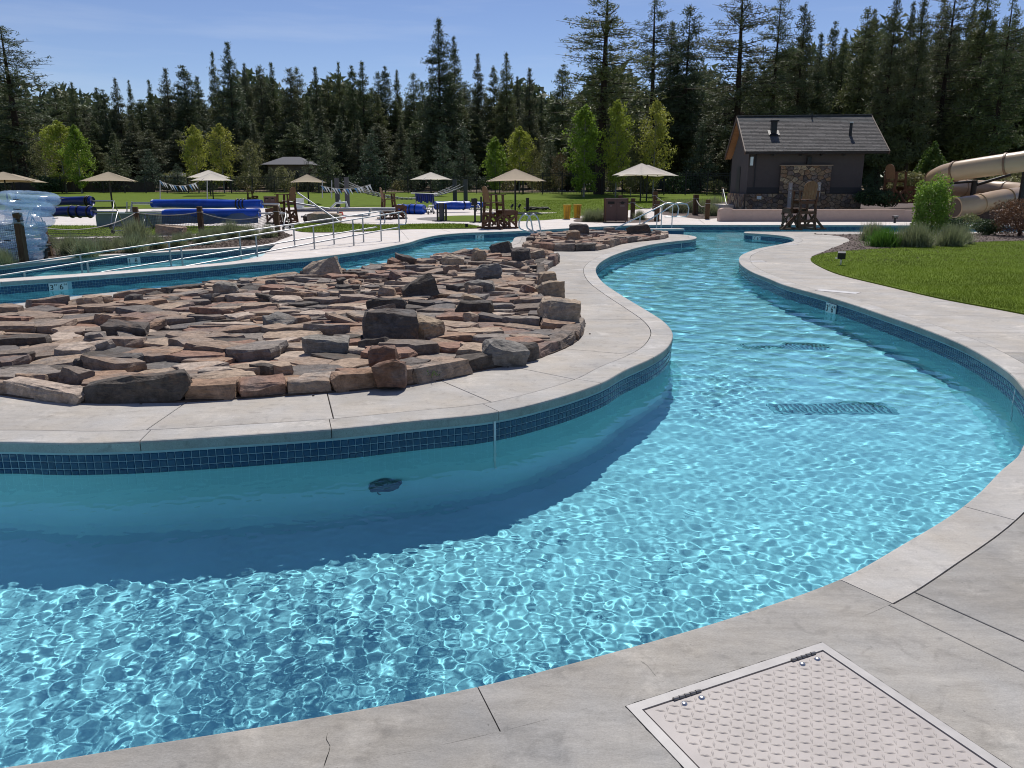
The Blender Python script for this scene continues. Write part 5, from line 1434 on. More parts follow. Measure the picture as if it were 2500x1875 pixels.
P0b, e_ = rope_post('leaning timber post behind the clear tubes', 122, 626, 540, .13); e_.rotation_euler = (R(2), R(-5), .2)
P1, _ = rope_post('timber rope post at the left end of the long blue covers', 338, 575, 505, .15)
P2, _ = rope_post('timber rope post in front of the long blue covers', 493, 572, 504, .15)
P3, _ = rope_post('timber rope post at the corner of the planter beside the wooden chair', 679, 577, 501, .15)
rope('sagging rope with dark netting between the leaning post and the next rope post', P0b, P1, .22, net=.42)
rope('rope with netting between the two posts in front of the blue covers', P1, P2, .10, net=.55)
rope('rope with netting sagging to the planter corner post', P2, P3, .26, net=.72)
rope('rope and net running left out of view from the nearest post', P0, P0 + Vector((-3.2, .4, -.02)), .16, net=.75)
Q1, _ = rope_post('short rope post at the left of the path, right of the brown bin', 1544, 533, 484, .20)
Q0, _ = rope_post('rope post hidden behind the brown bin', 1513, 532, 477, .20)
Q2, _ = rope_post('front rope post crossed by the step handrail', 1603, 540, 490, .22)
Q3, _ = rope_post('back rope post on the left side of the path', 1598, 515, 468, .24)
Q4, _ = rope_post('rope post at the right side of the path', 1697, 525, 475, .24)
Q5, _ = rope_post('rope post right of the path nearest the retaining wall', 1726, 535, 487, .22)
rope('short pale rope from the bin to the first path post', Q0, Q1, .12, .022, m=M_rope)
rope('pale rope between the two front path posts', Q1, Q2, .25, .022)
rope('long pale rope hanging across above the net by the path', Q3, Q4, .45, .024, net=.8, cell=.1)
rope('short sagging pale rope right of the path', Q4, Q5, .28, .024, net=.9, cell=.1)

# ------------------------------------------------------------------ inflatable tubes
def torus_mesh(Rm, r_, nu=48, nv=16):
    vs, fs = [], []
    for i in range(nu):
        a = 2 * PI * i / nu; w_ = 1 + .03 * math.sin(a * 16)
        for j in range(nv):
            b = 2 * PI * j / nv; rr = r_ * w_; vs.append(((Rm + rr * math.cos(b)) * math.cos(a), (Rm + rr * math.cos(b)) * math.sin(a), rr * math.sin(b) * .95))
            fs.append((i * nv + j, ((i + 1) % nu) * nv + j, ((i + 1) % nu) * nv + (j + 1) % nv, i * nv + (j + 1) % nv))
    return vs, fs
tv, tf = torus_mesh(.47, .15); tube_me = MB().add(tv, tf, True).mesh('ring'); tube_me.materials.append(M_vinyl)
hd = MB().tube([(-.07, 0, 0), (-.06, 0, .035), (0, 0, .045), (.06, 0, .035), (.07, 0, 0)], .011, 6); hd_me = hd.mesh('handle'); hd_me.materials.append(M_black)
TYd = 17.6
tl = ['topmost clear inflatable tube of the stack at the left edge', 'second clear tube from the top with a black handle', 'third clear tube, poking out right behind the timber post', 'fourth clear tube in the stack behind the net', 'fifth clear tube with a black handle low behind the net', 'sixth clear tube near the bottom of the stack', 'bottom clear tube lying on the ground behind the post']
ty = [(70, 485, 5, 1.0), (56, 508, 5, 1.02), (55, 533, 6, 1.02), (38, 558, 2, 1.0), (44, 583, 0, .95), (46, 604, -2, .92), (42, 622, 0, .9)]
for (u, v, tlt, s_), lb in zip(ty, tl):
    c = atd(u, v, TYd); e = thing('inflatable_tube', lb, 'pool tube', (c.x, c.y, c.z), random.random())
    e.rotation_euler = (R(3), R(tlt), random.random() * .3); e.scale = (s_, s_, .92)
    put(tube_me, 'ring', e); put(hd_me, 'handle', e, (.1, -.60, .03), (R(80), 0, 0)); put(hd_me, 'handle', e, (.55, .3, .03), (R(80), 0, 1.2))

# ------------------------------------------------------------------ cover reels
def reel(label, uL, vL, uR, vR, r_, m, d=None, ext=(0.6, .9), hang=0.0, bands=(), name='cover_reel', seed=0, vb=None, frames=(1, 1)):
    if d is None: d = (at(uL, vb).y, at(uR, vb).y)
    a = atd(uL, vL, d[0]); b = atd(uR, vR, d[1]); o = (a + b) / 2; L = (b - a).length; t = (b - a).normalized()
    e = thing(name, label, 'pool cover reel', (o.x, o.y, gz(o.x, o.y))); O = Vector(e.location); rg = random.Random(seed)
    n = 30; vs = []; nv = 18; side = Vector((-t.y, t.x, 0)); fs = []
    for i in range(n + 1):
        f = i / n; p = a.lerp(b, f) - O
        for j in range(nv):
            an = 2 * PI * j / nv; rr = r_ * (1 + .06 * math.sin(f * 9 + j * .7 + seed) + .05 * noise.noise(Vector((f * 9, j * .5, seed)))) * (1.0 if 0 < i < n else .93)
            vs.append(p + side * (math.cos(an) * rr) + Vector((0, 0, math.sin(an) * rr * .92)))
    for i in range(n):
        for j in range(nv): fs.append((i * nv + j, i * nv + (j + 1) % nv, (i + 1) * nv + (j + 1) % nv, (i + 1) * nv + j))
    fs += [tuple(range(nv)), tuple(range((n + 1) * nv - 1, n * nv - 1, -1))]
    MB().add(vs, fs, True).build('rolled_cover', m, e)
    if hang:
        vs = []; 
        for i in range(25):
            f = i / 24; p = a.lerp(b, f) - O; w_ = side * (-r_ * .96 + .05 * math.sin(f * 22))
            for k in range(4): vs.append(p + w_ * (1 + .06 * k) + Vector((0, 0, -hang * k / 3 + .02 * math.sin(f * 17 + k))))
        MB().add(vs, [(i * 4 + k, i * 4 + k + 1, i * 4 + k + 5, i * 4 + k + 4) for i in range(24) for k in range(3)], True).build('hanging_flap', M_bluef, e)
    for f in bands:
        p = a.lerp(b, f) - O; MB().tube([p + side * (math.cos(2 * PI * j / 16) * r_ * 1.07) + Vector((0, 0, math.sin(2 * PI * j / 16) * r_ * 1.0)) for j in range(16)], .028, 5, closed=True).build('strap', M_black, e)
    A_, B_ = a - t * ext[0] - O, b + t * ext[1] - O
    MB().tube([A_, B_], .035, 8).build('axle', M_rail, e)
    for (q, on) in ((A_, frames[0]), (B_, frames[1])):
        if not on: continue
        h = q.z; g_ = gz(q.x + O.x, q.y + O.y) - O.z
        fr = MB(); f0 = q + side * .38; f1 = q - side * .38; f0.z = f1.z = .10 + g_
        fr.tube([f0, q, f1], .022, 7); fr.tube([f0, f1], .02, 7); fr.build('end_frame', M_rail, e)
        for w_ in (f0, f1):
            c = Vector((w_.x, w_.y, .085 + g_)); MB().tube([c - t * .02, c + t * .02], .085, 12).build('wheel', M_black, e)
reel('upper long bright blue pool cover roll above its twin', 372, 497, 640, 498, .19, M_blue, d=(32.5, 32.0), bands=(.78, .81, .84), seed=1, ext=(.9, .7))
reel('lower long bright blue pool cover roll with a grey flap hanging below', 400, 522, 634, 521, .19, M_blue, d=(30.2, 30.0), hang=.36, seed=2, ext=(.7, 1.0))
reel('upper dark blue cover roll behind the clear tubes', 100, 491, 226, 491, .19, M_navy, d=(31.5, 31.2), bands=(.9, .94), seed=3, ext=(.3, .9))
reel('lower dark blue strapped cover roll behind the netting', 90, 516, 229, 517, .20, M_navy, d=(28.3, 28), bands=(.62, .75, .93), seed=4, ext=(.3, .9), hang=.0)
reel('short blue cover roll right of the far wooden lifeguard chair', 972, 511, 1036, 511, .30, M_blue, d=(45, 44.5), seed=5, ext=(.2, .4), bands=(.2, .5, .7))
reel('wide blue cover roll behind the pair of short black posts', 1062, 502, 1146, 501, .26, M_blue, d=(46, 47), seed=6, ext=(.4, .6), bands=(.82,))
reel('blue cover roll end behind the black box stand', 1150, 500, 1184, 500, .20, M_blue, d=(50, 50), seed=7, ext=(.1, .3))
def cover_stack():
    p = at(1037, 512); e = thing('folded_cover_stack', 'navy and white flag line bundle hanging on a steel trolley', 'trolley', (p.x, 47, gz(0, 47)))
    q0, q1 = atd(1016, 482, 47) - Vector(e.location), atd(1056, 484, 47) - Vector(e.location)
    for k in range(9):
        f = k / 8; c = q0.lerp(q1, f); MB().tube([c + Vector((0, 0, .22)), c + Vector((.05, 0, -.2 - .05 * (k % 3)))], .075, 7).build('bundle_roll', M_navy if k % 2 else mat('navy_white_mix', (.02, .03, .10), .5, var=.9, scale=25), e)
    MB().tube([q0 + Vector((-.3, 0, .24)), q1 + Vector((.3, 0, .24))], .03, 6).build('top_bar', M_rail, e)
    for q in (q0, q1):
        MB().tube([(q.x, q.y - .3, .02), (q.x, q.y, q.z + .24), (q.x, q.y + .3, .02)], .025, 6).build('end_frame', M_rail, e)
cover_stack()

# activity deck: steel frame rails, lane equipment
def pipes(label, segs, cat='pool equipment', name='steel_frame', r_=.03, m=None):
    P0_ = atd(*segs[0][0]); e = thing(name, label, cat, (P0_.x, P0_.y, 0)); O = Vector(e.location)
    for s_ in segs:
        MB().tube([atd(*q) - O for q in s_], r_, 7).build('pipe', m or M_rail, e)
    return e
pipes('long horizontal silver beam across the activity deck behind the wooden chair', [[(725, 511, 37), (965, 509, 37)], [(725, 516, 37), (965, 513, 37)], [(690, 491, 37), (815, 512, 37)], [(735, 529, 36), (900, 527, 36)], [(825, 507, 36), (825, 537, 36)], [(905, 509, 36), (900, 530, 36)]], r_=.05)
pipes('long slanting silver pole leaning down to the deck', [[(727, 471, 34.5), (830, 542, 32.5)]], name='leaning_pole', cat='pole', r_=.035)
pipes('arched white frame lying between the grey pillars and the pool', [[(805, 511, 38), (820, 496, 38), (845, 494, 38), (850, 511, 38)], [(830, 488, 40), (830, 498, 40)]], r_=.05, m=M_white)
pipes('thin steel rails at the left of the long blue covers', [[(310, 520, 31), (310, 493, 31)], [(322, 520, 31), (322, 492, 31)], [(322, 495, 31), (372, 495, 31)], [(306, 518, 31), (395, 517, 31)]], r_=.025)
# grey raised hot tub like pool by the reels
tb = at(300, 566); e = thing('raised_pool', 'low grey raised pool surround behind the netting', 'pool wall', (at(300, 548).x, 32.2, 0)); O = Vector(e.location)
a_, b_ = atd(232, 520, 32.2) - O, atd(380, 520, 32.2) - O
MB().box(((a_.x + b_.x) / 2, .4, .27), (b_.x - a_.x, .8, .54)).build('wall', mat('pale_grey_blue', (.20, .25, .26), .6, var=.15, scale=2), e); MB().box(((a_.x + b_.x) / 2, .4, .57), (b_.x - a_.x + .1, .9, .06)).build('coping_stone', M_white, e)
# wet floor cone-like red thing
p = at(833, 533); e = thing('safety_cone', 'small red orange cone by the silver beams', 'cone', p); vs = [(.17 * math.cos(2 * PI * k / 12), .17 * math.sin(2 * PI * k / 12), .04) for k in range(12)] + [(.03 * math.cos(2 * PI * k / 12), .03 * math.sin(2 * PI * k / 12), .55) for k in range(12)]
MB().add(vs, [(k, (k + 1) % 12, 12 + (k + 1) % 12, 12 + k) for k in range(12)] + [tuple(range(12, 24))], True).build('cone_body', M_red, e); MB().box((0, 0, .02), (.4, .4, .04)).build('base', M_red, e)
# grey pillars and the swagged climbing net
pil = mat('grey_pillar', (.085, .085, .09), .85, var=.1, scale=2)
PT = []
for u, vb, vt, lb in ((825.5, 505, 436, 'left grey pillar of the left pair holding the rope net'), (849, 506, 434, 'right grey pillar of the left pair holding the rope net'), (1111, 492, 439, 'left grey pillar of the right pair holding the rope net'), (1137, 493, 439, 'right grey pillar of the right pair holding the rope net')):
    p = at(u, vb); h = atd(u, vt, p.y).z - p.z; e = thing('net_pillar', lb, 'pillar', p); w_ = 9.5 / F_PX * p.y
    MB().box((0, 0, h / 2), (w_, w_, h)).build('shaft', pil, e); MB().box((0, 0, h + .02), (w_ * 1.04, w_ * 1.04, .04)).build('cap', pil, e); PT.append(Vector((p.x, p.y, p.z + h * .92)))
nt = thing('climbing_net', 'white knotted rope climbing net slung between the grey pillars', 'rope net', PT[0]); O = PT[0]
k_ = 0; strands = []
for s_, (A_, B_) in enumerate(((PT[0], PT[2]), (PT[0].lerp(PT[1], .5) + Vector((0, .3, 0)), PT[2].lerp(PT[3], .5)), (PT[1], PT[3]))):
    B_ = B_ - Vector((0, 0, .25)); A_ = A_ - Vector((0, 0, .05)); n = 26
    pts = [A_.lerp(B_, i / n) - Vector((0, 0, 1.75 * 4 * (i / n) * (1 - i / n) * .62)) - O for i in range(n + 1)]; strands.append(pts)
    MB().tube(pts, .035, 6).build('rope', mat('white_rope', (.27, .27, .27), .8), nt)
mb = MB()
for i in range(2, 25):
    mb.tube([strands[0][i], strands[1][i] + Vector((0, 0, -.08)), strands[2][i]], .028, 5)
    for st_ in strands: q = st_[i]; mb.tube([q - Vector((.06, 0, 0)), q + Vector((.06, 0, 0))], .062, 6)
mb.build('cross_ropes', MATS['white_rope'], nt)
# pennant lines
def pennants(label, a, b, n, sag, poles):
    A_, B_ = atd(*a), atd(*b); e = thing('pennant_line', label, 'flag line', A_)
    P = [A_.lerp(B_, i / n) - A_ - Vector((0, 0, sag * 4 * (i / n) * (1 - i / n))) for i in range(n + 1)]
    MB().tube(P, .012, 5).build('cord', M_rope, e)
    cols_ = [mat('white_flag', (.6, .66, .66), .8), mat('blue_flag', (.10, .25, .45), .8)]
    for i in range(n):
        if i % 4 == 3: continue
        p, q = P[i], P[i + 1]; m_ = (p + q) / 2; MB().add([p, p.lerp(q, .8), m_ + Vector((.18, -.05, -.34)), p + Vector((0, .012, 0)), p.lerp(q, .8) + Vector((0, .012, 0)), m_ + Vector((.18, -.04, -.34))], [(0, 2, 1), (3, 4, 5), (0, 1, 4, 3), (1, 2, 5, 4), (2, 0, 3, 5)]).build('flag', cols_[0] if i % 3 else cols_[1], e)
    for (u, v0, v1, y) in poles:
        t_, b_ = atd(u, v0, y) - A_, atd(u, v1, y) - A_; MB().tube([b_, t_], .03, 6).build('pole', M_rail, e)
pennants('drooping line of pale pennants behind the long blue covers', (388, 440, 50), (485, 443, 46), 16, .28, ((391, 440, 488, 50), (506, 441, 486, 46)))
pennants('twisted line of pennants reaching the grey pillars', (783, 453, 45), (905, 450, 44), 18, .2, ((787, 440, 483, 45), (810, 440, 484, 45)))
# loose pile on the lawn by the post light, uplights
p = at(1310, 514); e = thing('hose_pile', 'dark coiled hose pile on the lawn beside the round post light', 'hose', p); mb = MB()
random.seed(5)
pts = [(1.0 * math.cos(a * .5) * (1 - a * .01) * .8 + random.uniform(-.12, .12), .35 * math.sin(a * .5) + random.uniform(-.1, .1), .06 + .12 * abs(math.sin(a * .37))) for a in range(52)]
mb.tube(catmull(pts, .1), .045, 6).build('hose', mat('dark_hose', (.05, .05, .04), .7, var=.5, scale=6), e)
for u, lb in ((1250, 'tiny black uplight left of the umbrella foot'), (1268, 'tiny black uplight at the umbrella foot')):
    p = at(u, 512); e = thing('uplight', lb, 'light', p); MB().tube([(0, 0, 0), (0, 0, .15)], .02, 6).build('stake', M_black, e); MB().tube([(-.05, -.05, .15), (.06, .05, .32)], .07, 8).build('lamp_head', M_black, e)

# ------------------------------------------------------------------ retaining wall and building
rw = thing('retaining_wall', 'low tan stucco retaining wall in front of the pump house', 'wall', at(1754, 541)); O = Vector(rw.location)
a_ = at(1757, 541) - O; b_ = at(2205, 541) - O; d_ = b_ - a_; hh = atd(2000, 513, at(2000, 541).y).z
MB().box(((a_.x + b_.x) / 2, .2, hh / 2), (d_.x, .36, hh)).build('wall_body', M_stuccol, rw)
MB().box(((a_.x + b_.x) / 2, .2, hh + .015), (d_.x + .04, .42, .03)).build('wall_cap', M_stuccol, rw)
hp = atd(1770, 508, at(1770, 541).y).z; pm = MB(); pr = [(0, 0), (0, hp - .16), (.05, hp - .05), (.16, hp), (.58, hp), (.58, 0)]
vs = [(a_.x - .02 + x, -.03, z) for x, z in pr] + [(a_.x - .02 + x, .45, z) for x, z in pr]; n = len(pr)
pm.add(vs, [tuple(range(n - 1, -1, -1)), tuple(range(n, 2 * n))] + [(i, (i + 1) % n, n + (i + 1) % n, n + i) for i in range(n)]).build('end_pier', M_stuccol, rw)
b2 = at(2205, 541) - O
MB().beam((b2.x, .2, hh / 2), (b2.x + 1.2, -.5, hh / 2), .36, hh).build('wall_return', M_stuccol, rw)
# raised bed behind the wall
rb = [Vector(q) for q in ((O.x + .3, O.y + .38), (O.x + b_.x + .2, O.y + .38), (O.x + b_.x + 1.6, O.y - .2), (27, 33.8), (34, 34), (34, 62), (16, 62), (12.5, 45))]
mb = MB(); tv, tri = tess(rb); zf_ = lambda p_: .47 if p_.y < 60 else gz(0, 62) + .03
vs = [(p_.x, p_.y, zf_(p_)) for p_ in tv]; mb.add(vs, [_up(t, vs) for t in tri]); n = len(rb); vs = [(p_.x, p_.y, zf_(p_)) for p_ in rb]
mb.add(vs + [(x, y, -.05) for x, y, z in vs], [(i, (i + 1) % n, n + (i + 1) % n, n + i) for i in range(n)]); o = mb.build('raised_bed', M_soil2); tag(o, kind='structure')

# pump house in its own axes: x along the front, y into depth
BY = 40.6
A0 = Vector((atd(1820, 370, BY).x, BY)); ang_b = math.atan2(-.8, 6.3) * .9
BW, BD = 6.87, 6.7; EZ = atd(1820, 370, BY).z; RZ = 5.24; OV = .66; GZ = .44
bld = thing('pump_house', 'small grey stucco pump house with a stone veneer base and shingled gable roof', 'building', (A0.x, A0.y, 0), ang_b)
wx0, wx1, wy0, wy1 = .30, BW - .93, OV, BD - OV; wt = .2; SB = 1.25
# walls as butted boxes
MB().box(((wx0 + wx1) / 2, wy0 + .1, (SB + EZ) / 2), (wx1 - wx0, .2, EZ - SB)).build('front_wall', M_stucco, bld)
MB().box(((wx0 + wx1) / 2, wy1 - .1, (GZ + EZ) / 2), (wx1 - wx0, .2, EZ - GZ)).build('back_wall', M_stucco, bld)
for x in (wx0 + .1, wx1 - .1):
    sgn = x < BW / 2; y0, y1 = wy0 + .2, wy1 - .2; ym = BD / 2
    vs = [(x - .1, y0, SB), (x - .1, y1, SB), (x - .1, y1, EZ), (x - .1, ym, RZ - .35), (x - .1, y0, EZ)]; vs += [(a + .2, b, c) for a, b, c in vs]
    MB().add(vs, [(0, 4, 3, 2, 1), (5, 6, 7, 8, 9)] + [(i, (i + 1) % 5, 5 + (i + 1) % 5, 5 + i) for i in range(5)]).build('gable_wall', M_stucco, bld)
MB().box((wx0 + .35, wy0 - .02, (SB + EZ) / 2), (.05, .04, EZ - SB)).build('downpipe', M_dkband, bld)
MB().box((wx0 - .012, 3.4, 1.55), (.03, 1.1, 2.2)).build('dark_door', M_dkband, bld)
# trim band and stone base
MB().box(((wx0 + wx1) / 2, wy0 - .02, SB + .17), (wx1 - wx0 + .02, .05, .30)).build('trim_band', M_dkband, bld)
def stone_panel(name, x0, x1, z0, z1, y, parent, seed, axis='x', sp=.30):
    rg = np.random.default_rng(seed); sites = []
    for _ in range(4000):
        q = Vector((rg.uniform(x0, x1), rg.uniform(z0, z1)))
        if all(((q.x - s.x) / 1.35) ** 2 + (q.y - s.y) ** 2 > (sp * rg.uniform(.6, .95)) ** 2 for s in sites): sites.append(q)
    rect = [Vector((x0, z0)), Vector((x1, z0)), Vector((x1, z1)), Vector((x0, z1))]
    back_ = MB()
    if axis == 'x': back_.box(((x0 + x1) / 2, y + .05, (z0 + z1) / 2), (x1 - x0, .1, z1 - z0))
    else: back_.box((y + .05, (x0 + x1) / 2, (z0 + z1) / 2), (.1, x1 - x0, z1 - z0))
    pn = back_.build(name, mat('stone_mortar', (.10, .085, .07), .95), parent)
    for s in sites:
        P = rect
        for t in sites:
            if t is s or (t - s).length > 1.4: continue
            nn = s - t; nn = Vector((nn.x / 1.8, nn.y)).normalized(); P = clip(P, (s + t) / 2 + nn * .009, nn)
            if len(P) < 3: break
        if len(P) < 3: continue
        c = sum(P, Vector((0, 0))) / len(P); dp = .03 + .03 * rg.random(); n = len(P)
        def V(p, d): return (p.x, y - d, p.y) if axis == 'x' else (y - d, p.x, p.y)
        vs = [V(c + (p - c) * .93, dp * rg.uniform(.8, 1.1)) for p in P] + [V(p, dp * .45) for p in P] + [V(p, -.01) for p in P]
        fs = [tuple(range(n))] + [(i, n + i, n + (i + 1) % n, (i + 1) % n) for i in range(n)] + [(n + i, 2 * n + i, 2 * n + (i + 1) % n, n + (i + 1) % n) for i in range(n)]
        MB().add(vs, fs).build('stone', M_wallstone, pn)
stone_panel('stone_base', wx0 - .03, wx1 + .03, GZ, SB, wy0 - .10, bld, 5, sp=.22)
stone_panel('stone_side', wy0 - .0, wy1, GZ - .3, SB, wx0 - .10, bld, 6, 'y', sp=.27)
px0, px1 = atd(1903, 430, BY + .5), atd(2030, 430, BY - .1)
sx0 = (Matrix.Rotation(-ang_b, 2) @ (px0.to_2d() - A0)).x; sx1 = (Matrix.Rotation(-ang_b, 2) @ (px1.to_2d() - A0)).x
PZ = atd(1960, 405, BY + .2).z
stone_panel('stone_panel', sx0, sx1, SB + .02, PZ, wy0 - .14, bld, 7, sp=.23)
MB().box(((sx0 + sx1) / 2, wy0 - .13, PZ + .02), (sx1 - sx0 + .1, .22, .05)).build('panel_cap', mat('tan_stone_cap', (.30, .22, .15), .8), bld)
for x in (wx0 + 1.15, wx0 + 2.5, wx0 + 3.5, wx0 + 4.6):
    MB().box((x, .36, EZ - .02), (.09, .5, .12)).build('rafter_tail', M_dkband, bld); MB().box((x, .50, EZ - .14), (.09, .14, .12)).build('bracket', M_dkband, bld)
MB().box((wx0 + 2.95, wy0 - .10, EZ - .42), (.20, .18, .34)).build('loudspeaker', M_black, bld)
MB().box((wx0 + .12, wy0 - .14, EZ - .45), (.14, .2, .42)).build('wall_lamp', M_steel, bld)
MB().box((wx0 + .62, wy0 - .17, GZ + .62), (.22, .06, .16)).build('outlet_cover', M_white, bld)
# roof slabs with shingle courses
sl_len = math.hypot(BD / 2, RZ - EZ); pitch = math.atan2(RZ - EZ, BD / 2)
for side_ in (0, 1):
    def RP(x, s_, lift):     # s_ measured up the slope from the eave
        y = s_ * math.cos(pitch) - lift * math.sin(pitch); z = EZ + s_ * math.sin(pitch) + lift * math.cos(pitch)
        return (x, y if side_ == 0 else BD - y, z)
    vs = [RP(0, 0, 0), RP(BW, 0, 0), RP(BW, sl_len, 0), RP(0, sl_len, 0), RP(0, 0, -.14), RP(BW, 0, -.14), RP(BW, sl_len, -.14), RP(0, sl_len, -.14)]
    rf = MB().add(vs, [(0, 1, 2, 3), (7, 6, 5, 4), (0, 4, 5, 1), (1, 5, 6, 2), (2, 6, 7, 3), (3, 7, 4, 0)]).build('roof', M_dkband, bld)
    vs = [RP(.03, .03, -.15), RP(BW - .03, .03, -.15), RP(BW - .03, sl_len, -.15), RP(.03, sl_len, -.15)]
    MB().add(vs, [(3, 2, 1, 0)]).build('soffit', M_soffit, bld)
    if side_ == 0:
        rows = 25; ex = sl_len / rows; rg = np.random.default_rng(3); cnt = 0; meshes = []
        for r_ in range(rows):
            x = -.02 - rg.uniform(0, .5)
            while x < BW + .02:
                w_ = rg.choice([.38, .5, .62]); xa, xb = max(x, -.02), min(x + w_ - .008, BW + .02)
                if xb - xa > .06:
                    s0_, s1_ = r_ * ex - .012, (r_ + 1) * ex + .02; th = .022
                    vs = [RP(xa, s0_, .003), RP(xb, s0_, .003), RP(xa, s0_, th + .004 * rg.random()), RP(xb, s0_, th), RP(xa, s1_, .006), RP(xb, s1_, .006)]
                    MB().add(vs, [(0, 1, 3, 2), (2, 3, 5, 4), (0, 2, 4), (1, 5, 3)]).build('shingle', M_shingle, rf) if cnt < 299 else meshes.append(vs)
                    cnt += 1
                x += w_
        mm = MB()
        for vs in meshes: mm.add(vs, [(0, 1, 3, 2), (2, 3, 5, 4), (0, 2, 4), (1, 5, 3)])
        tag(mm.build('shingle_field', mat('shingle_field', (.09, .09, .088), .95, var=.3, scale=2.5), rf), kind='stuff')
# ridge cap, fascia, gable soffit boards
MB().beam((-.02, BD / 2, RZ + .03), (BW + .02, BD / 2, RZ + .03), .22, .05).build('ridge_cap', M_shingle, bld)
for x in (-.015, BW + .015):
    for s_ in (0, 1):
        MB().beam((x, 0 if s_ == 0 else BD, EZ - .08), (x, BD / 2, RZ - .08), .05, .2).build('barge_board', mat('barge_wood', (.10, .065, .05), .7), bld)
# cedar boards under the rear-left gable overhang
for k in range(14):
    f0 = k / 14; y = BD - .1 - f0 * (BD / 2 - .2); z = EZ - .17 + (RZ - EZ) * ((BD - y) / (BD / 2)) 
    MB().box((.14, y, z), (.36, .19, .018), tilt=('X', -pitch)).build('soffit_board', M_soffit, bld)
def on_roof(x, s_): return Vector((x, s_ * math.cos(pitch), EZ + s_ * math.sin(pitch)))
q = on_roof(1.62, sl_len * .50); MB().box((q.x, q.y, q.z + .28), (.28, .28, .62)).build('square_vent', M_black, bld); MB().box((q.x, q.y, q.z + .60), (.42, .42, .035)).build('vent_cap', M_dkband, bld); MB().box((q.x, q.y - .05, q.z + .02), (.55, .55, .03), tilt=('X', pitch)).build('vent_flashing', M_black, bld)
q = on_roof(5.36, sl_len * .42); MB().tube([q, q + Vector((0, 0, .62))], .075, 10).build('round_vent', M_black, bld); MB().tube([q + Vector((0, 0, .62)), q + Vector((0, 0, .66))], .10, 10).build('vent_cap', M_steel, bld)
q = on_roof(3.8, sl_len * .90); MB().tube([q, q + Vector((0, 0, .30))], .035, 8).build('vent_pipe', M_black, bld)
# shower posts on the panel
for i, (u, lb) in enumerate(((1931, 'left pale shower column in front of the stone panel'), (1997, 'right pale shower column in front of the stone panel'))):
    p0 = atd(u, 480, 40.2); z1 = atd(u, 446 - (1 if i else 0), 40.2).z; zb = atd(u, 535 if i == 0 else 480, 40.2).z
    e = thing('shower_column', lb, 'shower', (p0.x, 40.4 - i * .2, max(.47, zb))); h = z1 - e.location.z
    MB().box((0, 0, h / 2), (.17, .10, h)).build('column', mat('pale_plastic_wood', (.34, .30, .28), .7), e)
    for z in (.8, .6, .45): MB().tube([(0, -.05, h * z), (0, -.09, h * z)], .025, 8).build('knob', M_steel, e)
# steps / patio left of the building with a small rail
p = at(1765, 512); e = thing('entry_steps', 'pale concrete landing with steps at the left of the pump house', 'steps', (p.x, 44, .0))
MB().box((-.3, 1.2, .36), (2.4, 2.6, .56)).build('landing', M_far, e); MB().box((.2, -.3, .22), (2.2, .4, .44)).build('tread', M_far, e); MB().box((.5, -.75, .12), (2.4, .5, .3)).build('tread', M_far, e)
e = thing('step_handrail', 'short thin handrail beside the landing of the pump house', 'handrail', (atd(1766, 500, 43.5).x, 43.5, .3)); O = Vector(e.location)
MB().tube([atd(1765, 495, 43.6) - O, atd(1765.5, 462, 43.6) - O, atd(1773.5, 500, 42.6) - O], .03, 7).build('rail', M_rail, e); MB().tube([atd(1763, 480, 44.2) - O, atd(1764.5, 462, 43.7) - O], .028, 7).build('rail', M_rail, e)

# ------------------------------------------------------------------ water slide
def slide():
    o = atd(2400, 560, 38); e = thing('water_slide', 'tan fibreglass tube water slide curling down on the right', 'water slide', (o.x, 38, .47)); O = Vector(e.location)
    up = [(2700, 352, 33), (2600, 372, 34), (2510, 392, 35), (2440, 402, 35.8), (2379, 411, 36.6), (2320, 421, 37.5), (2292, 431, 38.6), (2278, 443, 40.2), (2283, 452, 42), (2310, 457, 43.4), (2360, 459, 44), (2420, 462, 43.6), (2475, 466, 42.4), (2505, 472, 40.8), (2500, 478, 39.4), (2470, 482, 38.2), (2424, 490, 37.2), (2380, 500, 36.5), (2330, 507, 36.2)]
    P = catmull([atd(*q) - O for q in up], .22)
    rr = .445
    # shell with thickness at the mouth
    MB().tube(P, rr, 22, caps=False).build('tube_shell', M_slide, e)
    MB().tube([P[-1] + (P[-2] - P[-1]).normalized() * .02, P[-1]], rr * 1.06, 22).build('mouth_ring', M_slide, e)
    MB().tube([P[-1] + (P[-1] - P[-2]).normalized() * .004, P[-1] + (P[-1] - P[-2]).normalized() * .01], rr * .93, 22).build('mouth_shadow', mat('mouth_shade', (.10, .07, .05), .8), e)  # dark disc closing the mouth, the shade inside the tube painted as colour
    L = 0; nxt = 1.3; step = 2.15
    for i in range(1, len(P) - 2):
        L += (P[i] - P[i - 1]).length
        if L > nxt:
            t = (P[i + 1] - P[i - 1]).normalized(); MB().tube([P[i] - t * .04, P[i] + t * .04], rr * 1.09, 22).build('joint_flange', M_slided if (int(nxt) % 2) else M_slide, e); nxt += step
    for (u, v0, v1, y) in ((2380, 440, 560, 39.0), (2505, 412, 560, 36.8)):
        a, b = atd(u, v0, y) - O, atd(u, v1, y) - O; b.z = 0; MB().tube([a, Vector((a.x, a.y, 0))], .13, 12).build('support_post', M_black, e)
        MB().tube([a + Vector((0, 0, -.05)), a + Vector((-1.2, .2, -.15))], .06, 8).build('support_arm', M_black, e)
        MB().tube([a + Vector((0, 0, -.25)), a + Vector((1.2, -.8, .25))], .07, 8).build('support_arm', M_black, e)
slide()
sh5 = shrub_mesh('leaves', M_olive, 2600, .9, .7, .35, .07, 14)
shrub('low_shrub', 'olive groundcover bush under the slide loop', 2450, 470, sh5, .5, .4, dist=46, scale=1.3)
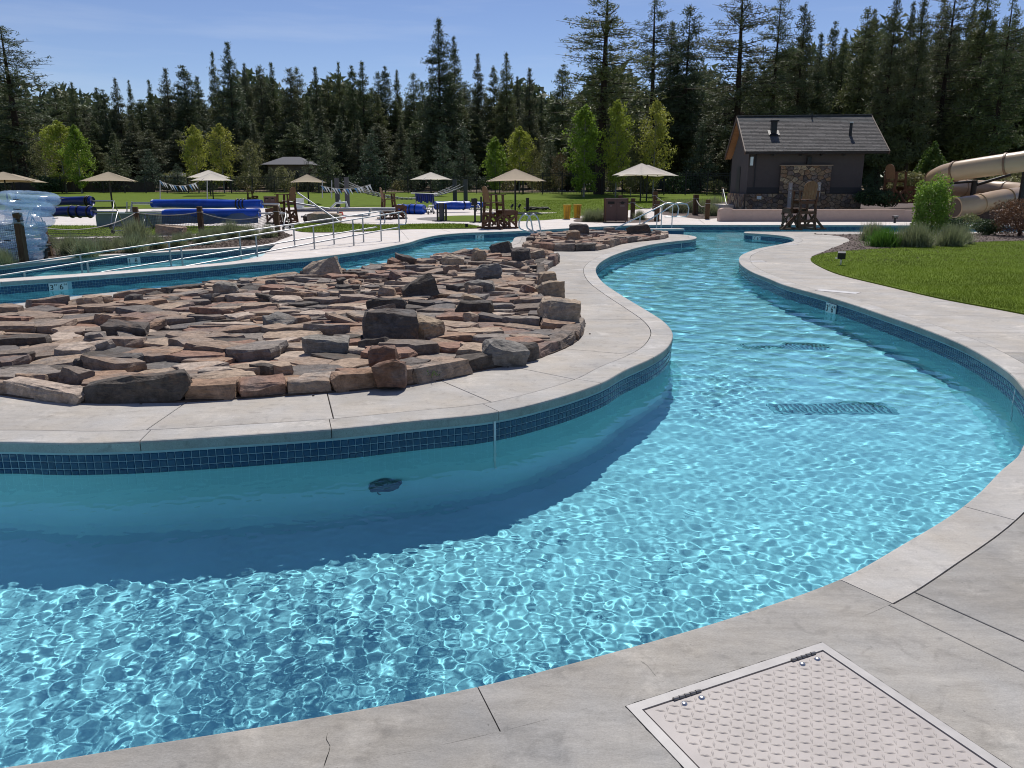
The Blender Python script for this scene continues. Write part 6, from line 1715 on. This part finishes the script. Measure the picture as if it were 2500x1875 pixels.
shrub('low_shrub', 'dull green brush behind the slide at the right edge', 2480, 455, sh5, .5, .4, dist=52, scale=1.9, rz=2)

# ------------------------------------------------------------------ fence
FY = 84.0
def fence(label, xa, xb, ya, yb, h, n_posts):
    e = thing('picket_fence', label, 'fence', (xa, ya, gz(xa, ya))); O = Vector(e.location); A_ = Vector((xa, ya, gz(xa, ya))); B_ = Vector((xb, yb, gz(xb, yb))); L = (B_ - A_).length
    for k in range(n_posts + 1): p = A_.lerp(B_, k / n_posts) - O; MB().box((p.x, p.y, h / 2 + .03), (.09, .09, h + .1)).build('fence_post', M_black, e)
    for z in (.18, h - .22, h - .04): MB().beam(Vector((0, 0, z)), B_ - O + Vector((0, 0, z)), .04).build('rail', M_black, e)
    mb = MB(); n = int(L / .16)
    for k in range(n): p = A_.lerp(B_, (k + .5) / n) - O; mb.beam((p.x, p.y, .05), (p.x, p.y, h), .022)
    tag(mb.build('picket', M_black, e), kind='stuff')
fence('black metal picket fence along the right half of the lawn behind the white umbrellas', 1.2, 23, 84, 77, 2.15, 11)
fence('black metal picket fence behind the pennants and pillars, left half of the lawn', -62, 1.1, 90, 84.1, 1.75, 26)
e = thing('privacy_wall', 'low brown board fence at the far left behind the umbrellas', 'fence', (-58, 92.5, gz(0, 92)))
for k in range(16): MB().box((.9 + k * 1.02, 0, .6), (1.0, .08, 1.2)).build('board', mat('brown_boards', (.06, .045, .04), .9, var=.2, scale=2), e)

# ------------------------------------------------------------------ houses among the trees
def house(label, u, v_ridge, dist, w, h_wall, h_roof, dep, wallc, roofc, rz=0.0):
    t = atd(u, v_ridge, dist); zb = t.z - h_wall - h_roof; e = thing('house', label, 'house', (t.x, dist, zb), rz); hw, hd = w / 2, dep / 2
    MB().box((0, 0, h_wall / 2), (w, dep, h_wall)).build('wall', mat(wallc[0], wallc[1], .9), e)
    o_ = .7; vs = [(-hw - o_, -hd - o_, h_wall), (hw + o_, -hd - o_, h_wall), (hw + o_, hd + o_, h_wall), (-hw - o_, hd + o_, h_wall), (-hw * .45, 0, h_wall + h_roof), (hw * .45, 0, h_wall + h_roof)]
    MB().add(vs, [(0, 1, 5, 4), (1, 2, 5), (2, 3, 4, 5), (3, 0, 4), (3, 2, 1, 0)]).build('roof', mat(roofc[0], roofc[1], .9), e)
    for k in (-1, 0, 1): MB().box((k * w * .28, -hd - .02, h_wall * .55), (1.2, .06, 1.1)).build('window', mat('dark_glass', (.02, .025, .03), .1), e)
house('low grey roofed house among the pines behind the lifeguard chair', 712, 383, 101, 4.6, 2.6, 1.0, 5, ('tan_siding', (.15, .125, .10)), ('grey_roof', (.11, .11, .12)))
house('small pale roofed shelter in the trees right of the left blue reels', 432, 421, 98, 2.4, 1.6, .5, 2.4, ('dark_siding', (.05, .045, .04)), ('grey_roof', (.16, .16, .17)))
house('pale house glimpsed between trunks left of the pump house', 1645, 350, 120, 9, 3, 1.6, 7, ('pale_siding', (.25, .25, .25)), ('grey_roof', (.16, .16, .17)), .3)
# pale path beyond the fence
o = MB().add([(4.5, 95, gz(0, 95) + .02), (14, 97, gz(0, 97) + .02), (18, 104, gz(0, 104) + .02), (3, 101, gz(0, 101) + .02)], [(0, 1, 2, 3)]).build('path_beyond', M_far); tag(o, kind='structure')

# ------------------------------------------------------------------ trees
def pine_mesh(seed, h, rad, cb, whorls, per, clumps, blades_, leaf, droop=.25, profile='spire', irregular=.35, seg=3):
    "one crown of needle clumps on whorled branches; returns crown mesh and the trunk builder"
    rg = np.random.default_rng(seed); V = []; tr = MB()
    lean = Vector((rg.normal(0, .008), rg.normal(0, .008)))
    nseg = 8; tp = [Vector((lean.x * z * h, lean.y * z * h, z * h)) for z in np.linspace(0, 1, nseg)]
    r0 = h * .0135
    tr.tube(tp, [r0 * (1 - .93 * (k / (nseg - 1)) ** 1.1) for k in range(nseg)], 8)
    cl = []
    for w_ in range(whorls):
        f = w_ / (whorls - 1); z = h * (cb + (1 - cb) * f) * rg.uniform(.99, 1.01)
        if profile == 'spire': L0 = rad * ((1 - f) ** .75 * (1 - .45 * max(0, .22 - f) / .22)) + .07
        else: L0 = rad * (math.sin(PI * min(1, (f * .84 + .16))) ** .6 * (1.05 - .45 * f)) + .25
        for b in range(per):
            if rg.random() < irregular * .5: continue
            zz = z + h * (1 - cb) / whorls * rg.uniform(-.9, .9); a = rg.uniform(0, 2 * PI); L = L0 * rg.uniform(1 - irregular, 1.25); dz = (.32 * (f - .25) - droop * (1 - f)) * L
            ca, sa_ = math.cos(a), math.sin(a); o = Vector((lean.x * zz, lean.y * zz, min(zz, h))); tip = o + Vector((ca * L, sa_ * L, dz + .12 * L * rg.uniform(0, 1)))
            if L > .8 * rad * .5: tr.tube([o, o.lerp(tip, .55) + Vector((0, 0, -.03 * L)), tip], [r0 * .22 * (1 - f * .5), r0 * .13, r0 * .03], seg, caps=False)
            nc = max(2, int(clumps * L / rad + .5))
            for k in range(nc):
                t = .28 + .74 * (k + rg.random() * .6) / nc; sp = .20 * L * (1 - .3 * t)
                c = o.lerp(tip, t); c = c + Vector((rg.normal(0, sp) * -sa_, rg.normal(0, sp) * ca, rg.normal(0, .06 * L) - .02))
                cl.append(((c.x, c.y, c.z), leaf * rg.uniform(.6, 1.3) * (1 - .45 * f)))
    for k in range(3): cl.append(((lean.x * h, lean.y * h, h * (1 - .02 * k)), leaf * .4))
    n = len(cl); Cc = np.array([c for c, _ in cl]); Sz = np.array([s for _, s in cl])
    Cc = np.repeat(Cc, blades_, 0); Sz = np.repeat(Sz, blades_)
    N = len(Cc); d = rg.normal(size=(N, 3)); d[:, 2] = np.abs(d[:, 2]) * .8 + .1; d /= np.linalg.norm(d, axis=1)[:, None]
    e = np.cross(d, rg.normal(size=(N, 3))); e /= np.linalg.norm(e, axis=1)[:, None]
    b0 = Cc + rg.normal(0, .45, (N, 3)) * Sz[:, None]
    V = np.stack([b0 - e * (Sz * .13)[:, None], b0 + e * (Sz * .13)[:, None], b0 + d * Sz[:, None] + e * (Sz * .04)[:, None]], 1)
    return V, tr
TREES = {}
def make_tree_kind(key, mneedle, mbark, **k):
    V, tr = pine_mesh(**k); crown = np_mesh(V, 'crown', mneedle, only_mesh=True); tm = tr.mesh('trunk'); tm.materials.append(mbark); TREES[key] = (crown, tm, k['h'])
for i in range(4): make_tree_kind(('spire', i), M_needle, M_bark, seed=20 + i, h=20, rad=2.5 + .25 * i, cb=.14 + .05 * (i % 2), whorls=40, per=7, clumps=11, blades_=9, leaf=.54, profile='spire', irregular=.36)
for i in range(3): make_tree_kind(('lodge', i), M_needle, M_bark, seed=30 + i, h=20, rad=2.2 + .2 * i, cb=.30, whorls=34, per=6, clumps=11, blades_=9, leaf=.54, profile='lodge', irregular=.5)
for i in range(3): make_tree_kind(('pond', i), M_needle, M_bark, seed=40 + i, h=27, rad=4.3, cb=.26, whorls=36, per=6, clumps=15, blades_=10, leaf=.50, profile='lodge', irregular=.65, droop=.12)
for i in range(3): make_tree_kind(('young', i), M_needleb, M_bark, seed=50 + i, h=8, rad=2.3, cb=.08, whorls=20, per=7, clumps=7, blades_=7, leaf=.42, profile='spire', irregular=.35, droop=.05)
def leafy(seed, h, rad, n, leaf, m, cb=.12, shape=.9, ragged=.3):
    rg = np.random.default_rng(seed); tr = MB(); nb = 70; cl = []
    tr.tube([(0, 0, 0), (.03, 0, h * .5), (0, 0, h * .97)], [h * .011, h * .007, h * .001], 7)
    for b in range(nb):
        f = (b + rg.random()) / nb; z = h * (cb + (.96 - cb) * f); a = rg.uniform(0, 6.28); L = rad * (math.sin(PI * min(1, f * .88 + .14)) ** shape) * rg.uniform(1 - ragged, 1.1) + .1
        tip = Vector((math.cos(a) * L, math.sin(a) * L, z + L * rg.uniform(.4, .9))); o = Vector((0, 0, z)); tr.tube([o, o.lerp(tip, .6), tip], [h * .0025, h * .0015, h * .0006], 3, caps=False)
        hubs = [o.lerp(tip, t_) + Vector(rg.normal(0, .16 * L, 3)) for t_ in rg.uniform(.35, 1.05, 5)]
        for k in range(int(n / nb)):
            c = hubs[rg.integers(5)]; s = .05 * rad + .06 * L; cl.append((c.x + rg.normal(0, s), c.y + rg.normal(0, s), c.z + rg.normal(0, s * 1.1)))
    P = np.array(cl); P[:, 2] = np.minimum(P[:, 2], h * 1.01); N = len(P); a = rg.normal(size=(N, 3)); a /= np.linalg.norm(a, axis=1)[:, None]; b = np.cross(a, rg.normal(size=(N, 3))); b /= np.linalg.norm(b, axis=1)[:, None]; s = leaf * rg.uniform(.6, 1.3, N)[:, None]
    V = np.stack([P - a * s * .55, P + b * s * .42, P + a * s * .55, P - b * s * .42], 1); crown = np_mesh(V, 'crown', m, only_mesh=True); tm = tr.mesh('trunk'); tm.materials.append(M_barkl); return crown, tm, h
TREES[('asp', 0)] = leafy(60, 9, 1.9, 7000, .17, M_asp); TREES[('asp', 1)] = leafy(61, 9, 1.9, 5200, .17, M_asp, ragged=.45)
TREES[('viv', 0)] = leafy(62, 9, 1.5, 8000, .17, M_asp2, ragged=.2, cb=.05); TREES[('oli', 0)] = leafy(63, 7, 2.0, 3800, .16, M_olive, ragged=.4)
TREES[('rus', 0)] = leafy(64, 6, 1.9, 2200, .15, mat('bare_branch_buds', (.20, .14, .06), .7, var=.3, scale=2), ragged=.4)
def tree(kind, u, v_top, dist, label, name='pine_tree', group=None, wpx=None, rz=None, cat='tree'):
    crown, tm, h0 = TREES[kind]; t = atd(u, v_top, dist); g = gz(t.x, dist) - .05; H_ = t.z - g; s = H_ / h0
    sw_ = s if wpx is None else wpx / F_PX * dist / (2 * {'spire': 2.7, 'lodge': 2.3, 'pond': 4.4, 'young': 2.3, 'asp': 1.9, 'viv': 1.5, 'oli': 2.0, 'rus': 1.9}[kind[0]])
    e = thing(name, label, cat, (t.x, dist, g), random.uniform(0, 6.28) if rz is None else rz, group); e.scale = (sw_, sw_, s)
    put(crown, 'crown', e); t_ = put(tm, 'trunk', e)
    if kind[0] == 'pond': t_.scale = (1.25, 1.25, 1)
    return e
random.seed(21)
# the skyline, tree by tree
SKY = [(5, 68, 'pond', 85, 190, 'tall broad pine cut by the left edge of the picture'), (130, 214, 'spire', 112, 62, 'pointed pine left of the yellow aspens'), (160, 224, 'lodge', 116, 44, ''), (176, 205, 'spire', 110, 44, ''), (205, 262, 'lodge', 118, 60, ''), (232, 217, 'spire', 114, 50, ''), (250, 222, 'lodge', 112, 46, ''), (282, 195, 'spire', 112, 50, ''), (314, 199, 'spire', 116, 36, ''), (340, 245, 'lodge', 112, 60, ''), (366, 200, 'spire', 114, 42, ''), (404, 171, 'spire', 108, 66, 'pine with spreading top left of the tallest left cluster'), (450, 164, 'lodge', 108, 70, ''), (480, 190, 'spire', 112, 56, ''), (520, 132, 'spire', 110, 46, 'slim pine leaning on the tallest left pine'), (554, 108, 'spire', 104, 78, 'tallest wide pine of the left half of the skyline'), (598, 158, 'spire', 110, 50, ''), (631, 164, 'lodge', 110, 48, ''), (665, 158, 'spire', 112, 50, ''), (706, 170, 'lodge', 108, 56, ''), (722, 168, 'lodge', 112, 44, ''), (768, 168, 'spire', 112, 50, ''), (800, 188, 'lodge', 112, 54, ''), (826, 156, 'spire', 114, 40, ''), (861, 164, 'lodge', 110, 44, ''), (884, 154, 'spire', 108, 60, ''), (920, 180, 'lodge', 112, 50, ''), (941, 165, 'lodge', 114, 42, ''), (970, 174, 'spire', 114, 44, ''), (1007, 182, 'lodge', 110, 50, ''), (1030, 205, 'spire', 112, 50, ''), (1068, 52, 'spire', 88, 96, 'tall heavy pine rising alone at the middle left skyline'), (1108, 94, 'spire', 100, 66, 'second tall pine just right of the lone heavy one'), (1166, 136, 'spire', 108, 54, ''), (1206, 166, 'lodge', 110, 46, ''), (1238, 134, 'spire', 104, 60, 'dark pointed pine left of the gap in the skyline'), (1265, 190, 'spire', 112, 46, ''), (1293, 170, 'spire', 104, 56, ''), (1345, 250, 'lodge', 118, 50, ''), (1376, 160, 'lodge', 98, 60, ''), (1320, 235, 'spire', 120, 50, ''),
       (1476, -40, 'pond', 66, 215, 'huge ponderosa pine with a thick dark trunk left of the white umbrellas'), (1606, 0, 'pond', 76, 150, 'tall full pine right of the huge ponderosa'), (1640, 60, 'spire', 90, 90, ''), (1682, 20, 'lodge', 82, 92, 'tall open crowned pine at the right gap of sky'), (1826, -50, 'pond', 70, 190, 'tall pine with sparse drooping limbs behind the pump house roof'), (1700, 190, 'spire', 110, 60, ''), (1740, 200, 'lodge', 112, 60, ''), (1906, -10, 'pond', 80, 120, ''), (1966, 15, 'lodge', 82, 66, 'slim knobbly pine standing clear above the pump house'), (2011, 88, 'spire', 84, 70, ''), (2040, 56, 'lodge', 92, 44, ''), (2066, 74, 'spire', 90, 60, ''), (2116, 26, 'lodge', 84, 70, ''), (2140, 28, 'lodge', 88, 50, ''), (2195, -20, 'spire', 76, 80, ''), (2230, 10, 'spire', 82, 70, ''), (2262, -10, 'spire', 74, 90, ''), (2310, -5, 'spire', 84, 80, ''), (2340, -60, 'pond', 78, 130, ''), (2385, 0, 'spire', 80, 80, ''), (2425, -50, 'spire', 74, 100, ''), (2480, -10, 'pond', 70, 130, 'tall pine at the right edge above the slide')]
ANCH = [(60, 'the clear tube stack'), (130, 'the wide yellow green aspen'), (178, 'the vivid green left aspen'), (275, 'the wide tan umbrella'), (365, 'the end of the netting'), (430, 'the pale pennants'), (515, 'the white umbrella pair'), (605, 'the olive leafed tree'), (712, 'the grey roofed house'), (754, 'the tan umbrella by the wooden chair'), (837, 'the left pillar pair'), (906, 'the full young pine'), (985, 'the rope net'), (1053, 'the small white umbrella'), (1124, 'the right pillar pair'), (1209, 'the bright green small aspen'), (1258, 'the large tan umbrella'), (1366, 'the budding sapling'), (1510, 'the yellow aspen by the thick trunk'), (1604, 'the golden aspen'), (1700, 'the path posts'), (1800, 'the left gable of the pump house'), (1873, 'the square roof vent'), (1960, 'the middle of the pump house roof'), (2068, 'the round roof vent'), (2125, 'the right eave of the pump house'), (2180, 'the far right lifeguard chair'), (2262, 'the bushy green tree'), (2340, 'the bend of the slide'), (2420, 'the upper slide tube'), (2490, 'the red twiggy shrub')]
seen_lab = set()
for i, (u, v, k, d, w_, lb) in enumerate(SKY):
    d = {5: 96, 1068: 108, 1108: 112, 1476: 84, 1606: 98, 1640: 102, 1682: 100, 1826: 90}.get(u, d + 8 if u < 1380 else d + 12)
    kk = (k, i % {'spire': 4, 'lodge': 3, 'pond': 3}[k])
    if not lb:
        a_, nm = min(ANCH, key=lambda t: abs(t[0] - u)); rel = 'straight above' if abs(a_ - u) < 9 else 'above and just left of' if u < a_ else 'above and just right of'
        shp = {'spire': 'pointed conical', 'lodge': 'narrow open', 'pond': 'broad spreading'}[k]
        lb = shp + ' skyline pine ' + rel + ' ' + nm
        if lb in seen_lab: lb = ('lower ' if v > 60 else 'taller ') + lb
        seen_lab.add(lb)
    tree(kk, u, v, d, lb, wpx=w_ * 1.2, group='skyline pines of the forest')
# lower ranks filling the wood behind and between
def skyv(u):
    pts = [(-80, 110), (40, 250), (110, 262), (200, 262), (300, 250), (400, 230), (470, 220), (560, 205), (700, 215), (900, 212), (1040, 220), (1100, 190), (1240, 215), (1300, 240), (1345, 290), (1420, 230), (1560, 210), (1700, 230), (1760, 260), (1830, 150), (1950, 130), (2100, 120), (2300, 60), (2580, 20)]
    for (a, va), (b, vb) in zip(pts[:-1], pts[1:]):
        if a <= u <= b: return va + (vb - va) * (u - a) / (b - a)
    return 100
fg = 'pines standing deeper in the forest'; fl_lab = 'dark pine deeper in the forest behind the skyline pines'
u = -70
while u < 2580:
    for row, (d0, dv) in enumerate(((108, 75), (116, 30), (130, 8), (146, 18))):
        uu = u + random.uniform(-14, 14); right = uu > 1380
        d = (d0 - (10 if right and row < 2 else 0)) * random.uniform(.97, 1.04); kk = random.choice([('spire', 0), ('spire', 1), ('spire', 2), ('spire', 3), ('lodge', 0), ('lodge', 1), ('lodge', 2)])
        tree(kk, uu, skyv(uu) + dv + random.uniform(-12, 26), d, fl_lab, group=fg, wpx=random.uniform(58, 84) * (1.15 if right else 1))
    u += 43
# far-off wood as a dark mass behind everything
rg = np.random.default_rng(99); n = 60000; X = rg.uniform(-130, 130, n); Y = rg.uniform(150, 168, n); hmax = 15 + 3 * np.sin(X * .11) + 3 * np.sin(X * .37 + 1) + 4 * (X > 15) * np.clip((X - 15) / 40, 0, 1) * 2.2
Zz = gz(0, 160) + rg.random(n) ** .9 * hmax; d = rg.normal(size=(n, 3)); d /= np.linalg.norm(d, axis=1)[:, None]; e2 = np.cross(d, rg.normal(size=(n, 3))); e2 /= np.linalg.norm(e2, axis=1)[:, None]; P = np.stack([X, Y, Zz], -1)
tag(np_mesh(np.stack([P - e2 * .5, P + e2 * .5, P + d * 1.5], 1), 'distant_forest', M_needle), kind='stuff')
# foreground young pines behind the fence
YP = [(752, 388, 96, 66, 'small young pine hiding the right end of the grey roof'), (280, 352, 93, 92, 'bushy young pine right of the left yellow aspens'), (365, 366, 94, 90, 'second bushy young pine behind the wide tan umbrella'), (795, 330, 92, 96, 'bushy young pine right of the grey roofed house'), (906, 318, 93, 90, 'full young pine between the pillars and the small white umbrella'), (1000, 340, 94, 80, 'grey green young pine above the rope net'), (1080, 320, 92, 86, 'young pine behind the small white umbrella'), (1132, 312, 95, 84, 'young pine left of the bright green tree'), (1718, 300, 90, 100, 'airy young pine left of the pump house'), (20, 330, 95, 120, 'shadowy young pine at the far left'), (430, 400, 92, 60, 'small dark conifer behind the fence near the pennants'), (1345, 330, 98, 70, 'dim young pine right of the bright aspen'), (1880, 300, 90, 90, 'young pine hidden behind the pump house'), (660, 410, 93, 50, 'small conifer in front of the grey roofed house'), (2140, 400, 88, 60, 'small conifer right of the pump house')]
for i, (u, v, d, w_, lb) in enumerate(YP): tree(('young', i % 3), u, v, d, lb, wpx=w_)
AS = [(138, 290, 'asp', 0, 90, 92, 'wide yellow green aspen at the left'), (100, 345, 'oli', 0, 91, 70, 'faded olive aspen at the far left of the group'), (178, 300, 'viv', 0, 88, 62, 'vivid green aspen beside the wide yellow one'), (470, 302, 'asp', 0, 90, 66, 'left one of the two yellow green aspens above the white umbrellas'), (533, 298, 'asp', 1, 89, 78, 'right one of the two yellow green aspens above the white umbrellas'), (605, 340, 'oli', 0, 90, 76, 'olive leafed tree right of the twin aspens'), (690, 405, 'oli', 0, 91, 60, 'small olive bush in front of the grey roofed house'), (1209, 330, 'viv', 0, 88, 56, 'bright green small aspen left of the huge ponderosa'), (1268, 305, 'asp', 0, 89, 70, 'yellow green aspen behind the large tan umbrella'), (1300, 350, 'oli', 0, 90, 50, 'pale olive sapling right of the yellow green aspen'), (1366, 372, 'rus', 0, 89, 56, 'budding brownish sapling left of the huge trunk'), (1430, 250, 'viv', 0, 74, 84, 'tall vivid green aspen just left of the thick trunk'), (1510, 238, 'asp', 0, 75, 80, 'tall yellow aspen just right of the thick trunk'), (1604, 240, 'asp', 1, 76, 92, 'tallest golden aspen above the white umbrellas on the right'), (1545, 330, 'oli', 0, 78, 60, 'thin olive aspen between the two tall yellow ones'), (1500, 400, 'oli', 0, 86, 60, 'low olive brush behind the right fence')]
for u, v, k, i_, d, w_, lb in AS: tree((k, i_), u, v, d, lb, name='aspen_tree', wpx=w_ * .92)
# undergrowth along the forest edge
rb_me = shrub_mesh('leaves', M_olive, 900, 1.3, .8, .8, .17, 21); rb2 = shrub_mesh('leaves', M_shrub, 900, 1.3, .8, .8, .17, 22)
for k in range(46):
    uu = -40 + k * 56 + random.uniform(-20, 20)
    if 1760 < uu < 2120: continue
    d = random.uniform(93, 99) if uu < 1400 else random.uniform(86, 92); t = atd(uu, 460, d)
    o = put(random.choice([rb_me, rb2]), 'brush', None, (t.x, d, gz(t.x, d)), (0, 0, random.random() * 6)); s_ = random.uniform(.8, 1.5); o.scale = (s_, s_, s_)
    tag(o, 'low scrubby bush in the row along the forest edge behind the fence', 'bush', 'scrubby bushes along the forest edge')
